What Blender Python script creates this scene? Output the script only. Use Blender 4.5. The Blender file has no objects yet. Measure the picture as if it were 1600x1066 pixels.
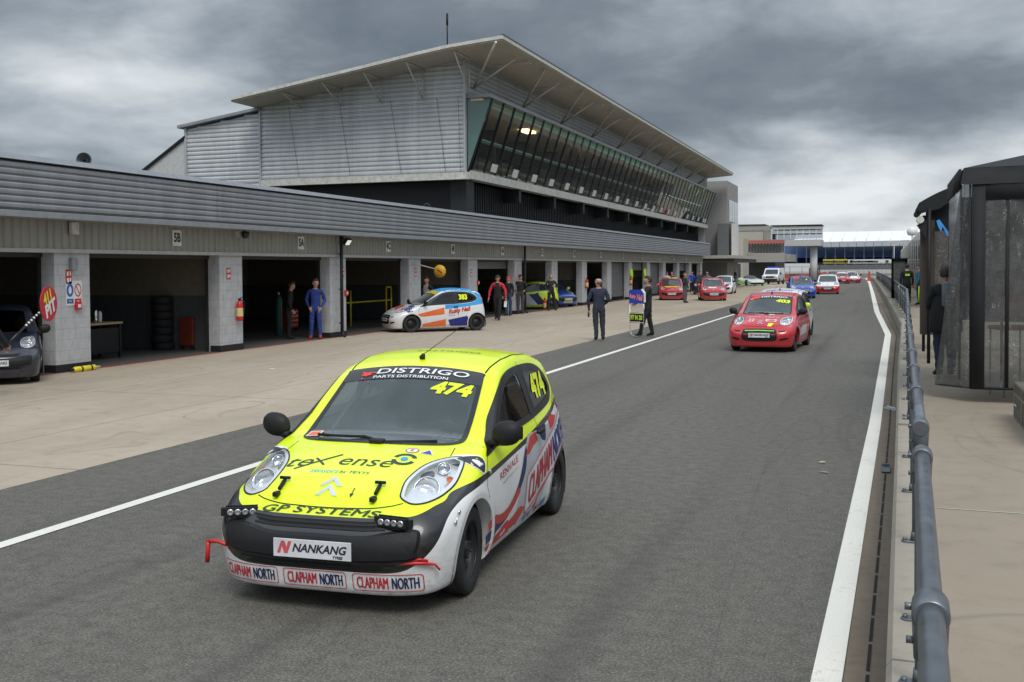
import bpy, bmesh, math, random
import numpy as np
from mathutils import Vector, Matrix
from math import radians as R, pi, sin, cos

# ================================================================ camera
sc = bpy.context.scene
CAM_H = 2.12; FPX = 1650.0; PCX = 800.0; PCY = 468.0
CR = np.array([[0.94237, 0.33452, -0.006], [-0.00418, 0.02968, 0.99955], [0.33455, -0.94192, 0.02937]])
cd = bpy.data.cameras.new('camera'); cam = bpy.data.objects.new('camera', cd); sc.collection.objects.link(cam)
cd.sensor_width = 36; cd.sensor_fit = 'HORIZONTAL'; cd.lens = 36*FPX/1600; cd.shift_y = -65/1600
cd.clip_start = .05; cd.clip_end = 4000
m = Matrix.Identity(4)
for i in range(3):
    for j in range(3): m[i][j] = CR[j][i]
m.translation = Vector((0, 0, CAM_H)); cam.matrix_world = m
sc.camera = cam

# ================================================================ sky, sun, exposure
SUN_EL, SUN_AZ = R(52), R(150)      # azimuth from +Y clockwise: behind the camera, to the right
w = bpy.data.worlds.new('World'); sc.world = w; w.use_nodes = True
nt = w.node_tree; nt.nodes.clear()
def N(t, **k):
    n = nt.nodes.new(t)
    for a, b in k.items(): setattr(n, a, b)
    return n
def Lk(a, b): nt.links.new(a, b)
out = N('ShaderNodeOutputWorld'); bgc = N('ShaderNodeBackground'); bgn = N('ShaderNodeBackground'); add = N('ShaderNodeAddShader')
sky = N('ShaderNodeTexSky', sky_type='NISHITA'); sky.sun_disc = False; sky.sun_elevation = SUN_EL; sky.sun_rotation = SUN_AZ
Lk(sky.outputs[0], bgn.inputs[0]); bgn.inputs[1].default_value = .006
tc = N('ShaderNodeTexCoord'); sp = N('ShaderNodeSeparateXYZ'); Lk(tc.outputs['Generated'], sp.inputs[0])
def M(op, a, b=None, c=None, clamp=False):
    n = N('ShaderNodeMath', operation=op, use_clamp=clamp)
    for i, v in enumerate((a, b, c)):
        if v is None: continue
        if isinstance(v, (int, float)): n.inputs[i].default_value = v
        else: Lk(v, n.inputs[i])
    return n.outputs[0]
zc = M('MAXIMUM', sp.outputs[2], 0.0)
den = M('ADD', zc, .26)
cb = N('ShaderNodeCombineXYZ'); Lk(M('DIVIDE', sp.outputs[0], den), cb.inputs[0]); Lk(M('DIVIDE', sp.outputs[1], den), cb.inputs[1])
def noise(scale, det, rough, off, dist=0.0):
    mp = N('ShaderNodeMapping'); mp.inputs['Location'].default_value = off; Lk(cb.outputs[0], mp.inputs[0])
    n = N('ShaderNodeTexNoise'); Lk(mp.outputs[0], n.inputs['Vector']); n.inputs['Scale'].default_value = scale
    n.inputs['Detail'].default_value = det; n.inputs['Roughness'].default_value = rough; n.inputs['Distortion'].default_value = dist
    return n.outputs[0]
n1 = noise(1.5, 6, .50, (3.1, 7.7, 0), .25); n2 = noise(4.2, 8, .55, (11.3, 2.2, 0), .3)
mixn = M('ADD', M('MULTIPLY', n1, .74), M('MULTIPLY', n2, .25))
# dark bank of cloud high on the right of the lane, pale break low above the far end of the lane
azr = M('ARCTAN2', sp.outputs[0], sp.outputs[1])
def bump(v, c, wd): 
    t = M('DIVIDE', M('SUBTRACT', v, c), wd); return M('POWER', 2.718, M('MULTIPLY', M('MULTIPLY', t, t), -1.0))
dark = M('MULTIPLY', bump(azr, -.03, .33), bump(sp.outputs[2], .17, .065))
pale = M('MULTIPLY', bump(azr, .05, .34), bump(sp.outputs[2], .05, .055))
pale2 = M('MULTIPLY', bump(azr, -.62, .22), bump(sp.outputs[2], .17, .07))
v = M('ADD', M('ADD', mixn, M('MULTIPLY', dark, -.12)), M('ADD', M('MULTIPLY', pale, .20), M('MULTIPLY', pale2, .015)))
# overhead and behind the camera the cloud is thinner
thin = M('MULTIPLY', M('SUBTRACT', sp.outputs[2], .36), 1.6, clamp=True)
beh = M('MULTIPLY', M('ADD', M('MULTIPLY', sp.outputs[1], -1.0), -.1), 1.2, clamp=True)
ramp = N('ShaderNodeValToRGB'); Lk(v, ramp.inputs[0])
e = ramp.color_ramp.elements
e[0].position = .34; e[0].color = (.115, .138, .168, 1)
e[1].position = .74; e[1].color = (.66, .69, .71, 1)
for p, c in ((.43, (.165, .19, .22, 1)), (.50, (.25, .285, .32, 1)), (.57, (.36, .395, .43, 1)), (.64, (.50, .535, .56, 1))):
    k = e.new(p); k.color = c
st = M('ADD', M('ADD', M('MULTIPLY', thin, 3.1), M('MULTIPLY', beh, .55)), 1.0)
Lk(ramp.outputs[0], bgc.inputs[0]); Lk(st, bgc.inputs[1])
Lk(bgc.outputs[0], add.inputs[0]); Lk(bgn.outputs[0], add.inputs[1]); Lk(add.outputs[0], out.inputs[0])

sl = bpy.data.lights.new('sun', 'SUN'); sl.energy = 1.5; sl.angle = R(25); sl.color = (1, .95, .87)
so = bpy.data.objects.new('sun', sl); sc.collection.objects.link(so)
sd = Vector((sin(SUN_AZ)*cos(SUN_EL), cos(SUN_AZ)*cos(SUN_EL), sin(SUN_EL)))
so.rotation_euler = sd.to_track_quat('Z', 'Y').to_euler(); so.location = sd*50+Vector((0, 20, 0))
sc.view_settings.view_transform = 'Standard'; sc.view_settings.look = 'None'; sc.view_settings.gamma = 1
sc.view_settings.exposure = 0.22
sc.cycles.max_bounces = 6; sc.cycles.transparent_max_bounces = 12; sc.cycles.use_denoising = True

# ================================================================ helpers
def px(x, y, X=None, Y=None, z=None):
    """a point of the place found in the photograph (1600 px wide), on a plane X=, Y= or z="""
    r = CR.T @ np.array([x-PCX, -(y-PCY), -FPX])
    t = X/r[0] if X is not None else Y/r[1] if Y is not None else (z-CAM_H)/r[2]
    return Vector((r[0]*t, r[1]*t, CAM_H+r[2]*t))
def tag(o, label=None, cat=None, group=None, kind=None):
    if label: o['label'] = label
    if cat: o['category'] = cat
    if group: o['group'] = group
    if kind: o['kind'] = kind
    return o
def empty(name, loc=(0, 0, 0), rz=0, **k):
    o = bpy.data.objects.new(name, None); sc.collection.objects.link(o); o.location = loc; o.rotation_euler = (0, 0, rz)
    o.empty_display_size = .2
    return tag(o, **k)
def link(name, me, mat=None, parent=None):
    o = bpy.data.objects.new(name, me); sc.collection.objects.link(o)
    if parent is not None: o.parent = parent
    if mat is not None:
        if not me.materials: me.materials.append(mat)
        o.material_slots[0].link = 'OBJECT'; o.material_slots[0].material = mat
    return o
def copy_tree(o, parent=None):
    c = o.copy(); sc.collection.objects.link(c)
    if parent is not None: c.parent = parent
    for ch in list(o.children): copy_tree(ch, c)
    return c
class MB:
    def __init__(s): s.v = []; s.f = []; s.mi = []; s.cur = 0; s.sm = []; s.smooth = False
    def add(s, vs, fs):
        b = len(s.v); s.v += [tuple(v) for v in vs]; s.f += [tuple(b+i for i in f) for f in fs]
        s.mi += [s.cur]*len(fs); s.sm += [s.smooth]*len(fs); return s
    def box(s, x0, x1, y0, y1, z0, z1, M_=None):
        vs = [Vector((x, y, z)) for x in (x0, x1) for y in (y0, y1) for z in (z0, z1)]
        if M_ is not None: vs = [M_ @ v for v in vs]
        return s.add(vs, [(0, 1, 3, 2), (4, 6, 7, 5), (0, 4, 5, 1), (2, 3, 7, 6), (0, 2, 6, 4), (1, 5, 7, 3)])
    def cbox(s, c, d, M_=None):
        return s.box(c[0]-d[0]/2, c[0]+d[0]/2, c[1]-d[1]/2, c[1]+d[1]/2, c[2]-d[2]/2, c[2]+d[2]/2, M_)
    def rbox(s, c, d, r=.02, M_=None, n=3):
        """box with its vertical edges rounded and top edge softened"""
        hx, hy = d[0]/2, d[1]/2; r = min(r, hx*.98, hy*.98); pts = []
        for cx_, cy_, a0 in ((hx-r, hy-r, 0), (-hx+r, hy-r, 90), (-hx+r, -hy+r, 180), (hx-r, -hy+r, 270)):
            for i in range(n+1):
                a = R(a0+90*i/n); pts.append((cx_+r*cos(a), cy_+r*sin(a)))
        rr = min(r, d[2]*.3); rings = [(-d[2]/2, 1-rr*.6/max(hx, hy)), (-d[2]/2+rr*.6, 1), (d[2]/2-rr*.6, 1), (d[2]/2, 1-rr*.6/max(hx, hy))]
        vs = []; k = len(pts)
        for z, sc_ in rings: vs += [Vector((c[0]+p[0]*sc_, c[1]+p[1]*sc_, c[2]+z)) for p in pts]
        if M_ is not None: vs = [M_ @ v for v in vs]
        fs = [(j*k+i, j*k+(i+1) % k, (j+1)*k+(i+1) % k, (j+1)*k+i) for j in range(3) for i in range(k)]
        fs += [tuple(reversed(range(k))), tuple(range(3*k, 4*k))]
        return s.add(vs, fs)
    def tube(s, p, r, n=10, closed=False):
        """tube along a list of points; r one radius or one per point"""
        P = [Vector(q) for q in p]; rs = [r]*len(P) if isinstance(r, (int, float)) else r
        vs = []; up = None
        for i, q in enumerate(P):
            t = (P[min(i+1, len(P)-1)]-P[max(i-1, 0)]).normalized()
            if up is None: up = Vector((0, 0, 1)) if abs(t.z) < .9 else Vector((0, 1, 0))
            a = t.cross(up).normalized(); b = a.cross(t).normalized(); up = b
            vs += [q+(a*cos(2*pi*j/n)+b*sin(2*pi*j/n))*rs[i] for j in range(n)]
        fs = [(i*n+j, i*n+(j+1) % n, (i+1)*n+(j+1) % n, (i+1)*n+j) for i in range(len(P)-1) for j in range(n)]
        sm = s.smooth; s.smooth = True; s.add(vs, fs); b = len(s.v)-len(vs); s.smooth = False
        s.f += [tuple(b+j for j in reversed(range(n))), tuple(b+(len(P)-1)*n+j for j in range(n))]
        s.mi += [s.cur]*2; s.sm += [False]*2; s.smooth = sm; return s
    def cyl(s, c, r, h, ax='z', n=20):
        d = dict(x=Vector((1, 0, 0)), y=Vector((0, 1, 0)), z=Vector((0, 0, 1)))[ax]; c = Vector(c)
        return s.tube([c-d*h/2, c+d*h/2], r, n)
    def lathe(s, prof, c=(0, 0, 0), ax='y', n=32):
        """profile of (radius, along) revolved"""
        vs = []; k = len(prof); c = Vector(c)
        for i in range(n):
            a = 2*pi*i/n
            for r_, h in prof:
                if ax == 'y': q = Vector((r_*cos(a), h, r_*sin(a)))
                elif ax == 'x': q = Vector((h, r_*cos(a), r_*sin(a)))
                else: q = Vector((r_*cos(a), r_*sin(a), h))
                vs.append(c+q)
        fs = [(i*k+j, ((i+1) % n)*k+j, ((i+1) % n)*k+j+1, i*k+j+1) for i in range(n) for j in range(k-1)]
        sm = s.smooth; s.smooth = True; s.add(vs, fs); s.smooth = sm; return s
    def prism(s, poly, f0, f1):
        """polygon given in 2D, extruded; f0/f1 map (a,b) to 3D"""
        k = len(poly); vs = [f0(*q) for q in poly]+[f1(*q) for q in poly]
        return s.add(vs, [tuple(range(k)), tuple(reversed(range(k, 2*k)))]+[(i, i+k, (i+1) % k+k, (i+1) % k) for i in range(k)])
    def quad(s, a, b, c, d): return s.add([a, b, c, d], [(0, 1, 2, 3)])
    def mesh(s, name, fix=True):
        me = bpy.data.meshes.new(name); me.from_pydata(s.v, [], s.f)
        me.polygons.foreach_set('material_index', s.mi); me.polygons.foreach_set('use_smooth', s.sm)
        if fix:
            bm = bmesh.new(); bm.from_mesh(me); bmesh.ops.recalc_face_normals(bm, faces=bm.faces); bm.to_mesh(me); bm.free()
        me.update(); return me
    def build(s, name, mat, parent=None, fix=True, loc=None, rz=None, bevel=0):
        mats = mat if isinstance(mat, (list, tuple)) else [mat]
        me = s.mesh(name, fix)
        for q in mats: me.materials.append(q)
        o = bpy.data.objects.new(name, me); sc.collection.objects.link(o)
        if parent is not None: o.parent = parent
        if loc is not None: o.location = loc
        if rz is not None: o.rotation_euler = (0, 0, rz)
        if bevel:
            b = o.modifiers.new('bevel', 'BEVEL'); b.width = bevel; b.segments = 2; b.limit_method = 'ANGLE'; b.angle_limit = R(40)
        return o

# ================================================================ materials
class MN:
    """small node graph writer"""
    def __init__(s, name):
        s.m = bpy.data.materials.new(name); s.m.use_nodes = True; s.t = s.m.node_tree; s.b = s.t.nodes['Principled BSDF']; s.o = s.t.nodes['Material Output']
        s.tc = None
    def n(s, t, **k):
        q = s.t.nodes.new(t)
        for a, b in k.items(): setattr(q, a, b)
        return q
    def l(s, a, b): s.t.links.new(a, b)
    def co(s, kind='Object', scale=(1, 1, 1), rot=(0, 0, 0), loc=(0, 0, 0)):
        if s.tc is None: s.tc = s.n('ShaderNodeTexCoord')
        mp = s.n('ShaderNodeMapping'); mp.inputs['Scale'].default_value = scale; mp.inputs['Rotation'].default_value = rot; mp.inputs['Location'].default_value = loc
        s.l(s.tc.outputs[kind], mp.inputs[0]); return mp.outputs[0]
    def noise(s, vec, scale, det=4, rough=.55, dist=0):
        q = s.n('ShaderNodeTexNoise'); q.inputs['Scale'].default_value = scale; q.inputs['Detail'].default_value = det
        q.inputs['Roughness'].default_value = rough; q.inputs['Distortion'].default_value = dist; s.l(vec, q.inputs['Vector']); return q.outputs[0]
    def math(s, op, a, b=None, c=None, clamp=False):
        q = s.n('ShaderNodeMath', operation=op, use_clamp=clamp)
        for i, v in enumerate((a, b, c)):
            if v is None: continue
            if isinstance(v, (int, float)): q.inputs[i].default_value = v
            else: s.l(v, q.inputs[i])
        return q.outputs[0]
    def rng(s, v, a, b, c=0, d=1):
        q = s.n('ShaderNodeMapRange'); s.l(v, q.inputs[0])
        for i, k in enumerate((a, b, c, d)): q.inputs[i+1].default_value = k
        return q.outputs[0]
    def mix(s, f, a, b, mode='MIX'):
        q = s.n('ShaderNodeMix', data_type='RGBA', blend_type=mode)
        for i, v in ((0, f), (6, a), (7, b)):
            if isinstance(v, (int, float)): q.inputs[i].default_value = v
            elif isinstance(v, (tuple, list)): q.inputs[i].default_value = (*v[:3], 1)
            else: s.l(v, q.inputs[i])
        return q.outputs[2]
    def bump(s, h, st=.3, dist=.01):
        q = s.n('ShaderNodeBump'); q.inputs['Strength'].default_value = st; q.inputs['Distance'].default_value = dist; s.l(h, q.inputs['Height']); s.l(q.outputs[0], s.b.inputs['Normal'])
    def sep(s, vec):
        q = s.n('ShaderNodeSeparateXYZ'); s.l(vec, q.inputs[0]); return q.outputs
    def set(s, **k):
        for a, v in k.items():
            i = s.b.inputs[a.replace('_', ' ')]
            if isinstance(v, (int, float)): i.default_value = v
            elif isinstance(v, (tuple, list)): i.default_value = (*v[:3], 1)
            else: s.l(v, i)
        return s
MATS = {}
def flat(name, col, rough=.5, metal=0, var=.12, scale=6, coat=0, spec=None, bump=0, emit=None):
    """paint/plastic/cloth with slight mottling"""
    if name in MATS: return MATS[name]
    g = MN(name); n = g.noise(g.co(), scale, 5)
    c = g.mix(g.rng(n, .3, .7), [max(0, q*(1-var)) for q in col], [min(1, q*(1+var)) for q in col])
    g.set(Base_Color=c, Roughness=g.rng(n, .3, .7, max(.02, rough-.06), min(1, rough+.06)), Metallic=metal)
    if coat: g.set(Coat_Weight=coat, Coat_Roughness=.04)
    if spec is not None: g.set(Specular_IOR_Level=spec)
    if bump: g.bump(g.noise(g.co(), scale*8, 3), bump, .01)
    if emit: g.set(Emission_Color=col, Emission_Strength=emit)
    MATS[name] = g.m; return g.m
# ---------------------------------------------------------------- setting materials
def mat_asphalt():
    g = MN('asphalt'); c = g.co(); s = g.sep(c)
    fine = g.noise(c, 62, 5, .8); mid = g.noise(c, 9, 5, .6); big = g.noise(g.co(scale=(.5, .07, 1)), 1.0, 5, .6, .6)
    base = g.mix(g.rng(big, .35, .65), (.090, .084, .071), (.126, .118, .100))
    base = g.mix(g.rng(mid, .35, .7), base, (.072, .068, .058))
    base = g.mix(g.rng(fine, .50, .70), base, (.29, .27, .23)); base = g.mix(g.rng(fine, .46, .34), base, (.030, .029, .027))
    # darker rubber lines along the lane
    wx = g.math('ADD', s[0], g.math('MULTIPLY', g.noise(g.co(scale=(.2, .02, 1)), 1, 3), 1.6))
    rub = g.math('POWER', g.math('ABSOLUTE', g.math('SINE', g.math('MULTIPLY', wx, 1.9))), 26)
    rub = g.math('MULTIPLY', rub, g.rng(g.noise(g.co(scale=(1.2, .05, 1)), 1.2, 4), .42, .62))
    base = g.mix(g.math('MULTIPLY', rub, .40), base, (.035, .034, .033))
    # curved scuffs
    sc_ = g.noise(g.co(scale=(.5, .07, 1), rot=(0, 0, .12)), 1.3, 2, .5, .8)
    sc_ = g.math('SUBTRACT', 1.0, g.rng(g.math('ABSOLUTE', g.math('SUBTRACT', sc_, .5)), 0, .006))
    base = g.mix(g.math('MULTIPLY', g.math('MAXIMUM', sc_, 0), .30), base, (.045, .044, .043))
    g.set(Base_Color=base, Roughness=g.rng(mid, .3, .7, .72, .9)); g.bump(fine, .55, .006); return g.m
def mat_concrete(name, a, b, joints=True, scale=1.0, marks=.35):
    g = MN(name); c = g.co(); s = g.sep(c)
    big = g.noise(g.co(scale=(.35, .12, 1)), 1.2, 6, .6, .5); fine = g.noise(c, 90*scale, 4, .7); mid = g.noise(c, 3.5*scale, 6, .62)
    base = g.mix(g.rng(big, .33, .67), a, b)
    base = g.mix(g.math('MULTIPLY', g.rng(mid, .5, .75), .45), base, [q*.72 for q in a])
    base = g.mix(g.math('MULTIPLY', g.rng(fine, .5, .72), .4), base, [min(1, q*1.35) for q in b])
    sc_ = g.noise(g.co(scale=(.28, .10, 1), rot=(0, 0, -.25)), 1.4, 2.0, .5, 1.0)
    sc_ = g.math('SUBTRACT', 1.0, g.rng(g.math('ABSOLUTE', g.math('SUBTRACT', sc_, .52)), 0, .007))
    sc_ = g.math('MULTIPLY', g.math('MAXIMUM', sc_, 0), g.rng(big, .4, .6))
    base = g.mix(g.math('MULTIPLY', sc_, marks*1.6), base, [q*.42 for q in a])
    if joints:
        for ax, per in ((1, 6.0), (0, 4.1)):
            f = g.math('FRACT', g.math('DIVIDE', s[ax], per)); d = g.math('LESS_THAN', g.math('ABSOLUTE', g.math('SUBTRACT', f, .5)), .004 if ax == 0 else .003)
            base = g.mix(g.math('MULTIPLY', d, .55), base, [q*.35 for q in a])
    g.set(Base_Color=base, Roughness=g.rng(mid, .3, .7, .8, .95)); g.bump(fine, .4, .004); return g.m
def mat_line(name='line_paint', col=(.80, .775, .70), wear=.22):
    g = MN(name); c = g.co(); n = g.noise(c, 26, 7, .72); n2 = g.noise(c, 150, 3, .7); n3 = g.noise(c, 1.3, 4)
    base = g.mix(g.rng(n2, .45, .7), col, [q*.68 for q in col])
    base = g.mix(g.math('MULTIPLY', g.rng(g.math('ADD', n, g.math('MULTIPLY', n3, .4)), .76, .92), wear*2, clamp=True), base, (.15, .145, .13))
    g.set(Base_Color=base, Roughness=.75); g.bump(n2, .3, .004); return g.m
def mat_clad(name, col, period, axis=2, ratio=.35, dark=.42, rough=.45, metal=.35, panel=None, bumpd=.03):
    """profiled metal cladding: ribs come from real geometry; here only sheet tone, dirt streaks and panel joints"""
    g = MN(name); c = g.co(); s = g.sep(c)
    n = g.noise(g.co(scale=(1, 1, .25)), 2.2, 6, .6); n2 = g.noise(g.co(scale=(3, 3, .12)), 4, 4, .6)
    base = g.mix(g.rng(n, .3, .7), [q*.86 for q in col], [q*1.08 for q in col])
    base = g.mix(g.math('MULTIPLY', g.rng(n2, .5, .75), .3), base, [q*.62 for q in col])
    if panel:
        f = g.math('FRACT', g.math('DIVIDE', s[panel[0]], panel[1])); d = g.math('LESS_THAN', f, .006)
        base = g.mix(g.math('MULTIPLY', d, .5), base, [q*.45 for q in col])
    g.set(Base_Color=base, Roughness=rough, Metallic=metal); return g.m
def mat_block():
    g = MN('painted_blockwork'); c = g.co(); s = g.sep(c)
    zz = g.math('DIVIDE', s[2], .225); row = g.math('FLOOR', zz); fz = g.math('FRACT', zz)
    yy = g.math('ADD', g.math('DIVIDE', g.math('ADD', s[1], s[0]), .45), g.math('MULTIPLY', g.math('MODULO', row, 2.0), .5)); fy = g.math('FRACT', yy)
    j = g.math('MAXIMUM', g.math('LESS_THAN', fz, .055), g.math('LESS_THAN', fy, .028))
    n = g.noise(c, 5, 6, .6); n2 = g.noise(g.co(scale=(1, 1, .3)), 9, 5)
    base = g.mix(g.rng(n, .3, .7), (.42, .425, .44), (.50, .505, .52)); base = g.mix(g.math('MULTIPLY', g.rng(n2, .52, .75), .35), base, (.2, .19, .17))
    base = g.mix(g.math('MULTIPLY', j, .35), base, (.22, .22, .22))
    g.set(Base_Color=base, Roughness=.75)
    g.bump(g.math('ADD', g.math('MULTIPLY', j, -1.0), g.math('MULTIPLY', g.noise(c, 60, 3), .25)), .5, .006); return g.m
def mat_glass(name, tint=(.35, .42, .40), rough=.01, boost=1.0, body=.0, bodycol=(.1, .12, .12)):
    """thin pane: tinted transmission plus fresnel mirror"""
    g = MN(name); g.t.nodes.remove(g.b)
    tr = g.n('ShaderNodeBsdfTransparent'); tr.inputs[0].default_value = (*tint, 1)
    gl = g.n('ShaderNodeBsdfGlossy'); gl.inputs['Roughness'].default_value = rough; gl.inputs['Color'].default_value = (.95, .97, 1, 1)
    df = g.n('ShaderNodeBsdfDiffuse'); df.inputs[0].default_value = (*bodycol, 1)
    lw = g.n('ShaderNodeLayerWeight'); lw.inputs[0].default_value = .5; fr = g.n('ShaderNodeMath', operation='MULTIPLY_ADD'); g.l(g.math('POWER', lw.outputs['Facing'], 4.6), fr.inputs[0]); fr.inputs[1].default_value = .95; fr.inputs[2].default_value = .045
    m0 = g.n('ShaderNodeMixShader'); m0.inputs[0].default_value = body; g.l(tr.outputs[0], m0.inputs[1]); g.l(df.outputs[0], m0.inputs[2])
    m1 = g.n('ShaderNodeMixShader'); g.l(g.math('MULTIPLY', fr.outputs[0], boost, clamp=True), m1.inputs[0]); g.l(m0.outputs[0], m1.inputs[1]); g.l(gl.outputs[0], m1.inputs[2])
    g.l(m1.outputs[0], g.o.inputs[0]); return g.m

MA = mat_asphalt()
MC = mat_concrete('apron_concrete', (.325, .268, .200), (.43, .36, .278))
MW = mat_concrete('walkway_concrete', (.225, .185, .136), (.30, .248, .188), joints=False, marks=.2)
MK = mat_concrete('kerb_concrete', (.26, .23, .185), (.33, .295, .24), joints=False, scale=2, marks=0)
MG = mat_concrete('gutter_concrete', (.13, .10, .072), (.20, .162, .12), joints=False, scale=3, marks=0)
ML = mat_line(); MLT = mat_line('thin_line_paint', (.56, .53, .48), .6); MR = mat_line('red_line_paint', (.33, .055, .045), .7)
M_clad = mat_clad('grey_cladding', (.285, .295, .312), .2, panel=(1, 7.4))
M_clad2 = mat_clad('silver_cladding', (.56, .57, .585), .2, panel=(0, 3.2))
M_clad3 = mat_clad('silver_cladding_long', (.48, .49, .505), .2, panel=(1, 6.3))
M_trim = flat('grey_trim', (.27, .285, .31), .45, .2)
M_beam = mat_clad('beige_cladding', (.34, .33, .29), .2, panel=(1, 5.72))
M_beamtrim = flat('beige_trim', (.42, .42, .40), .6)
M_block = mat_block()
M_black = flat('black_cladding', (.016, .017, .019), .55)
M_blk2 = flat('black_plinth', (.012, .012, .013), .7)
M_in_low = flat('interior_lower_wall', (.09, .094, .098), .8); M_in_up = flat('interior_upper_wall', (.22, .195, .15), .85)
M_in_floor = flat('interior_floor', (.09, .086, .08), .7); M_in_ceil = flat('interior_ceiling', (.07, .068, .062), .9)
M_white = flat('white_paint', (.74, .74, .73), .45); M_offw = flat('weathered_white', (.55, .54, .50), .6, var=.2)
M_soffit = flat('soffit_panel', (.44, .405, .34), .7)
M_rod = flat('pale_steel_rod', (.52, .50, .46), .5, .1)
M_galv = flat('galvanised_steel', (.17, .185, .205), .5, .75, var=.3, scale=18)
M_red = flat('red_plastic', (.55, .02, .02), .35); M_redd = flat('dull_red', (.38, .03, .025), .5)
M_yel = flat('yellow_paint', (.75, .60, .02), .4); M_signw = flat('sign_white', (.72, .72, .70), .5); M_ink = flat('sign_ink', (.02, .02, .022), .5)
M_blue = flat('sign_blue', (.03, .12, .40), .5)
M_rubber = flat('tyre_rubber', (.018, .018, .019), .75, var=.25, scale=20, bump=.3)
M_steelw = flat('black_steel_wheel', (.022, .022, .024), .42, .3)
M_plastic = flat('black_plastic', (.014, .014, .015), .55, scale=30, bump=.12, spec=.3)
M_gloss = flat('gloss_black', (.012, .012, .014), .12)
M_seam = flat('panel_gap', (.01, .01, .01), .9)
M_chrome = flat('chrome', (.75, .76, .78), .12, 1.0)
M_sil = flat('silver_plastic', (.55, .56, .58), .22, .75)
M_amber = flat('amber_lens', (.75, .22, .05), .2)
M_skin = flat('skin', (.48, .27, .19), .55); M_hair = flat('dark_hair', (.035, .025, .02), .7); M_hairg = flat('grey_hair', (.13, .11, .10), .7)
M_glass = mat_glass('car_glass', (.66, .72, .70), boost=1.45, body=.20, bodycol=(.20, .26, .26))  # diffuse grey-green body stands for sky reflected in the windscreen
M_sglass = mat_glass('side_glass', (.30, .34, .33), boost=1.5)
M_lens = mat_glass('lamp_lens', (.95, .96, .97), boost=.9); M_dglass = mat_glass('tinted_glass', (.10, .12, .12), boost=.55); M_lsil = flat('lamp_silver', (.80, .81, .83), .25, .55)

# ================================================================ ground
def sheet(name, pts, mat, z=0.0, **k):
    mb = MB(); mb.add([(p[0], p[1], z if len(p) < 3 else p[2]) for p in pts], [tuple(range(len(pts)))])
    return tag(mb.build(name, mat, fix=True), **k)
def strip(name, L, Rr, mat, z, **k):
    """sheet between two polylines with matching points"""
    mb = MB(); n = len(L); mb.add([(p[0], p[1], z) for p in L]+[(p[0], p[1], z) for p in Rr], [(i, i+1, n+i+1, n+i) for i in range(n-1)])
    return tag(mb.build(name, mat), **k)
g_ = MN('far_ground'); c_ = g_.co(); n_ = g_.noise(c_, .05, 5)
g_.set(Base_Color=g_.mix(g_.rng(n_, .35, .65), (.075, .085, .045), (.11, .11, .07)), Roughness=.9)
sheet('ground', [(-900, -200), (900, -200), (900, 1500), (-900, 1500)], g_.m, -.03, kind='structure')
sheet('pit_lane', [(-8.1, -6), (3, -6), (3, 420), (-60, 420), (-60, 225), (-8.1, 150)], MA, 0.0, kind='structure')
sheet('circuit_track', [(9.5, -60), (24, -60), (24, 260), (9.5, 260)], MA, .004, kind='structure')
sheet('circuit_edge_line', [(9.0, -60), (9.5, -60), (9.5, 260), (9.0, 260)], ML, .006, kind='structure')
sheet('green_run_off', [(24, -60), (27, -60), (27, 260), (24, 260)], flat('green_paint', (.03, .22, .13), .7), .006, kind='structure')
sheet('circuit_far_line', [(23.6, -60), (24, -60), (24, 260), (23.6, 260)], ML, .008, kind='structure')
sheet('concrete_apron', [(-16.6, -4), (-8.1, -4), (-8.1, 150), (-30, 190), (-60, 190), (-60, 104), (-16.6, 104)], MC, .002, kind='structure')
strip('lane_boundary_line', [(-6.52, -6), (-6.52, 95)], [(-6.38, -6), (-6.38, 95)], ML, .006, kind='structure')
E1 = [(-.48, -6), (-.36, 5.5), (-.22, 14.8), (-.05, 34.6), (-.55, 52), (-1.25, 90), (-2.2, 140), (-3.6, 196), (-6, 205)]
E2 = [(-.32, -6), (-.21, 5.5), (-.07, 14.8), (.13, 34.7), (-.32, 52), (-.97, 90), (-1.9, 140), (-3.1, 196), (-6, 207)]
strip('pit_lane_edge_line', E1, E2, ML, .006, kind='structure')
# two thin lines on the apron and the red threshold line
def gl(x, y): p = px(x, y, z=0); return p.x, p.y
for nm, q0, q1, wd in (('apron_thin_line', (0, 618), (420, 557), .055), ('apron_thin_line', (98, 620), (420, 567), .055)):
    a = gl(*q0); b = gl(*q1); xm = (a[0]+b[0])/2
    strip(nm, [(xm, 8), (xm, 92)], [(xm+wd, 8), (xm+wd, 92)], MLT, .006, kind='structure')
strip('red_threshold_line', [(-16.32, 4), (-16.32, 101)], [(-16.14, 4), (-16.14, 101)], MR, .007, kind='structure')
# drain gutter, kerb, raised walkway
K0 = [(-.10, -6), (.0, 4.6), (.03, 6.9), (.08, 10.6), (.2, 20.9), (.41, 33.9), (.02, 60), (-.50, 90), (-1.5, 145), (-2.9, 200)]
def off(P, d): return [(p[0]+d, p[1]) for p in P]
def interp(P, y): return float(np.interp(y, [p[1] for p in P], [p[0] for p in P]))
ys = [p[1] for p in K0]
G0 = [(interp(E2, y)+.005, y) for y in ys]
strip('drain_gutter', G0, off(K0, .01), MG, .004, kind='structure')
mb = MB()
y = 2.0
while y < 60:
    xm = (interp(E2, y)+interp(K0, y))/2+.01; xn = (interp(E2, y+.45)+interp(K0, y+.45))/2+.01
    mb.add([(xm-.009, y, .009), (xm+.009, y, .009), (xn+.009, y+.41, .009), (xn-.009, y+.41, .009)], [(0, 1, 2, 3)]); y += .47
tag(mb.build('drain_slot', M_seam), kind='structure')
ZW = .40
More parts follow.
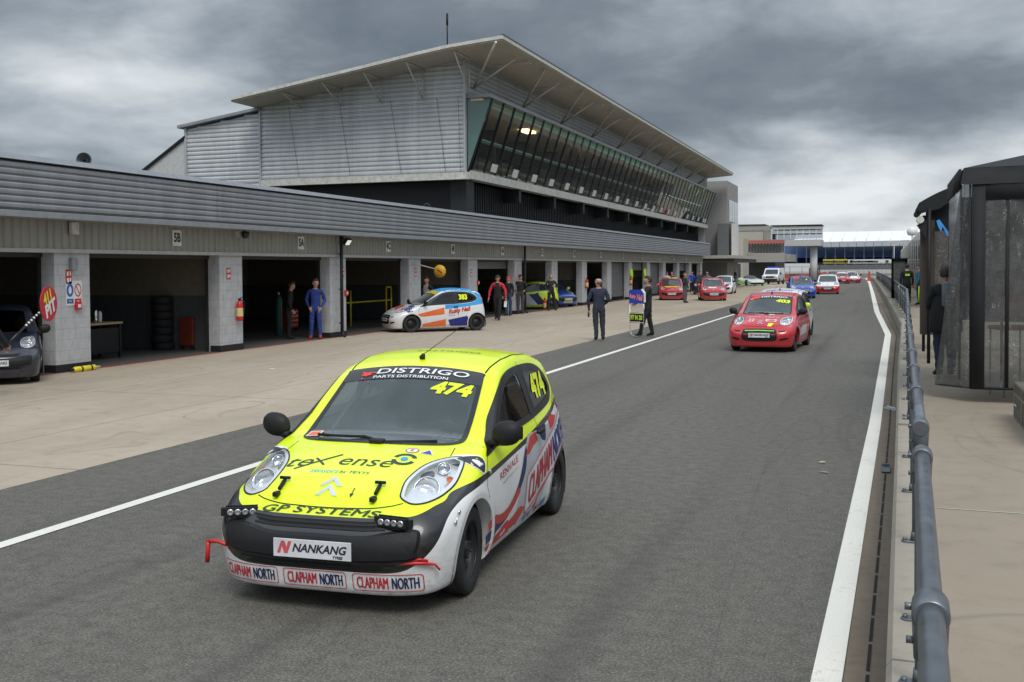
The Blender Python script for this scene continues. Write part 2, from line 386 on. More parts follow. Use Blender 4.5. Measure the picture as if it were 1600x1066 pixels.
def kerbs():
    random.seed(4); y = 1.2; L = 1.5
    proto = []
    while y < 198:
        L = 1.83 if y < 60 else 6.0
        gap = .10 if (9.9 < y < 12) else .012
        y1 = y+L-gap
        xa, xb = interp(K0, y), interp(K0, y1)
        mb = MB(); ch = .025; dz = random.uniform(-.006, .006)
        prof = lambda x: [(x, .0), (x, ZW-ch+dz), (x+ch, ZW+.006+dz), (x+.24, ZW+.006+dz), (x+.24, 0)]
        A = [(p[0], y, p[1]) for p in prof(xa)]; B = [(p[0], y1, p[1]) for p in prof(xb)]
        mb.add(A+B, [tuple(range(5)), tuple(range(9, 4, -1))]+[(i, i+5, (i+1) % 5+5, (i+1) % 5) for i in range(5)])
        mb.build('kerb_block', MK, kerb_root); y += L
kerb_root = empty('pit_wall_kerb', (0, 0, 0), kind='structure')
kerbs()
strip('raised_walkway', [(p[0]+.235, p[1]) for p in K0], [(9, p[1]) for p in K0], MW, ZW, kind='structure')
strip('walkway_joint', [(.35, 8.02), (2.2, 8.0)], [(.35, 8.035), (2.2, 8.015)], MLT, ZW+.004, kind='structure')
strip('walkway_joint', [(.5, 36.0), (1.6, 36.0)], [(.5, 36.1), (1.6, 36.1)], MLT, ZW+.004, kind='structure')
# ================================================================ pit garages
XG = -16.2; Y0 = 18.41; PITCH = 5.72; PW = 1.02; ZB = 2.53
PIL = [Y0+PITCH*k for k in range(-3, 15)]           # far edge of every pillar
YE = PIL[-1]; YS = PIL[0]-PW
gar = empty('garage_block', (XG, Y0, 0), label='long row of grey pit garages with a ribbed parapet over block pillars', cat='building')
def gpart(mb, name, mat, **k):
    o = mb.build(name, mat, gar, **k); o.location = (-XG, -Y0, 0); return o
def ribs_h(mb, A, B, z0, z1, pitch, depth, nrm, ext=None):
    """horizontal rounded ribs between plan points A and B; ext(z)->(t0,t1) limits each row"""
    A = Vector((*A, 0)); B = Vector((*B, 0)); nrm = Vector((*nrm, 0)); k = int(round((z1-z0)/pitch)); p = (z1-z0)/k
    for i in range(k):
        zb = z0+i*p
        t0, t1 = (0, 1) if ext is None else ext(zb+p)
        if t1-t0 < .005: continue
        P, Q = A.lerp(B, t0), A.lerp(B, t1)
        pr = [(0, -depth), (.10, -depth), (.22, -.12*depth), (.42, 0), (.72, -.05*depth), (.90, -.45*depth), (1.0, -depth)]
        vs = []
        for a, d in pr:
            for q in (P, Q): v_ = q+nrm*d; vs.append((v_.x, v_.y, zb+a*p))
        mb.add(vs, [(2*j, 2*j+1, 2*j+3, 2*j+2) for j in range(len(pr)-1)])
# pillars with return walls behind, plinths
for k, ye in enumerate(PIL):
    mb = MB(); mb.box(XG-.34, XG, ye-PW, ye, .17, ZB); mb.box(XG-.34, XG-.30, ye-PW, ye, 0, .17)
    gpart(mb, 'pillar', M_block)
    mb = MB(); mb.box(XG-.295, XG+.012, ye-PW-.012, ye+.012, 0, .168); gpart(mb, 'plinth', M_blk2)
# header cladding with upright ribs
mb = MB(); y = YS
while y < YE:
    mb.add([(XG+.05, y, ZB+.05), (XG+.05, y+.12, ZB+.05), (XG+.05, y+.12, 3.25), (XG+.05, y, 3.25),
            (XG+.02, y+.14, ZB+.05), (XG+.02, y+.20, ZB+.05), (XG+.02, y+.20, 3.25), (XG+.02, y+.14, 3.25), (XG+.05, y+.22, ZB+.05), (XG+.05, y+.22, 3.25)],
           [(0, 1, 2, 3), (1, 4, 7, 2), (4, 5, 6, 7), (5, 8, 9, 6)]); y += .22
mb.box(XG-.5, XG-.45, YS, YE, ZB-.0, 3.6)
gpart(mb, 'header_cladding', M_beam, fix=False)
mb = MB(); mb.box(XG-.45, XG+.075, YS, YE, ZB-.03, ZB+.05); gpart(mb, 'header_trim', M_beamtrim)
# parapet
XF = -15.6
mb = MB(); ribs_h(mb, (XF, YS), (XF, YE+1), 3.31, 4.21, .129, .035, (1, 0))
mb.box(XF-.3, XF-.05, YS, YE+1, 3.2, 4.2); gpart(mb, 'parapet_cladding', M_clad, fix=False)
mb = MB(); mb.box(XF-.6, XF+.015, YS, YE+1.05, 3.16, 3.285); gpart(mb, 'parapet_lower_trim', M_trim, bevel=.01)
mb = MB(); mb.prism([(XF-.75, 4.40), (XF-.05, 4.36), (XF+.03, 4.25), (XF-.1, 4.25), (XF-.75, 4.26)], lambda a, b: (a, YS, b), lambda a, b: (a, YE+1.05, b)); gpart(mb, 'parapet_cap', M_trim)
mb = MB(); mb.box(-31, XF-.7, YS, YE+1, 4.0, 4.15); mb.box(XG-.4, XF-.02, YS, YE+1, 3.285, 3.31); gpart(mb, 'roof', M_in_ceil)
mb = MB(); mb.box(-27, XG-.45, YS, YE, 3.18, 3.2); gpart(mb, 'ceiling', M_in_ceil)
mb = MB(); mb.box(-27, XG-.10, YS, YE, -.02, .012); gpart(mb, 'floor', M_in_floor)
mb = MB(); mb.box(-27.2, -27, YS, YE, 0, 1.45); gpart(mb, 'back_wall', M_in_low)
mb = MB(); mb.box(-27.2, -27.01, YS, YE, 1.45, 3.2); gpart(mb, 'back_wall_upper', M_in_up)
for k, ye in enumerate(PIL):
    if k % 3 != 1 and k not in (0, len(PIL)-1): continue
    mb = MB(); mb.box(-27, XG-.40, ye-.6, ye-.4, 0, 1.45); gpart(mb, 'partition', M_in_low)
    mb = MB(); mb.box(-27, XG-.40, ye-.601, ye-.399, 1.452, 3.18); gpart(mb, 'partition_upper', M_in_up)
# door tracks and part-lowered shutters
shut_m = flat('roller_shutter', (.17, .175, .18), .5, .3)
M_track = flat('door_track', (.03, .03, .032), .5)
for k in range(len(PIL)-1):
    a, b = PIL[k]+.0, PIL[k+1]-PW
    mb = MB(); mb.box(XG-.42, XG-.355, a-.05, a+.03, 0, ZB); mb.box(XG-.42, XG-.355, b-.03, b+.05, 0, ZB); mb.box(XG-.44, XG-.3, a, b, ZB-.12, ZB-.035)
    gpart(mb, 'door_track', M_track)
    d = {7: .32, 11: 2.2, 12: .5, 13: 2.3, 15: .6}.get(k, 0)
    if d:
        mb = MB(); ribs_h(mb, (XG-.40, a+.03), (XG-.40, b-.03), ZB-.1-d, ZB-.1, .11, .012, (1, 0)); gpart(mb, 'roller_shutter', shut_m, fix=False)
# downpipes
def pipe(ye, dx=.06):
    o = MB(); o.tube([(0, 0, .12), (0, 0, 3.2)], .052, 10); o.tube([(0, 0, .18), (.03, 0, .08), (.12, 0, .03)], .05, 10)
    for z in (.45, 1.5, 2.6): o.cbox((-.03, 0, z), (.07, .15, .04))
    return o.build('drain_pipe', M_blk2, loc=(XG+.13+dx, ye, 0))
pts_pipe = [(PIL[5]-.62, 'black downpipe on the pillar right of the man in blue overalls'), (PIL[8]-.08, 'black downpipe behind the man in the black cap'),
            (PIL[2]-9.4, 'black downpipe at the left end of the garages')]
for yy, lb in pts_pipe[:2]: tag(pipe(yy), lb, 'downpipe', 'downpipes on the garage pillars')
# text helper (flat mesh text)
TXT = {}
def text2d(s, size=1.0, bold=0.0, shear=0.0, wide=1.0, align='CENTER', grid=None, space=1.0):
    key = (s, size, bold, shear, wide, align, grid, space)
    if key in TXT: return TXT[key]
    cu = bpy.data.curves.new('t', 'FONT'); cu.body = s; cu.size = size; cu.offset = bold; cu.shear = shear; cu.align_x = align; cu.align_y = 'CENTER'
    cu.resolution_u = 3; cu.fill_mode = 'FRONT'; cu.space_character = space
    ob = bpy.data.objects.new('t', cu); sc.collection.objects.link(ob); dg = bpy.context.evaluated_depsgraph_get(); dg.update()
    me = bpy.data.meshes.new_from_object(ob.evaluated_get(dg))
    bm = bmesh.new(); bm.from_mesh(me)
    if grid: grid_cut(bm, grid/ wide if wide > 1 else grid)
    bmesh.ops.triangulate(bm, faces=bm.faces)
    vs = [(v.co.x*wide, v.co.y) for v in bm.verts]; fs = [tuple(v.index for v in f.verts) for f in bm.faces]
    bm.free(); bpy.data.objects.remove(ob); bpy.data.curves.remove(cu); bpy.data.meshes.remove(me)
    TXT[key] = (vs, fs); return TXT[key]
def grid_cut(bm, g):
    for ax in (0, 1):
        c = [v.co[ax] for v in bm.verts]
        if not c: return
        a = math.floor(min(c)/g)*g+g
        while a < max(c):
            n = Vector((1, 0, 0)) if ax == 0 else Vector((0, 1, 0)); p = n*a
            bmesh.ops.bisect_plane(bm, geom=bm.verts[:]+bm.edges[:]+bm.faces[:], plane_co=p, plane_no=n, dist=1e-6); a += g
def put2d(mb, m2, P0, U, V):
    P0, U, V = Vector(P0), Vector(U), Vector(V)
    mb.add([P0+U*a+V*b for a, b in m2[0]], m2[1]); return mb
def disc2(r, n=24, c=(0, 0), r2=None):
    vs = [(c[0]+r*cos(2*pi*i/n), c[1]+(r2 or r)*sin(2*pi*i/n)) for i in range(n)]; return vs, [tuple(range(n))]
def rect2(x0, x1, y0, y1): return [(x0, y0), (x1, y0), (x1, y1), (x0, y1)], [(0, 1, 2, 3)]
# bay number boards
def bay_sign(yc, s, size=(.34, .38), lab=''):
    t = empty('bay_sign', (XG+.06, yc, 2.9), label=lab, cat='sign', group='bay number boards above the garages')
    mb = MB(); mb.box(0, .02, -size[0]/2, size[0]/2, -size[1]/2, size[1]/2); mb.build('board', M_signw, t, bevel=.004)
    mb = MB(); put2d(mb, text2d(s, .30, .012, 0, .8), (.024, 0, 0), (0, 1, 0), (0, 0, 1)); mb.build('lettering', M_ink, t, fix=False)
    return t
names = ['6A', '5C', '5B', '5A', '4C', '4B', '4A', '3C', '3B', '3A', '2C', '2B', '2A', '1C', '1B', '1A', '1']
def bayc(k): return (PIL[k]+PIL[k+1]-PW)/2
for k in range(1, 16):
    s = names[k-1]
    bay_sign(bayc(k)+(.55 if k != 2 else .6), s, lab='small white bay board reading %s on the beige cladding' % s)
# small things on the header and pillars
def box_thing(name, c, d, mat, lab, cat, grp=None, r=.015, extra=None):
    t = MB(); t.rbox((0, 0, 0), d, r); o = t.build(name, mat, loc=c); tag(o, lab, cat, grp); return o
p_ = px(115, 357, X=XG+.1); box_thing('junction_box', (XG+.11, p_.y, p_.z), (.10, .20, .26), M_offw, 'grey junction box on the beige cladding above the first pillar', 'box')
p_ = px(115, 413, X=XG+.05); box_thing('junction_box', (XG+.05, p_.y, p_.z), (.10, .17, .27), M_trim, 'grey box at the top of the pillar with the blue sign', 'box')
def fireflag(yc, zc, lab):
    t = empty('fire_sign', (XG+.004, yc, zc), label=lab, cat='sign', group='red fire point signs on the pillars')
    mb = MB(); mb.box(0, .006, -.085, .085, -.15, .15); mb.build('panel', M_red, t)
    mb = MB(); mb.box(.006, .010, -.06, -.01, .02, .11); mb.box(.006, .010, .02, .06, .03, .12); mb.box(.006, .010, -.06, 0, -.12, -.03); mb.box(.006, .010, .02, .06, -.10, -.02); mb.build('symbol', M_signw, t)
for k, (yo, z, lab) in enumerate([(-.62, 2.0, 'above the blue and red safety sign'), (-.62, 2.03, 'on the pillar holding the wall extinguisher'), (-.2, 2.05, 'beside the downpipe near the man in blue'),
                                  (-.45, 2.0, 'on the pillar left of the yellow round sign'), (-.7, 1.95, 'on the pillar behind the blue and white car'), (-.5, 2.0, 'on the pillar behind the man in the black cap'), (-.5, 2.0, 'on the pillar beside the lime garage car')]):
    fireflag(PIL[3+k]+yo, z, 'red fire sign '+lab)
# mandatory sign with two pictograms
p_ = px(115, 458, X=XG)
t = empty('safety_sign', (XG+.004, p_.y, p_.z), label='white sign with a blue and a crossed red circle on the first pillar', cat='sign')
mb = MB(); mb.box(0, .006, -.235, .235, -.26, .26); mb.build('panel', M_signw, t)
mb = MB(); put2d(mb, disc2(.10, 24, (-.115, .06), .14), (.008, 0, 0), (0, 1, 0), (0, 0, 1)); put2d(mb, rect2(-.21, -.02, -.22, -.12), (.008, 0, 0), (0, 1, 0), (0, 0, 1)); mb.build('blue_symbol', M_blue, t, fix=False)
mb = MB(); put2d(mb, disc2(.045, 16, (-.115, .06), .08), (.010, 0, 0), (0, 1, 0), (0, 0, 1))
put2d(mb, text2d('EYE', .05, .001), (.010, -.115, -.17), (0, 1, 0), (0, 0, 1)); put2d(mb, text2d('NO', .05, .001), (.012, .115, -.17), (0, 1, 0), (0, 0, 1)); mb.build('white_symbol', M_signw, t, fix=False)
mb = MB(); n_ = 28
ring = ([(.115+.10*cos(2*pi*i/n_), .06+.14*sin(2*pi*i/n_)) for i in range(n_)]+[(.115+.078*cos(2*pi*i/n_), .06+.112*sin(2*pi*i/n_)) for i in range(n_)], [(i, (i+1) % n_, (i+1) % n_+n_, i+n_) for i in range(n_)])
put2d(mb, ring, (.008, 0, 0), (0, 1, 0), (0, 0, 1)); put2d(mb, rect2(.02, .21, -.22, -.12), (.008, 0, 0), (0, 1, 0), (0, 0, 1)); put2d(mb, ([(.05, .14), (.07, .155), (.18, -.02), (.16, -.035)], [(0, 1, 2, 3)]), (.009, 0, 0), (0, 1, 0), (0, 0, 1)); mb.build('red_symbol', M_red, t, fix=False)
for k, q in enumerate([(122, 478), (541, 458), (747, 442)]):
    p_ = px(*q, X=XG+.03); t = empty('call_point', (XG, p_.y, p_.z), label='red fire alarm call point on the '+('first pillar', 'pillar beside the downpipe', 'pillar above the blue and white car')[k], cat='alarm', group='red call points on the pillars')
    mb = MB(); mb.rbox((.035, 0, 0), (.07, .16, .16), .012); mb.build('housing', M_red, t); mb = MB(); mb.cbox((.073, 0, 0), (.006, .09, .07)); mb.build('window', M_signw, t)
def extinguisher(x, y, z, lab):
    t = empty('fire_extinguisher', (x, y, z), label=lab, cat='extinguisher', group='red fire extinguishers along the garages')
    mb = MB(); mb.lathe([(0, 0), (.075, .0), (.088, .03), (.088, .42), (.06, .50), (.03, .53), (0, .53)], ax='z', n=20); mb.build('cylinder', M_red, t)
    mb = MB(); mb.cbox((0, 0, .56), (.05, .05, .07)); mb.tube([(0, 0, .58), (.0, .12, .62)], .012, 6); mb.tube([(.02, .03, .56), (.1, .07, .5), (.1, .06, .2)], .012, 8); mb.build('valve', M_plastic, t)
    mb = MB(); mb.lathe([(.0895, .12), (.0895, .34)], ax='z', n=20); mb.build('label_band', flat('ext_label', (.65, .55, .25), .5), t)
p_ = px(375, 515, X=XG+.1); extinguisher(XG+.1, p_.y, .78, 'red extinguisher hung on the pillar between bays 5B and 5A')
p_ = px(917, 456, X=XG+.1); extinguisher(XG+.1, p_.y, .95, 'red extinguisher hung on the pillar by the bald man')
p_ = px(986, 447, X=XG+.1); extinguisher(XG+.1, p_.y, .95, 'red extinguisher under the hi-vis jacket')
p_ = px(851, 484, z=0); extinguisher(p_.x, p_.y, 0, 'red extinguisher standing on the floor beside the man in dark clothes')
# hi vis jackets hung up
def hung_jacket(c, lab):
    mb = MB(); pr = [(.05, 0), (.16, -.05), (.20, -.2), (.19, -.55), (.21, -.78), (.02, -.80)]
    for s in (-1, 1):
        vs = []
        for a, b in pr: vs += [(.02, s*a, b), (.12, s*a*.85, b)]
        k = len(pr); mb.add(vs, [(2*i, 2*((i+1) % k), 2*((i+1) % k)+1, 2*i+1) for i in range(k)]+[tuple(range(0, 2*k, 2)), tuple(range(1, 2*k, 2))])
        mb.tube([(.07, s*.15, -.08), (.08, s*.24, -.35), (.09, s*.23, -.62)], [.06, .05, .045], 8)
    o = mb.build('hi_vis_jacket', flat('hi_vis', (.50, .85, .04), .7), loc=c); tag(o, lab, 'jacket', 'hi-vis jackets hung on pillars')
p_ = px(985, 418, X=XG); hung_jacket((XG, p_.y, 2.05), 'lime hi-vis jacket hung on the pillar left of the board man')
p_ = px(1006, 418, X=XG); hung_jacket((XG, p_.y, 2.05), 'lime hi-vis jacket hung on the pillar behind the board man')
# floodlight, camera, loudspeakers
def floodlight(c):
    t = empty('floodlight', c, label='black floodlight with a lit pane on the header beside the downpipe', cat='lamp')
    Mx = Matrix.Rotation(R(35), 4, 'Y')
    mb = MB(); mb.rbox((.10, 0, 0), (.10, .30, .22), .02, Mx); mb.tube([(-.05, 0, .05), (.08, 0, .02)], .015, 6); mb.build('housing', M_plastic, t)
    mb = MB(); mb.cbox((.156, 0, 0), (.012, .25, .17), Mx); mb.build('lamp_face', flat('lamp_face', (.8, .8, .72), .3, emit=.55), t)
p_ = px(541, 375, X=XG+.15); floodlight((XG+.1, p_.y, p_.z))
p_ = px(377, 366, X=XG+.15); t = empty('security_camera', (XG+.06, p_.y, p_.z), label='dark dome camera on a bracket above the extinguisher pillar', cat='camera')
mb = MB(); mb.cbox((.02, -.06, 0), (.06, .1, .16)); mb.tube([(0, 0, .08), (.2, 0, .08)], .025, 8); mb.build('bracket', M_offw, t)
mb = MB(); mb.lathe([(0, -.12), (.08, -.1), (.11, -.02), (.11, .06), (0, .08)], (.2, .02, 0), 'z', 16); mb.build('dome', M_gloss, t)
def horn(c, s, rz, lab):
    t = empty('loudspeaker', c, rz, label=lab, cat='loudspeaker', group='loudspeakers on the garage roof')
    mb = MB(); mb.lathe([(.22*s, .02), (.235*s, 0), (.22*s, -.01), (.13*s, -.12), (.04*s, -.2), (.03*s, -.15), (0, -.15)], (0, 0, .3*s), 'y', 24); mb.cyl((0, -.26*s, .3*s), .07*s, .2*s, 'y', 12); mb.tube([(0, -.1*s, -.3), (0, -.15*s, .2*s)], .02, 6)
    mb.build('horn', flat('speaker_grey', (.16, .17, .18), .5), t)
    mb = MB(); mb.lathe([(0, .03), (.045*s, .02), (.06*s, -.05)], (0, 0, .3*s), 'y', 16); mb.build('driver_cone', M_plastic, t)
p_ = px(131, 243, X=-16.6); horn((p_.x, p_.y, 4.35), 0.70, R(205), 'grey horn loudspeaker on the roof edge above bay 5B')
p_ = px(667, 320, X=-16.6); horn((p_.x, p_.y, 4.3), .60, R(205), 'small pale horn loudspeaker on the roof below the tower corner')
# projecting round yellow sign
p_ = px(687, 424, X=XG+.75); t = empty('round_sign', (XG, p_.y, p_.z), label='round yellow sign on a pale arm between bays 4C and 4B', cat='sign')
mb = MB(); mb.lathe([(0, 0), (.235, 0), (.235, .03), (0, .03)], (.75, 0, 0), 'y', 32); mb.build('disc', flat('sign_yellow', (.62, .36, .02), .5), t)
mb = MB(); mb.tube([(-.1, -.9, .35), (.58, .02, .08)], .02, 8); mb.build('arm', M_rod, t)
mb = MB(); mb.cbox((0, -.004, 0), (.24, .006, .06), Matrix.Translation((.75, -.002, 0)) @ Matrix.Rotation(R(35), 4, 'Y')); mb.build('motif', M_redd, t)

# ================================================================ things inside the bays
def tyre_mb(r=.29, wd=.2):
    return [(r*.60, -wd*.42), (r*.66, -wd/2), (r*.92, -wd/2), (r, -wd*.36), (r, wd*.36), (r*.92, wd/2), (r*.66, wd/2), (r*.60, wd*.42), (r*.60, -wd*.42)]
def tyre_stack(x, y, n, lab):
    for i in range(n):
        mb = MB(); mb.lathe(tyre_mb(), ax='z', n=24); o = mb.build('spare_tyre', M_rubber, loc=(x+random.uniform(-.015, .015), y+random.uniform(-.015, .015), .11+i*.205))
        tag(o, ('lowest' if i == 0 else 'topmost' if i == n-1 else 'number %s from the ground' % ('two', 'three', 'four', 'five', 'six', 'seven')[i-1])+' in the tyre stack '+lab, 'tyre', 'stacked tyres in the garages')
random.seed(2)
p_ = px(297, 545, X=-17.2); tyre_stack(-18.2, p_.y+.2, 7, 'at the right of bay 5B')
p_ = px(252, 545, X=-18.6)
def workbench(x, y):
    t = empty('workbench', (x, y, 0), label='dark workbench with a pale top inside bay 5B', cat='bench')
    mb = MB(); mb.cbox((0, 0, .86), (.7, 1.7, .05)); mb.build('bench_top', flat('ply_top', (.42, .30, .17), .6), t, bevel=.006)
    for sx in (-.3, .3):
        for sy in (-.78, .78): mb = MB(); mb.cbox((sx, sy, .415), (.06, .06, .83)); mb.build('leg', M_plastic, t)
    mb = MB(); mb.cbox((0, 0, .45), (.62, 1.5, .6)); mb.build('cabinet', M_plastic, t, bevel=.01)
p_ = px(165, 510, X=-17.6); workbench(-17.9, p_.y-.3)
for i, dy in enumerate((-.25, .05, .2)):
    mb = MB(); mb.lathe([(0, 0), (.04, 0), (.045, .02), (.045, .32-.05*i), (.03, .36-.05*i), (0, .37-.05*i)], ax='z', n=14)
    tag(mb.build('canister', M_chrome if i < 2 else M_white, loc=(-17.85, p_.y-.1+dy, .885)), ('tall', 'second', 'short')[i]+' shiny canister on the workbench in bay 5B', 'canister', 'canisters on the workbench')
def trolley(x, y, lab, mat, h=.9):
    t = empty('tool_trolley', (x, y, 0), label=lab, cat='trolley', group='tool trolleys in the garages')
    mb = MB(); mb.rbox((0, 0, .12+h*.4), (.45, .65, h*.8), .03); mb.build('cabinet', mat, t)
    mb = MB()
    for i in range(4): mb.cbox((.232, 0, .22+h*.19*i), (.012, .58, .02))
    mb.build('drawer_pull', M_sil, t)
    for sx in (-.17, .17):
        for sy in (-.26, .26): mb = MB(); mb.cyl((sx, sy, .06), .06, .03, 'y', 12); mb.build('castor', M_rubber, t)
p_ = px(327, 545, X=-16.75); trolley(-17.5, p_.y+.35, 'red and yellow tool trolley at the right edge of bay 5B', flat('orange_red', (.20, .035, .015), .5), .95)
p_ = px(470, 540, X=-19); trolley(-19.5, p_.y, 'red tool trolley behind the man in black', M_redd, .8)
p_ = px(250, 480, X=-21); t = empty('storage_rack', (-24.5, bayc(2)-.9, 0), label='dark red storage rack at the back of bay 5B', cat='rack')
mb = MB(); mb.cbox((0, 0, 1.0), (.8, 3.0, 1.7)); mb.build('cabinet', flat('dark_maroon', (.09, .02, .018), .6), t, bevel=.02)
mb = MB()
for i in range(5): mb.cbox((.41, 0, .3+.36*i), (.03, 2.9, .03))
mb.build('shelf_edge', M_plastic, t)
p_ = px(436, 530, X=-20.5)
def gas_bottle(x, y, lab, col):
    t = empty('gas_cylinder', (x, y, 0), label=lab, cat='cylinder', group='gas cylinders in the garages')
    mb = MB(); mb.lathe([(0, 0), (.11, 0), (.115, .03), (.115, 1.15), (.08, 1.28), (.03, 1.33), (0, 1.33)], ax='z', n=20); mb.build('bottle', col, t)
    mb = MB(); mb.lathe([(0, 1.3), (.03, 1.3), (.03, 1.42), (0, 1.42)], ax='z', n=10); mb.build('valve', M_sil, t)
gas_bottle(-18.3, px(436, 530, X=-18.3).y, 'tall green gas cylinder left of the man in black', flat('bottle_green', (.02, .08, .07), .4))
def hand_truck(x, y, lab):
    t = empty('hand_truck', (x, y, 0), label=lab, cat='trolley', group='hand trucks in the garages')
    mb = MB(); mb.tube([(0, -.25, .12), (-.05, -.25, 1.35), (-.06, -.18, 1.45), (-.06, .18, 1.45), (-.05, .25, 1.35), (0, .25, .12)], .018, 8)
    for z in (.4, .8, 1.15): mb.tube([(-.02, -.25, z), (-.02, .25, z)], .014, 6)
    mb.build('frame', M_sil, t); mb = MB(); mb.cbox((.12, 0, .05), (.28, .45, .02)); mb.build('toe_plate', M_sil, t)
    for s in (-1, 1): mb = MB(); mb.cyl((-.06, s*.3, .12), .12, .05, 'y', 16); mb.build('wheel', M_rubber, t)
hand_truck(-18.4, px(311, 520, X=-18.4).y, 'tubular hand truck behind the tyre stack in bay 5B')
# yellow gate frame inside bay 4C
t = empty('yellow_frame', (-18.5, px(598, 480, X=-18.5).y, 0), label='yellow tubular gantry frame inside bay 4C', cat='frame')
for z in (.9, ): mb = MB(); mb.tube([(0, -3.2, z), (0, .8, z)], .03, 8); mb.build('rail', M_yel, t)
for dy in (-3.0, -2.6, .3, .75): mb = MB(); mb.tube([(0, dy, 0), (0, dy, 1.35)], .032, 8); mb.build('post', M_yel, t)
mb = MB(); mb.tube([(0, .3, 1.3), (0, .35, 1.42), (0, .7, 1.42), (0, .75, 1.3)], .032, 8); mb.build('hoop', M_yel, t)
trolley(-20, bayc(4)+.3, 'dark tool trolley at the back of bay 4C', M_plastic, .8)
trolley(-20.5, bayc(3)-.9, 'black tool trolley in the dark of bay 5A', M_plastic, .7)
tyre_stack(-18.2, PIL[8]+1.6, 4, 'behind the man in the black cap')
tyre_stack(-17.6, PIL[1]+1.1, 3, 'in the far left bay')
# yellow canister lying at the first pillar
p_ = px(130, 582, z=0); t = empty('air_cylinder', (XG+.22, PIL[3]-.42, .06), label='yellow air cylinder lying on the ground against the first pillar', cat='cylinder')
mb = MB(); mb.lathe([(0, -.36), (.04, -.35), (.06, -.30), (.06, .26), (.03, .33), (0, .34)], ax='y', n=18); mb.build('bottle', M_yel, t)
mb = MB(); mb.lathe([(.0605, -.16), (.062, -.15), (.062, -.12), (.0605, -.11)], ax='y', n=18); mb.lathe([(.0605, .12), (.062, .13), (.062, .16), (.0605, .17)], ax='y', n=18); mb.cyl((0, -.40, 0), .035, .1, 'y', 10); mb.build('strap', M_plastic, t)
mb = MB(); mb.cyl((0, .40, 0), .025, .1, 'y', 10); mb.build('valve', M_sil, t)

# ================================================================ control tower
YT = 42.0; YT2 = 106.5
M_fdark0 = flat('dark_gutter', (.10, .10, .105), .6)
tw = empty('hospitality_tower', (-17, YT, 0), label='large silver clad pit building with a leaning glass front and wide roof', cat='building')
def tpart(mb, name, mat, **k):
    o = mb.build(name, mat, tw, **k); o.location = (17, -YT, 0); return o
RP = [(-14.55, 11.41), (-16.9, 11.22), (-18.35, 11.02), (-21.0, 10.62), (-24.4, 10.12), (-27.3, 9.70)]
def roofz(x): return float(np.interp(-x, [-p[0] for p in RP], [p[1] for p in RP]))
mb = MB(); ribs_h(mb, (-27.1, YT), (-17.0, YT), 6.25, 11.25, .2, .05, (0, -1), ext=lambda z: (0, 1) if z < roofz(-27.1)-.12 else (0, 0) if z > roofz(-17)-.1 else (float(np.interp(z+.08, [p[1]-.02 for p in RP[::-1]], [p[0]+27.1 for p in RP[::-1]]))/10.1, 1))
tpart(mb, 'end_wall', M_clad2, fix=False)
mb = MB(); mb.prism([(-27.1, 6.25), (-17, 6.25), (-17, 11.2), (-21, 10.5), (-27.1, 9.6)], lambda a, b: (a, YT+.06, b), lambda a, b: (a, YT+.2, b)); tpart(mb, 'end_wall_backing', M_clad2)
mb = MB(); ribs_h(mb, (-31.2, YT), (-27.2, YT), 4.3, 9.3, .2, .05, (0, -1), ext=lambda z: (0, 1) if z < 8.8 else (max(0, (z-8.8)/.62), 1) if z < 9.4 else (0, 0)); mb.prism([(-31.2, 4), (-27.1, 4), (-27.1, 9.35), (-31.2, 8.75)], lambda a, b: (a, YT+.06, b), lambda a, b: (a, YT+.2, b)); tpart(mb, 'rear_wing_wall', M_clad2, fix=False)
mb = MB(); mb.prism([(-31.5, 8.80), (-27.1, 9.42), (-27.1, 9.55), (-31.5, 8.93)], lambda a, b: (a, YT-.25, b), lambda a, b: (a, YT2, b)); tpart(mb, 'rear_wing_roof', M_trim)
mb = MB(); mb.box(-27.16, -27.08, YT-.07, YT+.1, 4.2, 9.7); mb.box(-31.24, -31.14, YT-.07, YT+.1, 4.2, 8.8); mb.box(-17.06, -16.96, YT-.07, YT+.03, 6.2, 11.2); tpart(mb, 'corner_trim', M_clad3)
mb = MB(); mb.prism([(-31.2, 3.5), (-31.2, 8.35), (-36.5, 5.1), (-36.5, 3.5)], lambda a, b: (a, YT+.02, b), lambda a, b: (a, YT2, b)); tpart(mb, 'rear_gable', flat('render_wall', (.48, .48, .48), .8))
mb = MB(); mb.prism([(-31.2, 8.35), (-31.2, 8.47), (-36.6, 5.16), (-36.6, 5.04)], lambda a, b: (a, YT-.1, b), lambda a, b: (a, YT2+.1, b)); tpart(mb, 'rear_gable_roof', M_plastic)
# front wall above the glass, and behind
mb = MB(); ribs_h(mb, (-17.0, YT), (-17.0, YT2), 9.5, 11.2, .2, .05, (1, 0)); mb.box(-17.2, -17.06, YT+.2, YT2, 9.5, 11.2); tpart(mb, 'front_upper_wall', M_clad3, fix=False)
mb = MB(); mb.box(-31, -17.2, YT2-.3, YT2-.05, 3.5, 9.0); mb.box(-27, -17.2, YT2-.3, YT2-.05, 9.0, 9.7); tpart(mb, 'far_end_wall', M_clad2)
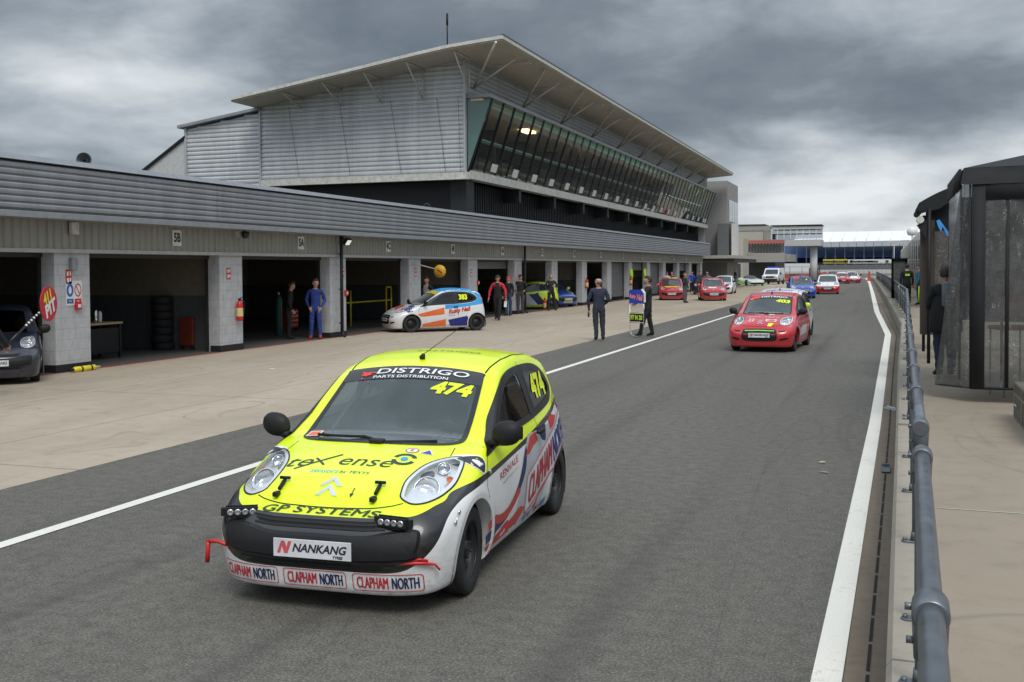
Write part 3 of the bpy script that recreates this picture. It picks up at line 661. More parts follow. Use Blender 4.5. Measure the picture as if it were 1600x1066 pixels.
# roof slab
mb = MB(); n_ = len(RP); ya, yb = 40.0, 107.0
top = [(p[0], p[1]) for p in RP]; bot = [(p[0]-.02*(i == 0), p[1]-.16) for i, p in enumerate(RP)]
poly = top+bot[::-1]
mb.prism(poly, lambda a, b: (a, ya, b), lambda a, b: (a, yb, b)); tpart(mb, 'roof', M_soffit, fix=True)
mb = MB(); mb.box(-14.56, -14.50, ya-.03, yb+.03, 11.30, 11.44)
for i in range(n_-1):
    (x0, z0), (x1, z1) = RP[i], RP[i+1]
    mb.prism([(x0, z0-.10), (x0, z0+.03), (x1, z1+.03), (x1, z1-.10)], lambda a, b: (a, ya-.06, b), lambda a, b: (a, ya+.0, b))
tpart(mb, 'roof_edge_trim', M_offw)
mb = MB(); mb.box(-14.60, -14.49, ya-.04, yb+.04, 11.442, 11.50); tpart(mb, 'roof_gutter', M_fdark0)
for y in np.arange(44, 106, 6.3): mb = MB(); mb.box(-16.95, -14.7, y-.03, y+.03, 11.03, 11.09); tpart(mb, 'soffit_joint', M_rod)
# end brackets
for x, z0 in ((-16.75, 9.55), (-18.9, 9.40), (-20.9, 9.40), (-22.9, 9.40), (-24.9, 9.40)):
    zt = roofz(x)-.22; mb = MB(); mb.tube([(x, YT-.1, z0), (x, ya+.25, zt)], .035, 6); mb.tube([(x, YT-.1, z0), (x, YT-.1, zt)], .03, 6); mb.tube([(x-.0, YT, zt), (x, ya+.2, zt)], .03, 6); tpart(mb, 'roof_strut', M_rod)
for i in range(10):
    y = 42.9+6.38*i; mb = MB(); mb.tube([(-16.95, y, 9.95), (-14.75, y-3.1, 11.16)], .05, 6); mb.tube([(-16.95, y, 9.95), (-15.0, y, 11.1)], .045, 6); tpart(mb, 'roof_strut', M_rod)
# leaning glazing
GB = (-17.0, 6.36); GT = (-16.0, 9.42); n_p = 43; ypn = lambda i: 42.75+(105.4-42.75)*i/n_p
M_pane = mat_glass('tower_glass', (.76, .80, .77), boost=1.05, body=.04, bodycol=(.08, .12, .11))
for i in range(n_p):
    a, b = ypn(i), ypn(i+1); mb = MB(); e_ = random.uniform(-.006, .006)
    mb.quad((GB[0], a+.04, GB[1]), (GB[0], b-.04, GB[1]), (GT[0]+e_, b-.04, GT[1]), (GT[0]-e_, a+.04, GT[1])); tpart(mb, 'window_pane', M_pane, fix=False)
mb = MB()
for i in range(n_p+1):
    y = ypn(i); wd = .055
    mb.add([(GB[0]+.03, y-wd, GB[1]), (GB[0]+.03, y+wd, GB[1]), (GT[0]+.03, y+wd, GT[1]), (GT[0]+.03, y-wd, GT[1]), (GB[0]-.08, y-wd, GB[1]), (GB[0]-.08, y+wd, GB[1]), (GT[0]-.08, y+wd, GT[1]), (GT[0]-.08, y-wd, GT[1])],
           [(0, 1, 2, 3), (4, 5, 6, 7), (0, 3, 7, 4), (1, 2, 6, 5)])
tpart(mb, 'window_frame', M_gloss)
for i in range(0, 44, 2):
    y = ypn(i+1) if i else ypn(1)
    y = ypn(min(i+1.35, 42)); mb = MB(); zz = 6.50; f = lambda z: -17+(z-6.36)/(3.06)+.012
    mb.quad((f(zz), y+.12, zz), (f(zz), y+1.05, zz), (f(zz+.36), y+1.05, zz+.36), (f(zz+.36), y+.12, zz+.36)); tpart(mb, 'window_card', M_white, fix=False)
mb = MB(); mb.prism([(-17.02, 9.42), (-15.93, 9.42), (-15.93, 9.56), (-17.02, 9.62)], lambda a, b: (a, 42.2, b), lambda a, b: (a, 106.2, b)); tpart(mb, 'window_head', M_trim)
mb = MB(); mb.box(-27.2, -16.93, YT-.06, YT+.3, 5.95, 6.24); mb.box(-17.4, -16.92, YT+.3, YT2, 6.0, 6.36); tpart(mb, 'white_band', M_offw)
mb = MB(); mb.add([(-17.02, 42.25, 6.36), (-16.98, 42.25, 6.36), (-16.0, 42.55, 9.42), (-17.02, 42.25, 9.42)], [(0, 1, 2, 3)]); tpart(mb, 'end_pane', mat_glass('teal_glass', (.3, .45, .42), boost=1.0, body=.7, bodycol=(.16, .27, .25)), fix=False)
mb = MB(); mb.tube([(-17.02, 42.25, 6.3), (-17.02, 42.25, 9.45)], .04, 4); mb.tube([(-16.97, 42.3, 6.3), (-15.99, 42.6, 9.45)], .05, 4); tpart(mb, 'end_pane_frame', M_gloss)
# room behind the glass
mb = MB(); mb.box(-23, -17.1, YT+.3, YT2-.4, 6.2, 6.3); tpart(mb, 'room_floor', M_in_floor)
mb = MB(); mb.box(-23, -16.3, YT+.3, YT2-.4, 9.3, 9.4); tpart(mb, 'room_ceiling', flat('tan_ceiling', (.72, .58, .42), .8))
mb = MB(); mb.box(-23.1, -23, YT+.3, YT2-.4, 6.3, 9.3); tpart(mb, 'room_back_wall', flat('room_wall', (.40, .33, .25), .8))
mb = MB()
for y in np.arange(46, 105, 5.5): mb.box(-22.95, -19.2, y, y+.12, 6.3, 9.3)
tpart(mb, 'room_partition', M_in_low)
mb = MB()
for y in np.arange(44, 104, 3.2): mb.box(-18.8, -18.4, y, y+1.6, 6.3, 6.3+random.uniform(.7, 1.5)); mb.box(-20.8, -20.2, y+1, y+2.2, 6.3, 6.3+random.uniform(.6, 1.3))
tpart(mb, 'room_furniture', flat('room_furniture', (.10, .09, .08), .7))
lp = px(824, 207, z=9.2); mb = MB(); mb.box(lp.x-.25, lp.x+.25, lp.y-.7, lp.y+.7, 9.2, 9.29); tpart(mb, 'ceiling_lamp', flat('lit_panel', (1, .72, .38), .4, emit=4))
mb = MB(); mb.box(-17.75, -17.68, 44, 105, 7.95, 8.02); tpart(mb, 'green_reflection', flat('green_strip', (.10, .42, .26), .5)); mb = MB(); mb.box(-17.66, -17.62, 44, 105, 8.03, 8.10); tpart(mb, 'white_reflection', M_white)  # coloured strips standing for the green and white streaks reflected in the glazing
# black recessed storey
mb = MB(); y = YT+1.3
while y < YT2: mb.box(-17.9, -17.86, y, y+.10, 4.1, 6.0); y += .3
mb.box(-18.1, -17.9, YT+1.2, YT2-.5, 4.1, 6.0); mb.box(-27, -18.1, YT+1.2, YT+1.4, 4.1, 6.0); tpart(mb, 'black_storey', M_black)
for i in range(10): y = 49.3+5.8*i; mb = MB(); mb.box(-17.86, -17.05, y-.15, y+.15, 5.35, 5.98); tpart(mb, 'black_beam', M_black)
mb = MB(); mb.box(-17.95, -17.2, YT+.6, YT+1.5, 4.1, 5.98); tpart(mb, 'black_corner_pier', M_black)
mb = MB(); mb.tube([(-18.6, 41.2, 11.05), (-18.6, 41.2, 12.8)], .03, 6); mb.tube([(-18.6, 41.2, 12.3), (-18.6, 41.2, 12.75)], .05, 6); o = mb.build('roof_aerial', M_plastic, tw)
p_ = px(699, 75, Y=41.0); o.data.transform(Matrix.Translation((p_.x+18.6+17, 41.0-41.2-YT, 0)))
mb = MB(); mb.lathe([(0, .3), (.35, .25), (.5, 0), (0, 0)], ax='z', n=16); p_ = px(343, 181, Y=44); o = mb.build('roof_vent', M_offw, tw); o.location = (p_.x+17, 44-YT, 9.05)
# lightning cables down the end wall
for x0, x1 in ((-25.6, -25.1), (-23.0, -22.5), (-20.5, -20.0), (-18.3, -17.9), (-17.3, -17.2)): mb = MB(); mb.tube([(x0, YT-.03, 9.5), (x1, YT-.03, 6.3)], .007, 5); tpart(mb, 'wall_cable', M_seam)

# ================================================================ far end of the lane
def pbox(name, x0, y0, x1, y1, Y, depth, mat, parent=None, z0=None, dY=0):
    """block whose face toward us fills pixels x0..x1, y0..y1 at distance Y"""
    a = px(x0, y1, Y=Y); b = px(x1, y0, Y=Y); b.x = px(x1, y0, Y=Y+depth).x; mb = MB(); mb.box(a.x, b.x, Y+dY, Y+depth, a.z if z0 is None else z0, b.z)
    return mb.build(name, mat, parent)
M_far = flat('far_grey_wall', (.30, .295, .285), .8); M_far2 = flat('far_beige_wall', (.40, .38, .33), .8); M_farw = flat('far_white', (.66, .66, .65), .6)
M_fglass = mat_glass('far_glass', (.25, .28, .3), boost=1.6, body=.5, bodycol=(.05, .06, .07)); M_fdark = flat('far_dark', (.05, .052, .056), .7)
st_ = empty('stair_tower', (-17, 108, 0), label='grey stair tower with a white panel past the end of the glass building', cat='building')
pbox('wall', 1098, 282, 1153, 400, 108, 8, M_far, st_, z0=0)
pbox('annex', 1121, 349, 1143, 404, 106, 2, flat('dark_grey_panel', (.14, .15, .155), .6), st_)
pbox('white_panel', 1143, 349, 1154, 400, 106, 1.9, M_farw, st_)
sx_ = px(1153, 300, Y=116).x
for i in range(5): y0_ = 109.2+1.3*i; mb = MB(); mb.box(sx_-.02, sx_+.03, y0_, y0_+1.05, 6.8, 9.0); mb.build('window', M_fglass, st_)
mb = MB(); mb.box(sx_-.02, sx_+.03, 109.5, 113.5, 6.3, 6.6); mb.build('red_stripe', M_redd, st_)
cn = empty('entrance_canopy', (-17, 104, 0), label='flat dark canopy at the end of the garages', cat='canopy')
a = px(1112, 401, Y=102); b = px(1182, 401, Y=112); mb = MB(); mb.box(-17.4, -13.6, 101.6, 120, 2.95, 3.25); mb.build('slab', M_far2, cn)
mb = MB(); mb.box(-17.3, -13.7, 101.8, 119.9, 2.6, 2.94); mb.build('fascia', M_fdark, cn)
mb = MB(); mb.box(-18.4, -18.2, 102.2, 119, 0, 2.6); mb.build('rear_wall', M_fdark, cn)
lb_ = empty('low_block', (-16, 128, 0), label='low pale block with narrow doorways beyond the canopy', cat='building')
pbox('wall', 1124, 407, 1170, 446, 128, 6, M_far2, lb_, z0=0)
for i in range(4): pbox('doorway', 1127+8.2*i, 412, 1133+8.2*i, 446, 127.96, .2, M_fdark, lb_, z0=0)
b1 = empty('grey_annex_building', (-22, 150, 0), label='beige boxy building behind the white panel left of the bridge', cat='building')
pbox('wall', 1153, 351, 1205, 440, 165, 12, M_far2, b1, z0=0); pbox('roof', 1152, 350, 1208, 353, 164.8, 12.4, M_fdark, b1); pbox('upper_band', 1153, 353, 1204, 361, 164.9, .2, M_far, b1)
b2 = empty('balcony_building', (-20, 140, 0), label='grey building with a red striped railing under the bridge', cat='building')
pbox('wall', 1168, 395, 1226, 440, 146, 14, M_fdark, b2, z0=0); pbox('balcony_front', 1168, 395, 1228, 410, 144, 2, M_far, b2); pbox('balcony_end', 1228, 397, 1244, 409, 146, 10, M_far, b2)
pbox('upper_wall', 1169, 376, 1226, 395, 152, 4, M_far2, b2)
for i in range(12): pbox('railing_panel', 1169.5+4.8*i, 378, 1172+4.8*i, 394, 151.6, .2, M_fdark, b2)
pbox('red_band', 1169, 375, 1226, 381, 151.5, .1, flat('faded_red', (.42, .12, .10), .7), b2)
pbox('pale_corner', 1156, 372, 1169, 440, 140, 5, M_far2, b2, z0=0)
br = empty('bridge_cabin', (-12, 160, 0), label='white glazed cabin raised on a round column over the lane exit', cat='building')
pbox('lower_panel', 1205, 374, 1287, 385, 160, 6, flat('pale_panel', (.47, .465, .46), .6), br)
pbox('upper_band', 1205, 353, 1286, 359, 160, 6, M_farw, br); pbox('roof', 1204, 350.5, 1288, 353, 159.7, 6.6, M_fdark, br); pbox('mid_band', 1205, 363.5, 1286, 365.5, 159.95, 6, M_farw, br)
pbox('glazing', 1206, 359, 1285, 374, 160.2, .05, mat_glass('cabin_glass', (.65, .68, .7), boost=1.2), br)
for i in range(9): pbox('window_post', 1205+10*i-.5, 359, 1205+10*i+.9, 374, 159.98, .3, M_farw, br)
pbox('interior', 1207, 365, 1212, 374, 162, 1, M_fdark, br)
mb = MB(); a = px(1271.5, 385, Y=162); mb.cyl((a.x, 162, a.z/2), 1.15*.45, a.z, 'z', 16); mb.build('column', M_farw, br)
# grandstand
gs = empty('grandstand', (0, 380, 0), label='long grandstand with a white tent roof and blue seats in the distance', cat='building')
YG = 380
def gpt(x, y, Y=YG): return px(x, y, Y=Y)
x0, x1 = 1170, 1560
mb = MB(); a, b = gpt(x0, 399), gpt(x1, 396); c, d = gpt(x1, 384, YG+16), gpt(x0, 387, YG+16); mb.quad((a.x, YG, a.z-1), (b.x, YG, b.z-1), (c.x, YG+20, c.z+3), (d.x, YG+20, d.z+3))
mb.build('seat_bank', flat('blue_seats', (.012, .05, .15), .7, var=.35, scale=.4), gs, fix=False)
mb = MB(); a, b = gpt(x0, 380), gpt(x1, 377); mb.box(a.x, b.x, YG+22, YG+23, 0, a.z); mb.build('back_wall', flat('dark_blue', (.01, .03, .085), .7), gs)
M_tent = flat('white_membrane', (.80, .80, .80), .6)
n_ = 17
for i in range(n_):
    xa = 1240+(x1-1240)*i/n_; xb = 1240+(x1-1240)*(i+1)/n_-.5
    ya_, yb_ = 379-.012*(xa-1240), 379-.012*(xb-1240)
    if 9 <= i: ya_ -= 1.5; yb_ -= 1.5
    ta = gpt(xa+6, ya_-16, YG+14); tb = gpt(xb+6, yb_-16, YG+14); a = gpt(xa, ya_, YG-4); b = gpt(xb, yb_, YG-4)
    mb = MB(); mb.quad(tuple(a), tuple(b), tuple(tb), tuple(ta)); mb.build('roof_bay', M_tent, gs, fix=False)
mb = MB(); a, b = gpt(1286, 385, YG-5), gpt(x1, 380, YG-5)
for i in range(20):
    q0 = a.lerp(b, i/20); mb.box(q0.x, q0.x+2.6, YG-5.2, YG-5, q0.z-.3, q0.z+1.5)
mb.build('eave_truss', flat('pale_truss', (.45, .47, .5), .6), gs)
mb = MB()
for i in range(22): q0 = gpt(1245+15*i, 400, YG-3); mb.box(q0.x-.15, q0.x+.15, YG-3.2, YG-3, 0, gpt(1300, 384, YG-3).z)
mb.build('column_row', flat('steel_blue', (.09, .13, .2), .6), gs)
pbox('front_wall', 1150, 412, 1600, 424, YG-8, 3, flat('grey_concrete_far', (.13, .135, .14), .8), gs, z0=-.02)
hb = empty('advertising_boards', (0, 362, 0), label='yellow then white advertising boards along the grandstand foot', cat='sign')
for nm, xa, xb, mt in (('yellow_board', 1286, 1324, flat('board_yellow', (.62, .50, .03), .5)), ('white_board', 1324.5, 1395, M_farw)):
    pbox(nm, xa, 405, xb, 412, 362, .3, mt, hb)
for xa, wd_ in ((1294, 3.2), (1303, .6), (1315, 4.2), (1321, .6), (1330, .8), (1336, 3.0), (1352, 4.5), (1363, 3.5), (1386, .9)):
    q0 = px(xa, 408.6, Y=361.8); mb = MB(); mb.cbox((q0.x, 361.85, q0.z), (wd_, .06, .45 if wd_ > 1 else .8)); mb.build('board_mark', M_fdark, hb)
mb = MB(); q0 = px(1355, 432, Y=300); a, b = px(1150, 431, Y=330), px(1420, 431, Y=330)
for i in range(40):
    x = a.x+(b.x-a.x)*i/40; mb.box(x, x+(b.x-a.x)/40-.06, 330, 330.5, 0, 1.15)
tag(mb.build('white_barrier', flat('barrier_white', (.50, .49, .47), .7)), 'low white concrete barrier closing the far end of the lane', 'barrier')
mb = MB()
for x in np.arange(-90, 60, 3.0): mb.tube([(x, 340, 0), (x, 340, 3.2)], .06, 5)
for z in np.arange(.4, 3.2, .35): mb.tube([(-90, 340, z), (60, 340, z)], .035, 4)
tag(mb.build('debris_fence', flat('fence_wire', (.16, .17, .18), .6, .4)), 'long grey debris fence in front of the grandstand', 'fence')
# red plastic barriers on the left beyond the cars
M_rb = flat('red_barrier', (.55, .085, .05), .5)
rb = [(px(1210, 455, z=0), px(1262, 441, z=0)), (px(1262, 452, z=0), px(1290, 436, z=0))]
def red_barrier(P, Q, n, lab0):
    for i in range(n):
        a = P.lerp(Q, i/n); b = P.lerp(Q, (i+.94)/n); d = (b-a); L = d.length; ang = math.atan2(d.y, d.x)
        mb = MB(); mb.prism([(-.28, 0), (-.28, .15), (-.1, .45), (-.08, 1.0), (.08, 1.0), (.1, .45), (.28, .15), (.28, 0)], lambda a_, b_: (0, a_, b_), lambda a_, b_: (L, a_, b_)); mb.box(L*.1, L*.25, -.3, .3, 0, .1)
        o = mb.build('plastic_barrier', M_rb, loc=a, rz=ang); tag(o, lab0, 'barrier', 'red plastic barriers beyond the queue')
A_ = px(1206, 441, z=0); B_ = px(1262, 437, z=0); C_ = px(1292, 432.5, z=0)
red_barrier(A_, B_, 7, 'red plastic barrier in the row behind the blue car')
red_barrier(B_, C_, 4, 'red plastic barrier in the row behind the blue car')
# small red barrier where the railing ends, and grass with a dark fence
p_ = px(1363, 437, z=0); mb = MB(); mb.prism([(-.3, 0), (-.3, .2), (-.12, .5), (-.12, 1.4), (.12, 1.4), (.12, .5), (.3, .2), (.3, 0)], lambda a_, b_: (a_, 0, b_), lambda a_, b_: (a_, 3, b_)); mb.box(-.35, .35, .3, .9, 0, .12)
tag(mb.build('lane_end_barrier', M_rb, loc=(interp(K0, 160)-.55, 160, 0), bevel=.02), 'tall red barrier at the end of the railing', 'barrier')
sheet('grass_bank', [(-40, 168), (-8.8, 168), (-9.2, 240), (-60, 300)], g_.m, .01, kind='structure')
mb = MB()
for x in np.arange(-30, -9.5, 1.9): mb.tube([(x, 176, 0), (x, 176, 2.2)], .05, 5)
for z in (.3, 1.0, 2.1): mb.tube([(-31, 176, z), (-9.6, 176, z)], .03, 4)
tag(mb.build('lane_exit_fence', flat('far_fence', (.2, .2, .2), .6)), 'thin grey fence on the grass behind the red barriers', 'fence')
mb = MB(); a = px(1264, 432, Y=172); b = px(1279, 419, Y=172); mb.box(a.x, b.x, 172, 172.2, 0, b.z); mb.box(b.x+.1, b.x+.25, 172, 172.2, 0, b.z+.6)
tag(mb.build('dark_screen', M_fdark), 'dark mesh screen beside the bridge column', 'screen')
# lamp post with round white head near the grandstand
t = empty('floodlight_pole', (px(1425, 400, Y=200).x, 200, 0), label='tall pole with a round white lamp before the grandstand', cat='lamp post')
zt = px(1425, 365, Y=200).z; mb = MB(); mb.tube([(0, 0, 0), (0, 0, zt)], .09, 8); mb.build('pole', M_rod, t); mb = MB(); mb.lathe([(0, .9), (.7, .7), (.95, 0), (.7, -.6), (0, -.75)], (0, 0, zt+.3), 'z', 20); mb.build('lamp_head', M_white, t)
for xx, yy in ((1397, 378), (1412, 380)):
    zt = px(xx, yy, Y=190).z; mb = MB(); mb.tube([(0, 0, 0), (0, 0, zt)], .07, 6); mb.cbox((-.4, 0, zt), (1.2, .3, .25)); tag(mb.build('street_lamp', M_rod, loc=(px(xx, 400, Y=190).x, 190, 0)), 'thin grey lamp post, %s of two before the grandstand' % ('left' if xx < 1400 else 'right'), 'lamp post', 'lamp posts before the grandstand')
for par in (st_, cn, lb_, b1, b2, br, gs, hb):
    for ch in par.children: ch.location = -par.location
# ================================================================ railing on the pit wall
M_mesh = mat_glass('mesh_infill', (.58, .60, .62), boost=.3, body=.72, bodycol=(.15, .16, .17))
def railx(y): return float(np.interp(y, [0, 2, 5.7, 15, 37, 66, 100, 160], [.050, .085, .16, .28, .62, .32, -.25, -1.45]))
M_galv2 = flat('worn_galvanised', (.175, .19, .21), .36, .7, var=.22, scale=11)
ZR = 1.345
def rail_section(y0, y1, step, lab, mesh=False, n=12):
    t = empty('railing_section', (railx(y0), y0, ZW), label=lab, cat='railing', group='tubular railing on the pit wall')
    ox, oy = railx(y0), y0
    def P(y, z): return (railx(y)-ox, y-oy, z-ZW)
    L = np.arange(y0+.06, y1-.05, 1.0); L = list(L)+[y1-.06]
    mb = MB(); mb.tube([P(y, ZR) for y in L], .0285, n); mb.build('top_rail', M_galv2, t)
    mb = MB(); mb.tube([P(y, ZW+.50) for y in L], .022, max(6, n-4)); mb.build('mid_rail', M_galv, t)
    y = y0+.03; ys_ = []
    while y < y1+.01: ys_.append(y); y += step
    ys_[-1] = y1-.03
    for y in ys_:
        mb = MB(); x, yy, _ = P(y, 0); mb.tube([(x, yy, 0), (x, yy, ZR-ZW)], .024, n); mb.build('post', M_galv, t)
        mb = MB(); d = Vector(P(y+.1, ZR))-Vector(P(y-.1, ZR)); d.normalize(); c = Vector(P(y, ZR))
        mb.tube([c-d*.055, c-d*.045, c+d*.045, c+d*.055], [.036, .041, .041, .036], n+4); mb.tube([c, c-Vector((0, 0, .11))], [.041, .036], n); mb.cyl(c+Vector((-.045, .02, .0)), .009, .02, 'x', 8); mb.cyl(c+Vector((-.042, 0, -.07)), .009, .02, 'x', 8)
        mb.build('clamp', M_galv2, t)
        mb = MB(); mb.rbox((x-.02, yy, .008), (.13, .07, .014), .03); mb.tube([(x, yy, .015), (x, yy, .07)], [.034, .029], n); mb.cyl((x-.065, yy, .02), .012, .02, 'z', 8); mb.build('base_flange', M_galv, t)
    if mesh:
        mb = MB(); Y_ = list(np.linspace(y0+.1, y1-.1, max(2, int((y1-y0)/2))))
        for a, b in zip(Y_[:-1], Y_[1:]): mb.quad(P(a, ZW+.08), P(b, ZW+.08), P(b, ZR-.04), P(a, ZR-.04))
        mb.build('mesh_infill', M_mesh, t, fix=False)
    return t
rail_section(.87, 4.62, 1.63, 'nearest thick tubular railing section at the bottom right', n=20)
rail_section(5.4, 12.55, 1.55, 'second railing section beyond the gap at the rounded elbow', n=16)
rail_section(12.75, 20.6, 1.6, 'third railing section beside the clear tent flap')
rail_section(20.8, 36.8, 2.0, 'railing section reaching the bend in the wall')
for y0, y1, lab in ((37, 52, 'first mesh filled'), (52.2, 68, 'second mesh filled'), (68.2, 90, 'third mesh filled'), (90.2, 120, 'fourth mesh filled'), (120.2, 158, 'farthest mesh filled')):
    rail_section(y0, y1, 3.0, lab+' railing section after the bend in the wall', mesh=True, n=8)
# steel bracket and crushed bottle in the gutter
mb = MB(); mb.rbox((0, 0, .015), (.085, .32, .012), .01); mb.box(-.04, .04, .12, .15, .015, .05)
p_ = px(1384, 733, z=.02); tag(mb.build('steel_plate', M_galv, loc=(p_.x, p_.y, .004)), 'small grey steel plate lying over the drain slot', 'plate')
mb = MB(); mb.lathe([(0, -.11), (.028, -.10), (.031, -.03), (.022, 0), (.031, .03), (.03, .09), (.012, .12), (.012, .14), (0, .14)], ax='y', n=14)
p_ = px(1393, 638, z=.04); o = mb.build('plastic_bottle', mat_glass('clear_plastic', (.85, .9, .95), boost=2, body=.25, bodycol=(.6, .65, .7)), loc=(p_.x, p_.y, .035), rz=R(40)); tag(o, 'crushed clear plastic bottle lying in the gutter', 'bottle')
# ================================================================ pit wall tents
M_tb = flat('black_canvas', (.014, .015, .017), .85, var=.3, scale=5, bump=.2)
def mat_film():
    g = MN('clear_film'); g.t.nodes.remove(g.b); c = g.co(); n = g.noise(c, 3.0, 6, .65, 1.2); n2 = g.noise(g.co(scale=(1, 1, .25)), 9, 4, .6, 1)
    tr = g.n('ShaderNodeBsdfTransparent'); tr.inputs[0].default_value = (.36, .37, .37, 1); df = g.n('ShaderNodeBsdfDiffuse'); df.inputs[0].default_value = (.20, .20, .19, 1)
    gl = g.n('ShaderNodeBsdfGlossy'); gl.inputs['Roughness'].default_value = .13; gl.inputs[0].default_value = (.8, .82, .85, 1)
    m0 = g.n('ShaderNodeMixShader'); g.l(g.math('MULTIPLY', g.rng(g.math('ADD', n, g.math('MULTIPLY', n2, .5)), .55, 1.0, .22, .50), 1.0, clamp=True), m0.inputs[0]); g.l(tr.outputs[0], m0.inputs[1]); g.l(df.outputs[0], m0.inputs[2])
    fr = g.n('ShaderNodeFresnel'); fr.inputs[0].default_value = 1.45; m1 = g.n('ShaderNodeMixShader'); g.l(g.math('MULTIPLY', fr.outputs[0], 1.6, clamp=True), m1.inputs[0]); g.l(m0.outputs[0], m1.inputs[1]); g.l(gl.outputs[0], m1.inputs[2])
    b = g.n('ShaderNodeBump'); b.inputs['Strength'].default_value = .5; b.inputs['Distance'].default_value = .035
    rg = g.math('ABSOLUTE', g.math('SUBTRACT', g.noise(g.co(scale=(1, 1, .8), rot=(.4, .6, 0)), 3.3, 5, .6, 2.4), .5)); g.l(rg, b.inputs['Height'])
    for q in (df, gl): g.l(b.outputs[0], q.inputs['Normal'])
    # bright creases
    cr = g.math('LESS_THAN', rg, .006); cd_ = g.n('ShaderNodeBsdfDiffuse'); cd_.inputs[0].default_value = (.6, .62, .62, 1); m2 = g.n('ShaderNodeMixShader')
    g.l(g.math('MULTIPLY', cr, g.rng(n2, .5, .62, 0, .55)), m2.inputs[0]); g.l(m1.outputs[0], m2.inputs[1]); g.l(cd_.outputs[0], m2.inputs[2]); g.l(m2.outputs[0], g.o.inputs[0]); return g.m
M_film = mat_film()
def cloth(fn, nu, nv, amp=.02, seed=0, sc_=3):
    """grid surface with folds; fn(u,v) -> Vector"""
    rnd = random.Random(seed); ph = [rnd.uniform(0, 6) for _ in range(6)]; vs = []
    for j in range(nv+1):
        for i in range(nu+1):
            u, v_ = i/nu, j/nv; p = fn(u, v_)
            d = amp*(sin(u*sc_*6+ph[0]+2*v_)+.6*sin(u*sc_*11+ph[1]-3*v_)+.4*sin(v_*9+ph[2]+u*4))
            vs.append((p.x+d*.4, p.y+d, p.z+d*.2))
    return vs, [(j*(nu+1)+i, j*(nu+1)+i+1, (j+1)*(nu+1)+i+1, (j+1)*(nu+1)+i) for j in range(nv) for i in range(nu)]
def V(*a): return Vector(a)
TY = 14.4
tn = empty('pit_wall_tent', (.95, TY, ZW), label='black pit wall tent with clear plastic sides at the right edge', cat='tent')
def tnp(mb, name, mat, **k):
    o = mb.build(name, mat, tn, **k); o.location = (-.95, -TY, -ZW); return o
q = lambda x, y, Y=TY: px(x, y, Y=Y)
yb = q(1518, 608).z; XR = 3.2
a_tl = q(1500, 288); a_tr = q(1540, 286); A1 = q(1516, 286)
mb = MB(); mb.smooth = True
mb.add(*cloth(lambda u, v_: V(A1.x+(XR-A1.x)*u, TY, yb+(A1.z-.02-yb)*v_), 30, 24, .012, 3, 2)); tnp(mb, 'clear_front', M_film, fix=False)
mb = MB(); mb.smooth = True; c1 = px(1462, 600, Y=TY+.5); c0 = px(1516, 606, Y=TY)
mb.add(*cloth(lambda u, v_: V(*(c1.lerp(c0, u)*(1-v_)+V(a_tl.x+.02, TY+.25, a_tl.z).lerp(A1, u)*v_)), 14, 26, .022, 5, 1.4)); tnp(mb, 'clear_flap', M_film, fix=False)
def band(x0, x1, z0, z1, y=TY-.03, t=.03): mb = MB(); mb.smooth = True; mb.box(x0, x1, y, y+t, z0, z1); return mb
l1 = q(1518, 400).x; l2 = q(1539, 400).x
tnp(band(l1, l2, yb, A1.z), 'black_post_sleeve', M_tb); tnp(band(l2, XR, yb, yb+.03), 'bottom_hem', M_tb)
l3 = q(1571, 400).x; l4 = q(1577, 400).x; tnp(band(l3, l4, yb, A1.z, TY-.02, .015), 'window_seam', M_tb)
tnp(band(l2, XR, A1.z-.22, A1.z, TY-.025, .03), 'upper_sleeve', M_tb)
mb = MB(); mb.tube([(c1.x, TY+.47, c1.z+.0), tuple(c0+V(0, -.01, 0))], .012, 6); mb.tube([tuple(c0+V(0, -.01, 0)), tuple(A1+V(0, -.01, 0))], .012, 6); tnp(mb, 'flap_hem', M_tb)
# valance and pitched roof
rt = q(1506, 262); z_r = 3.9
mb = MB(); mb.smooth = True
mb.add(*cloth(lambda u, v_: V(a_tl.x+.0+(XR-a_tl.x)*u+(.05*v_), TY-.04+.10*v_, A1.z-.02+(rt.z-A1.z+.02)*v_), 30, 5, .010, 9, 3)); tnp(mb, 'front_valance', M_tb, fix=False)
mb = MB(); p0 = V(a_tl.x+.05, TY+.06, rt.z); p1 = V(XR, TY+.06, rt.z+.0); bk = TY+3.0
mb.add([p0, V(XR, TY+.06, rt.z+.02), V(XR, TY+1.5, rt.z+.32), V(p0.x+1.1, TY+1.5, rt.z+.32), V(p0.x, bk, rt.z), V(XR, bk, rt.z)], [(0, 1, 2, 3), (0, 3, 4), (4, 3, 2, 5)]); tnp(mb, 'roof', M_tb, fix=False)
mb = MB(); mb.smooth = True; mb.add(*cloth(lambda u, v_: V(a_tl.x+.02, TY+.3+(bk-TY-.3)*u, yb+.4+(A1.z-yb-.4)*v_), 12, 12, .012, 15, 2)); tnp(mb, 'clear_side', M_film, fix=False)
mb = MB(); mb.box(a_tl.x+.02, XR, bk-.03, bk, ZW+.9, A1.z); tnp(mb, 'rear_wall', M_tb)
mb = MB(); mb.smooth = True; mb.box(a_tl.x, a_tl.x+.03, TY+.2, bk, A1.z-.05, rt.z); tnp(mb, 'side_valance', M_tb)
for x, y in ((A1.x+.06, TY+.08), (A1.x+.06, bk-.1), (2.9, bk-.1)): mb = MB(); mb.tube([(x, y, yb if y < TY+1 else ZW), (x, y, rt.z)], .022, 8); tnp(mb, 'tent_pole', M_plastic)
mb = MB(); mb.tube([(l3, TY+.2, A1.z-.7), (l3+1.6, TY+.2, A1.z-1.75)], .02, 6); tnp(mb, 'blue_strap', flat('blue_strap', (.03, .20, .50), .6))
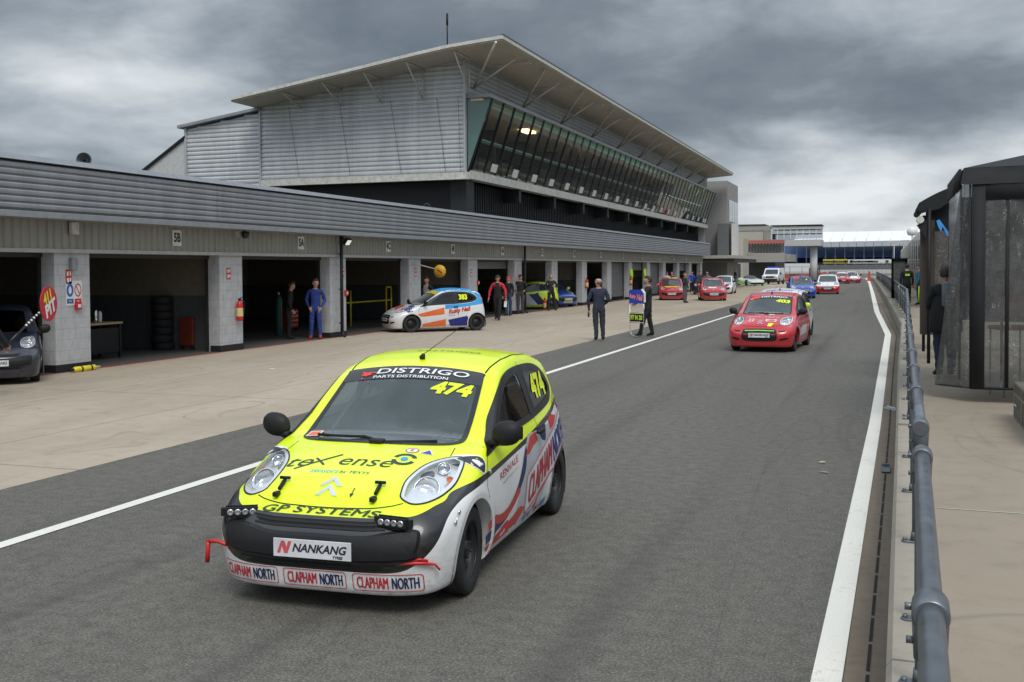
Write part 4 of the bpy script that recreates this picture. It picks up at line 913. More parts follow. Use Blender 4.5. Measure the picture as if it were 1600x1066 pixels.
mb = MB(); mb.tube([(1.6, bk-.3, ZW), (1.6, bk-.3, 2.9)], .02, 6); mb.box(1.2, XR, bk-.6, bk-.5, 1.3, 2.2); tnp(mb, 'inner_panel', flat('inner_panel', (.12, .10, .08), .8))
# stools/table inside the tent
t = empty('folding_chair', (q(1595, 500).x, TY+.9, ZW), R(200), label='red folding chair behind the clear plastic tent wall', cat='chair')
mb = MB(); mb.rbox((0, 0, .9), (.48, .45, .05), .03); mb.build('seat', M_redd, t); mb = MB(); mb.rbox((0, .22, 1.22), (.46, .05, .32), .02); mb.build('backrest', M_redd, t)
for sx in (-.2, .2):
    for sy in (-.2, .2): mb = MB(); mb.tube([(sx, sy, 0), (sx, sy, .9)], .014, 6); mb.build('leg', M_rod, t)
# aluminium flight case in front of the tent
c0 = px(1570, 640, z=ZW); fc = empty('flight_case', (1.36, 12.0, ZW), label='aluminium edged flight case on the walkway under the tent', cat='case')
mb = MB(); mb.rbox((.25, 0, .20), (.5, 2.1, .40), .015); mb.build('case_body', flat('case_panel', (.10, .095, .08), .5), fc)
mb = MB()
for z in (.01, .28, .40): mb.box(-.008, .51, -1.06, 1.06, z-.012, z+.012)
for y in (-1.05, -.35, .35, 1.05): mb.box(-.01, .0, y-.02, y+.02, 0, .40)
mb.build('case_edging', flat('aluminium', (.35, .33, .28), .4, .8), fc)
mb = MB()
for y in (-.7, .7): mb.tube([(-.01, y-.06, .16), (-.04, y-.06, .2), (-.04, y+.06, .2), (-.01, y+.06, .16)], .008, 5)
mb.build('handle', M_sil, fc)
# second tent further on
t2 = empty('black_gazebo', (.8, 20, ZW), label='dark canvas gazebo with a rolled side behind the clear flap', cat='tent')
T2 = 20.0
def t2p(mb, name, mat, **k):
    o = mb.build(name, mat, t2, **k); o.location = (-.8, -T2, -ZW); return o
e0 = px(1436, 317, Y=T2); e1 = px(1500, 288, Y=T2); e0b = px(1437, 338, Y=T2)
mb = MB(); mb.smooth = True
vs = []
for j in range(5):
    for i in range(13):
        u = i/12; p = e0.lerp(e1, u); sag = .03*sin(pi*u); vs.append((p.x, T2+j*.75, p.z+sag))
vs2 = [(a, b, c-.2-.10*(1-abs(2*(i % 13)/12-1))) for i, (a, b, c) in enumerate(vs)]
mb.add(vs, [(j*13+i, j*13+i+1, (j+1)*13+i+1, (j+1)*13+i) for j in range(4) for i in range(12)]); mb.add([vs[i] for i in range(13)]+[vs2[i] for i in range(13)], [(i, i+1, i+14, i+13) for i in range(12)])
t2p(mb, 'canopy', M_tb, fix=False)
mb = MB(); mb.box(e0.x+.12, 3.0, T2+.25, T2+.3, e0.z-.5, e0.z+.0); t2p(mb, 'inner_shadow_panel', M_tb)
mb = MB(); mb.tube([(e0.x+.03, T2-.02, e0.z-.1), (e0.x+.03, T2+2.9, e0.z-.08)], .06, 10); t2p(mb, 'rolled_edge', M_tb)
mb = MB(); mb.tube([(e0.x+.02, T2-.06, e0.z-.30), (e0.x+.02, T2+.2, e0.z-.30)], .065, 12); t2p(mb, 'rolled_cover', M_offw)
pc = px(1447, 400, Y=T2).x
mb = MB(); mb.smooth = True; mb.add(*cloth(lambda u, v_: V(pc-.10+.24*u, T2+.1, ZW+.5+(e0.z-.3-ZW-.5)*v_), 8, 14, .01, 8, 1)); t2p(mb, 'side_curtain', flat('brown_canvas', (.055, .042, .034), .8), fix=False)
mb = MB(); mb.smooth = True; mb.add(*cloth(lambda u, v_: V(pc+.1+.9*u, T2+.2, ZW+1.3+(e0.z-.5-ZW-1.3)*v_), 14, 14, .02, 12, 2)); t2p(mb, 'clear_panel', M_film, fix=False)
mb = MB(); mb.box(pc+.1, 3, T2+2.8, T2+2.85, ZW+.8, 3.2); t2p(mb, 'rear_canvas', flat('tan_canvas', (.16, .125, .10), .8))
mb = MB(); b0 = px(1463, 345, Y=T2-.02); b1_ = px(1484, 362, Y=T2-.02)
mb.prism([(b0.x, b0.z), (b0.x+.05, b0.z+.02), (b1_.x, b1_.z-.04), (b1_.x-.03, b1_.z-.09), (b0.x+.10, b0.z-.10), (b0.x+.08, b0.z-.20), (b0.x+.03, b0.z-.10)], lambda a, b: (a, T2-.03, b), lambda a, b: (a, T2, b)); t2p(mb, 'blue_tie', flat('bright_blue', (.05, .30, .75), .6))
mb = MB(); f0 = px(1432, 352, Y=T2); mb.prism([(f0.x, f0.z), (f0.x+.16, f0.z+.08), (f0.x+.17, f0.z-.25)], lambda a, b: (a, T2-.02, b), lambda a, b: (a, T2+.02, b)); t2p(mb, 'canvas_flap', M_tb)
for y in (T2, T2+2.8): mb = MB(); mb.tube([(pc+.05, y, ZW), (pc+.05, y, e0.z-.1)], .03, 8); t2p(mb, 'pole', M_plastic)
# dark framed shelter further on and grey debris fence on the right
t3 = empty('pit_board_shelter', (.5, 62, ZW), label='small dark framed shelter with a clear window on the wall', cat='shelter')
s0 = px(1393, 405, Y=60); s1 = px(1418, 405, Y=60)
mb = MB(); zt = s0.z
w_ = s1.x-s0.x
for a, b in ((0, .12), (w_-.12, w_)): mb.box(s0.x-.5+a, s0.x-.5+b, -2, -1.9, 0, zt-ZW)
mb.box(s0.x-.5, s0.x-.5+w_, -2, -1.9, zt-ZW-.15, zt-ZW); mb.box(s0.x-.5, s0.x-.5+w_, -2, -1.9, 0, .45); mb.box(s0.x-.5, s0.x-.44, -2, .2, 0, zt-ZW); mb.build('frame', M_tb, t3)
mb = MB(); mb.box(s0.x-.4, s1.x-.6, -1.96, -1.94, .45, zt-ZW-.15); mb.build('clear_window', M_film, t3)
mb = MB(); mb.box(s0.x-.55, s1.x-.45, -2.1, .3, zt-ZW, zt-ZW+.05); mb.build('roof', M_tb, t3)
fn_ = empty('wall_debris_fence', (1.95, 76, ZW), label='tall grey mesh debris fence behind the people on the wall', cat='fence')
mb = MB(); mb.box(-.02, .0, -30, 95, 0, 3.9); mb.build('mesh', mat_glass('fence_mesh', (.62, .63, .64), boost=.2, body=.38, bodycol=(.12, .13, .14)), fn_)
for i in range(21): mb = MB(); mb.tube([(0, -30+6*i, 0), (0, -30+6*i, 4.0)], .05, 6); mb.build('post', M_rod, fn_)
# ---------------------------------------------------------------- car body surface (implicit form, metres, x forward from the front axle)
def smooth_curve(pts, sig):
    pts = sorted(pts); xs = np.array([p[0] for p in pts]); ys = np.array([p[1] for p in pts])
    X = np.linspace(xs[0]-.6, xs[-1]+.6, 1600); Y = np.interp(X, xs, ys)
    s0 = (ys[1]-ys[0])/(xs[1]-xs[0]); s1 = (ys[-1]-ys[-2])/(xs[-1]-xs[-2])
    Y = np.where(X < xs[0], ys[0]+(X-xs[0])*s0, Y); Y = np.where(X > xs[-1], ys[-1]+(X-xs[-1])*s1, Y)
    h = X[1]-X[0]; n = int(4*sig/h)+1; k = np.exp(-.5*((np.arange(-n, n+1)*h)/sig)**2); k /= k.sum()
    Y = np.convolve(np.pad(Y, n, mode='edge'), k, 'valid')
    return lambda v: np.interp(v, X, Y)
C_TOP = smooth_curve([(.75,.40),(.66,.52),(.592,.60),(.54,.655),(.46,.715),(.3,.795),(0,.885),(-.25,.93),(-.42,.95),(-.62,1.08),(-1.02,1.365),
                      (-1.15,1.415),(-1.4,1.455),(-1.7,1.465),(-2.1,1.44),(-2.42,1.375),(-2.6,1.31),(-2.9,1.2)], .035)
C_CROWN = smooth_curve([(.7,.015),(0,.005),(-.45,.022),(-1.0,.06),(-1.6,.045),(-2.6,.05)], .1)
C_CROWN4 = smooth_curve([(.8,.045),(.1,.045),(-.1,.03),(-.35,.0),(-2.8,0)], .06)
C_SIDE = smooth_curve([(.05,.72),(.14,.765),(.25,.80),(.4,.82),(.5,.828),(.65,.828),(.8,.815),(.9,.79),(1.0,.755),(1.2,.690),(1.38,.628),(1.5,.585)], .035)
C_PLAN = smooth_curve([(.9,.90),(.5,.965),(.2,.99),(-.3,1),(-1.5,1),(-2.2,.985),(-2.6,.93),(-2.85,.86)], .1)
C_FRONT = smooth_curve([(.05,.60),(.14,.64),(.27,.665),(.35,.685),(.45,.70),(.52,.69),(.58,.655),(.64,.62),(.75,.56)], .02)
C_REAR = smooth_curve([(.12,-2.66),(.3,-2.735),(.5,-2.76),(.7,-2.745),(.95,-2.69),(1.1,-2.65),(1.3,-2.56),(1.5,-2.4)], .03)
def body_f(x, y, z):
    ay = np.abs(y)
    top = C_TOP(x)-C_CROWN(x)*(ay/.6)**2-C_CROWN4(x)*(ay/.6)**4
    sl = (C_TOP(x+.01)-C_TOP(x-.01))/.02
    g1 = (z-top)/np.sqrt(1+sl*sl)
    flare = .010*np.exp(-((np.hypot(x, z-.29)-.37)/.05)**2)+.010*np.exp(-((np.hypot(x+2.34, z-.29)-.37)/.05)**2)
    groove = .008*np.exp(-((z-.60-(x+.3)*-.02)/.02)**2)*((x < -.25) & (x > -2.0))
    g2 = ay-C_SIDE(z)*C_PLAN(x)-flare+groove*0
    g3 = (x-(C_FRONT(z)-.25*(ay/.8)**5))/np.sqrt(1+(1.5*(ay/.8)**4)**2)
    g4 = ((C_REAR(z)+.15*(ay/.78)**4)-x)/np.sqrt(1+(.9*(ay/.75)**3)**2)
    g5 = .125-z
    k = .026
    g = np.stack([g1, g2, g3, g4, g5])
    m = g.max(0)
    return m+k*np.log(np.exp((g-m)/k).sum(0))
def body_hit(o, d):
    """march rays (outside -> in) onto the body; returns points, nan when missed"""
    o = np.atleast_2d(o).astype(float); d = np.atleast_2d(d).astype(float); d = d/np.linalg.norm(d, axis=1, keepdims=True)
    t = np.zeros(len(o)); ok = np.ones(len(o), bool)
    for _ in range(160):
        p = o+d*t[:, None]; f = body_f(p[:, 0], p[:, 1], p[:, 2]); t = t+np.clip(f*.6, -.05, .25)
        if np.all(np.abs(f) < 2e-4): break
    p = o+d*t[:, None]; f = body_f(p[:, 0], p[:, 1], p[:, 2])
    p[np.abs(f) > .01] = np.nan
    return p
def body_n(p):
    e = 2e-3; q = []
    for ax in range(3):
        a = p.copy(); b = p.copy(); a[:, ax] += e; b[:, ax] -= e
        q.append(body_f(*a.T)-body_f(*b.T))
    n = np.array(q).T; return n/np.maximum(np.linalg.norm(n, axis=1, keepdims=True), 1e-9)
# ================================================================ cars
def inpoly(px_, py_, poly):
    c = np.zeros(px_.shape, bool); n = len(poly); j = n-1
    for i in range(n):
        xi, yi = poly[i]; xj, yj = poly[j]
        if yi != yj: c ^= ((yi > py_) != (yj > py_)) & (px_ < (xj-xi)*(py_-yi)/(yj-yi)+xi)
        j = i
    return c
def smooth_poly(P, n=6):
    """closed Catmull-Rom through the points"""
    P = [np.array(p, float) for p in P]; out = []; k = len(P)
    for i in range(k):
        a, b, c, d = P[i-1], P[i], P[(i+1) % k], P[(i+2) % k]
        for j in range(n):
            t = j/n; out.append(tuple(.5*((2*b)+(c-a)*t+(2*a-5*b+4*c-d)*t*t+(3*b-a-3*c+d)*t**3)))
    return out
def smooth_open(P, n=6):
    P = [np.array(p, float) for p in P]; Q = [2*P[0]-P[1]]+P+[2*P[-1]-P[-2]]; out = []
    for i in range(1, len(Q)-2):
        a, b, c, d = Q[i-1:i+3]
        for j in range(n):
            t = j/n; out.append(tuple(.5*((2*b)+(c-a)*t+(2*a-5*b+4*c-d)*t*t+(3*b-a-3*c+d)*t**3)))
    return out+[tuple(P[-1])]
def inset(poly, d):
    """offset a closed polygon inwards by d (outwards when negative)"""
    P = [np.array(p, float) for p in poly]; k = len(P); ar = sum(P[i][0]*P[(i+1) % k][1]-P[(i+1) % k][0]*P[i][1] for i in range(k)); sg = 1 if ar > 0 else -1; out = []
    for i in range(k):
        t = P[(i+1) % k]-P[i-1]; L = np.hypot(*t) or 1; out.append((P[i][0]-sg*t[1]/L*d, P[i][1]+sg*t[0]/L*d))
    return out
FR = {  # projection frames: origin plane, U, V, ray direction
 'top': ((0, 0, 3), (1, 0, 0), (0, 1, 0), (0, 0, -1)), 'front': ((2, 0, 0), (0, 1, 0), (0, 0, 1), (-1, 0, 0)), 'rear': ((-5, 0, 0), (0, 1, 0), (0, 0, 1), (1, 0, 0)),
 'left': ((0, 2, 0), (1, 0, 0), (0, 0, 1), (0, -1, 0)), 'right': ((0, -2, 0), (1, 0, 0), (0, 0, 1), (0, 1, 0))}
def project(vs, frame, off):
    P0, U, V_, D = [np.array(q, float) for q in (FR[frame] if isinstance(frame, str) else frame)]
    a = np.array(vs, float).reshape(-1, 2); o = P0+a[:, :1]*U+a[:, 1:2]*V_
    p = body_hit(o, np.repeat(D[None], len(o), 0))
    bad = np.isnan(p[:, 0])
    if bad.any() and not bad.all():
        good = np.where(~bad)[0]
        for i in np.where(bad)[0]: p[i] = p[good[np.argmin(((a[good]-a[i])**2).sum(1))]]
    return p+body_n(p)*off
def fill2(poly, g=.05):
    bm = bmesh.new(); vs = [bm.verts.new((x, y, 0)) for x, y in poly]; bm.faces.new(vs)
    bmesh.ops.triangulate(bm, faces=bm.faces[:]); grid_cut(bm, g); bmesh.ops.triangulate(bm, faces=bm.faces[:])
    r = ([(v.co.x, v.co.y) for v in bm.verts], [tuple(v.index for v in f.verts) for f in bm.faces] if bm.verts.index_update() is None else None); bm.free(); return r
def ring2(po, pi): k = len(po); return list(po)+list(pi), [(i, (i+1) % k, (i+1) % k+k, i+k) for i in range(k)]
def dec(m2, frame, off, mb=None):
    """project a flat mesh onto the body"""
    mb = mb or MB(); P = project(m2[0], frame, off); nb = body_n(P); fs = []
    for f in m2[1]:
        n = np.cross(P[f[1]]-P[f[0]], P[f[2]]-P[f[0]]); fs.append(tuple(f) if n @ nb[f[0]] >= 0 else tuple(reversed(f)))
    mb.smooth = True; mb.add([tuple(q) for q in P], fs); mb.smooth = False; return mb
def rrect(w, h, r, st=.04):
    P = []
    for cx0, cy0, a0 in ((w/2-r, h/2-r, 0), (-w/2+r, h/2-r, 90), (-w/2+r, -h/2+r, 180), (w/2-r, -h/2+r, 270)):
        P += [(cx0+r*cos(R(a0+22.5*i)), cy0+r*sin(R(a0+22.5*i))) for i in range(5)]
    return dense(P+[P[0]], st)[:-1]
def line2(P, wd): 
    P = [np.array(p, float) for p in P]; L = []; Rr = []
    for i, p in enumerate(P):
        t = P[min(i+1, len(P)-1)]-P[max(i-1, 0)]; t = t/(np.hypot(*t) or 1); n = np.array((-t[1], t[0]))*wd/2; L.append(tuple(p+n)); Rr.append(tuple(p-n))
    k = len(P); return L+Rr, [(i, i+1, k+i+1, k+i) for i in range(k-1)]
def dense(P, st=.04):
    out = []
    for a, b in zip(P[:-1], P[1:]):
        n = max(1, int(math.dist(a, b)/st)); out += [(a[0]+(b[0]-a[0])*i/n, a[1]+(b[1]-a[1])*i/n) for i in range(n)]
    return out+[P[-1]]

# outlines, in car coordinates
WS = [(-.195, 0), (-.205, .28), (-.245, .47), (-.31, .575), (-.40, .610), (-.60, .600), (-.83, .575), (-1.0, .553), (-1.045, .53), (-1.04, .26), (-1.025, 0)]
WS_ = WS+[(x, -y) for x, y in WS[1:-1][::-1]]
WSP = smooth_poly(WS_, 4)
DLO = smooth_poly([(-.292, .852), (-.48, .948), (-.74, 1.105), (-1.02, 1.258), (-1.20, 1.318), (-1.45, 1.345), (-1.80, 1.343), (-2.05, 1.318), (-2.24, 1.255), (-2.36, 1.16), (-2.37, 1.08), (-2.25, 1.01), (-2.05, .972), (-1.6, .935), (-1.1, .915), (-.6, .885), (-.42, .860)], 4)
G1 = smooth_poly([(-.62, .955), (-.80, 1.085), (-1.03, 1.225), (-1.20, 1.285), (-1.42, 1.312), (-1.50, 1.30), (-1.525, 1.20), (-1.535, 1.05), (-1.53, .975), (-1.49, .955), (-1.1, .942), (-.7, .925)], 3)
G2 = smooth_poly([(-1.66, 1.30), (-1.85, 1.308), (-2.05, 1.28), (-2.20, 1.225), (-2.30, 1.15), (-2.30, 1.085), (-2.20, 1.035), (-2.0, 1.0), (-1.72, .975), (-1.66, .99), (-1.645, 1.1), (-1.65, 1.22)], 3)
RW = smooth_poly([(.50, 1.02), (.54, 1.10), (.49, 1.25), (.40, 1.28), (0, 1.29), (-.40, 1.28), (-.49, 1.25), (-.54, 1.10), (-.50, 1.02), (0, 1.01)], 3)
HOOD = [(.548, 0), (.545, .2), (.538, .31), (.505, .44), (.42, .42), (.37, .415), (.12, .415), (-.03, .49), (-.13, .60), (-.26, .59), (-.18, .3), (-.165, 0)]
HOODP = HOOD+[(x, -y) for x, y in HOOD[1:-1][::-1]]
HL = smooth_poly([(.392, .455), (.28, .446), (.11, .476), (-.01, .535), (-.10, .60), (-.145, .655), (-.142, .685), (-.06, .712), (.10, .724), (.225, .712), (.325, .685), (.415, .625), (.458, .55), (.44, .475)], 4)
DOOR = [(-.345, .23), (-.25, .50), (-.215, .66), (-.27, .80), (-.36, .90), (-.76, 1.14), (-1.05, 1.30), (-1.30, 1.372), (-1.60, 1.375), (-1.60, .93), (-1.66, .62), (-1.62, .30), (-1.58, .23)]
ARCH_R = .345
WHEEL_X = (0.0, -2.34)

def build_body_mesh(warp=None):
    dom = dict(x=(-2.9, .85), y=(-.92, .92), z=(.02, 1.58))
    def gridf(kind, n, m_):
        u = np.linspace(0, 1, n); v = np.linspace(0, 1, m_); A, B = np.meshgrid(u, v, indexing='ij')
        lx, ly, lz = [lambda t, d=d: d[0]+(d[1]-d[0])*t for d in (dom['x'], dom['y'], dom['z'])]
        if kind == 'top': P = (lx(A), ly(B), np.full_like(A, dom['z'][1]))
        elif kind == 'D': P = (lx(A), ly(B), np.full_like(A, dom['z'][0]))
        elif kind in ('L', 'R'): P = (lx(A), np.full_like(A, dom['y'][1] if kind == 'L' else dom['y'][0]), lz(B))
        else: P = (np.full_like(A, dom['x'][1] if kind == 'F' else dom['x'][0]), ly(A), lz(B))
        return np.stack(P, -1)
    NX, NY, NZ = 230, 104, 84
    VS = []; FS = []; base = 0
    for kind, n, m_ in (('top', NX, NY), ('L', NX, NZ), ('R', NX, NZ), ('F', NY, NZ), ('B', NY, NZ), ('D', NX, NY)):
        P = gridf(kind, n, m_).reshape(-1, 3); O = np.stack([-1.05+(P[:, 0]+1.05)*.72, P[:, 1]*0, np.full(len(P), .6)], -1)
        a = np.zeros(len(P)); b = np.ones(len(P))
        for _ in range(20):
            t = (a+b)/2; Q = O+(P-O)*t[:, None]; f = body_f(Q[:, 0], Q[:, 1], Q[:, 2]) < 0; a = np.where(f, t, a); b = np.where(f, b, t)
        VS.append(O+(P-O)*((a+b)/2)[:, None])
        i = np.arange(n-1)[:, None]*m_+np.arange(m_-1)[None]; q = np.stack([i, i+1, i+m_+1, i+m_], -1).reshape(-1, 4)+base
        FS.append(q); base += len(P)
    return np.concatenate(VS), np.concatenate(FS)
BV, BF = build_body_mesh()
cent = BV[BF].mean(1); cx_, cy_, cz_ = cent.T
hole = inpoly(cx_, cy_, inset(WSP, .018)) & (cz_ > .86)
for G in (G1, G2): hole |= inpoly(cx_, cz_, inset(G, .008)) & (np.abs(cy_) > .45)
hole |= inpoly(cy_, cz_, inset(RW, .02)) & (cx_ < -2.45)
hole |= inpoly(cx_, np.abs(cy_), inset(HL, .014)) & (cz_ > .6)
for wx in WHEEL_X: hole |= (np.hypot(cx_-wx, cz_-.29) < ARCH_R-.008) & (np.abs(cy_) > .50)
region = np.zeros(len(BF), int)
region[inpoly(cx_, cy_, HOODP) & (cz_ > .6)] = 1
dz_ = inpoly(cx_, cz_, DOOR) & (np.abs(cy_) > .5); region[dz_ & (cy_ > 0)] = 2; region[dz_ & (cy_ < 0)] = 3
region[(region == 0) & (cx_ > .20) & (cz_ < .60)] = 4
region[(region == 0) & (cx_ < -2.56) & (cz_ < .62)] = 5
region[hole] = -1
def sub_mesh(name, sel):
    f = BF[sel]; u, inv = np.unique(f, return_inverse=True); f = inv.reshape(f.shape)
    me = bpy.data.meshes.new(name); me.from_pydata(BV[u].tolist(), [], f.tolist())
    bm = bmesh.new(); bm.from_mesh(me); bmesh.ops.remove_doubles(bm, verts=bm.verts, dist=2e-4); bmesh.ops.recalc_face_normals(bm, faces=bm.faces)
    # exact normals from the body function would be cleaner, smooth shading is enough at this density
    bm.to_mesh(me); bm.free()
    me.polygons.foreach_set('use_smooth', [True]*len(me.polygons)); me.update()
    v = np.empty(len(me.vertices)*3); me.vertices.foreach_get('co', v); v = v.reshape(-1, 3); n = body_n(v)
    me.normals_split_custom_set_from_vertices(n.tolist()); return me
PARTS = {0: 'body', 1: 'bonnet', 2: 'door', 3: 'door', 4: 'front_bumper', 5: 'rear_bumper'}
CM = {}   # shared car meshes
for r_, nm in PARTS.items(): CM['r%d' % r_] = (nm, sub_mesh(nm, region == r_))
def keep(key, name, mb, fix=False): CM[key] = (name, mb.mesh(name, fix)); return CM[key]
# glass and frit
keep('ws', 'windscreen', dec(fill2(inset(WSP, .012), .06), 'top', .004))
keep('wsf', 'windscreen_surround', dec(ring2(WSP, inset(WSP, .038)), 'top', .0065))
for sd, fr in (('L', 'left'), ('R', 'right')):
    keep('g1'+sd, 'side_window', dec(fill2(inset(G1, -.004), .07), fr, .003)); keep('g2'+sd, 'rear_side_window', dec(fill2(inset(G2, -.004), .07), fr, .003))
    # surround: black area between the window outline and the panes
    bm = bmesh.new(); vs = [bm.verts.new((x, y, 0)) for x, y in DLO]; bm.faces.new(vs); bmesh.ops.triangulate(bm, faces=bm.faces[:]); grid_cut(bm, .022); bmesh.ops.triangulate(bm, faces=bm.faces[:])
    bm.faces.ensure_lookup_table(); cc = np.array([f.calc_center_median()[:2] for f in bm.faces]); kill = inpoly(cc[:, 0], cc[:, 1], inset(G1, .012)) | inpoly(cc[:, 0], cc[:, 1], inset(G2, .012))
    bmesh.ops.delete(bm, geom=[f for f, k in zip(bm.faces[:], kill) if k], context='FACES'); bm.verts.index_update()
    m2 = ([(v.co.x, v.co.y) for v in bm.verts], [tuple(v.index for v in f.verts) for f in bm.faces]); bm.free()
    mb = dec(m2, fr, .0055); dec(ring2(inset(G1, -.01), inset(G1, .024)), fr, .0065, mb); dec(ring2(inset(G2, -.01), inset(G2, .024)), fr, .0065, mb)
    keep('dlo'+sd, 'window_surround', mb)
    mb = MB()
    dec(line2(dense(DOOR[:5]), .007), fr, .0012, mb); dec(line2(dense([DOOR[8], DOOR[9], DOOR[10], DOOR[11], DOOR[12], DOOR[0]]), .007), fr, .0012, mb)
    keep('seam'+sd, 'door_gap', mb)
    mb = MB(); hx = -1.50; s = 1 if sd == 'L' else -1
    mb.tube([(hx+.02, s*.835, .832), (hx-.02, s*.852, .835), (hx-.10, s*.850, .838), (hx-.14, s*.830, .84)], [.012, .019, .019, .012], 8); keep('handle'+sd, 'door_handle', mb, True)
    # arches
    for wi, wx in enumerate(WHEEL_X):
        mb = MB(); aa = np.linspace(-28, 208, 50); po = [(wx+(ARCH_R+.020)*cos(R(a)), .29+(ARCH_R+.020)*sin(R(a))) for a in aa]; pi_ = [(wx+(ARCH_R-.012)*cos(R(a)), .29+(ARCH_R-.012)*sin(R(a))) for a in aa]
        k = len(po); dec((po+pi_, [(i, i+1, k+i+1, k+i) for i in range(k-1)]), fr, .007, mb)
        q = project(pi_, fr, .007); vs = [tuple(p) for p in q]+[(p[0], s*.74, p[2]) for p in q]; k = len(q)
        mb.cur = 0; mb.add(vs, [(i, i+1, k+i+1, k+i) for i in range(k-1)])
        keep('arch%s%d' % (sd, wi), 'wheel_arch_lip', mb)
    for wi, wx in enumerate(WHEEL_X):
        mb = MB(); aa = np.linspace(-30, 210, 30); vs = []
        for a in aa: vs += [(wx+(ARCH_R-.003)*cos(R(a)), s*.775, .29+(ARCH_R-.003)*sin(R(a))), (wx+(ARCH_R-.003)*cos(R(a)), s*.42, .29+(ARCH_R-.003)*sin(R(a)))]
        mb.add(vs, [(2*i, 2*i+1, 2*i+3, 2*i+2) for i in range(len(aa)-1)]); c = [(wx+.34*cos(R(a)), s*.45, .29+.34*sin(R(a))) for a in np.linspace(-30, 210, 24)]; mb.add(c, [tuple(range(24))])
        keep('liner%s%d' % (sd, wi), 'arch_liner', mb)
    # mirror
    mb = MB(); mb.smooth = True; vs = []; nu, nv = 16, 10
    for j in range(nv+1):
        for i in range(nu):
            a = 2*pi*i/nu; b = -pi/2+pi*j/nv; x = .065*cos(b)*cos(a)*(1 if cos(a) > 0 else .45); yy = .110*abs(cos(b))**.8*math.copysign(abs(sin(a))**.85, sin(a)); z = .088*sin(b)
            vs.append((-.455+x, (s*(.892+yy) if s > 0 else -.872-yy), .985+z+yy*.10))
    mb.add(vs, [(j*nu+i, j*nu+(i+1) % nu, (j+1)*nu+(i+1) % nu, (j+1)*nu+i) for j in range(nv) for i in range(nu)])
    mb.tube([(-.44, s*.76, .905), (-.45, s*.83, .925), (-.45, s*.88, .95)], [.035, .030, .028], 8); keep('mir'+sd, 'door_mirror', mb)
    mb = MB(); mb.quad((-.487, s*.81, .93), (-.487, s*1.0, .94), (-.487, s*1.0, 1.03), (-.487, s*.82, 1.02)); keep('mirg'+sd, 'mirror_glass', mb)
    # headlight
    H = [(x, s*y) for x, y in HL]; Hi = inset(H, .003)
    mb = dec(fill2(Hi, .03), 'top', -.040); q0, q1 = project(Hi, 'top', .0), project(Hi, 'top', -.040); k = len(Hi); mb.smooth = True; mb.add([tuple(p) for p in q0]+[tuple(p) for p in q1], [(i, (i+1) % k, (i+1) % k+k, i+k) for i in range(k)]); keep('hl'+sd, 'headlight', mb)
    keep('hlr'+sd, 'lamp_rim', dec(ring2(inset(H, -.004), inset(H, .006)), 'top', .0035))
    keep('hlc'+sd, 'lamp_trim', dec(ring2(inset(H, .005), inset(H, .026)), 'top', .003))
    keep('hll'+sd, 'lamp_lens', dec(fill2(inset(H, .004), .03), 'top', .008))
    def bowl(mb_, cx, cy, r, dp, axis, sink):
        P = project([(cx, s*cy)], 'top', -sink)[0]; Q = Vector((1, 0, 0)).rotation_difference(Vector((axis[0], s*axis[1], axis[2])).normalized()).to_matrix()
        t0 = MB(); t0.lathe([(r*1.10, 0), (r*1.10, .006), (r, .006), (r*.93, -.2*dp), (r*.72, -.6*dp), (r*.42, -.9*dp), (r*.16, -dp), (0, -dp)], ax='x', n=28); t0.lathe([(r*.17, -dp), (r*.17, -.35*dp), (r*.10, -.25*dp), (0, -.25*dp)], ax='x', n=12)
        mb_.smooth = True; mb_.add([tuple(Vector(P)+Q @ Vector(v)) for v in t0.v], t0.f)
    mb = MB(); bowl(mb, .275, .585, .080, .06, (.80, .10, .60), .030); keep('hld'+sd, 'reflector_bowl', mb)
    mb = MB(); bowl(mb, .03, .610, .042, .035, (.72, .15, .68), .014); keep('hlk'+sd, 'small_reflector', mb)
    mb = MB(); bowl(mb, .11, .682, .022, .02, (.6, .35, .7), .012); keep('hla'+sd, 'indicator_bulb', mb)
    mb = MB(); dec(fill2(smooth_poly([(.17, s*.50), (.12, s*.50), (.07, s*.545), (.10, s*.575), (.15, s*.545)], 3), .03), 'top', -.030, mb); keep('hlx'+sd, 'reflector_shade', mb)
    # rear lamp
    RL = smooth_poly([(-2.57, .98), (-2.66, .80), (-2.70, .82), (-2.66, 1.02), (-2.58, 1.22), (-2.50, 1.30), (-2.51, 1.20)], 3); mb = MB(); dec(fill2(RL, .05), fr, .004, mb); keep('rl'+sd, 'rear_lamp', mb)
mb = MB(); q_ = smooth_open([(.470, -.50), (.505, -.43), (.535, -.31), (.546, -.15), (.549, 0), (.546, .15), (.535, .31), (.505, .43), (.470, .50)], 6); dec(line2(q_, .006), 'top', .0014, mb)
for s in (1, -1): dec(line2(dense([(-.12, s*.60), (-.25, s*.588)]), .006), 'top', .0012, mb)
keep('seamH', 'bonnet_gap', mb)
keep('seamR', 'roof_channel', dec(line2(dense([(-1.06, .545), (-1.5, .565), (-2.0, .56), (-2.45, .53)]), .012), 'top', .0015, dec(line2(dense([(-1.06, -.545), (-1.5, -.565), (-2.0, -.56), (-2.45, -.53)]), .012), 'top', .0015)))
keep('rw', 'rear_window', dec(fill2(RW, .06), 'rear', .004))
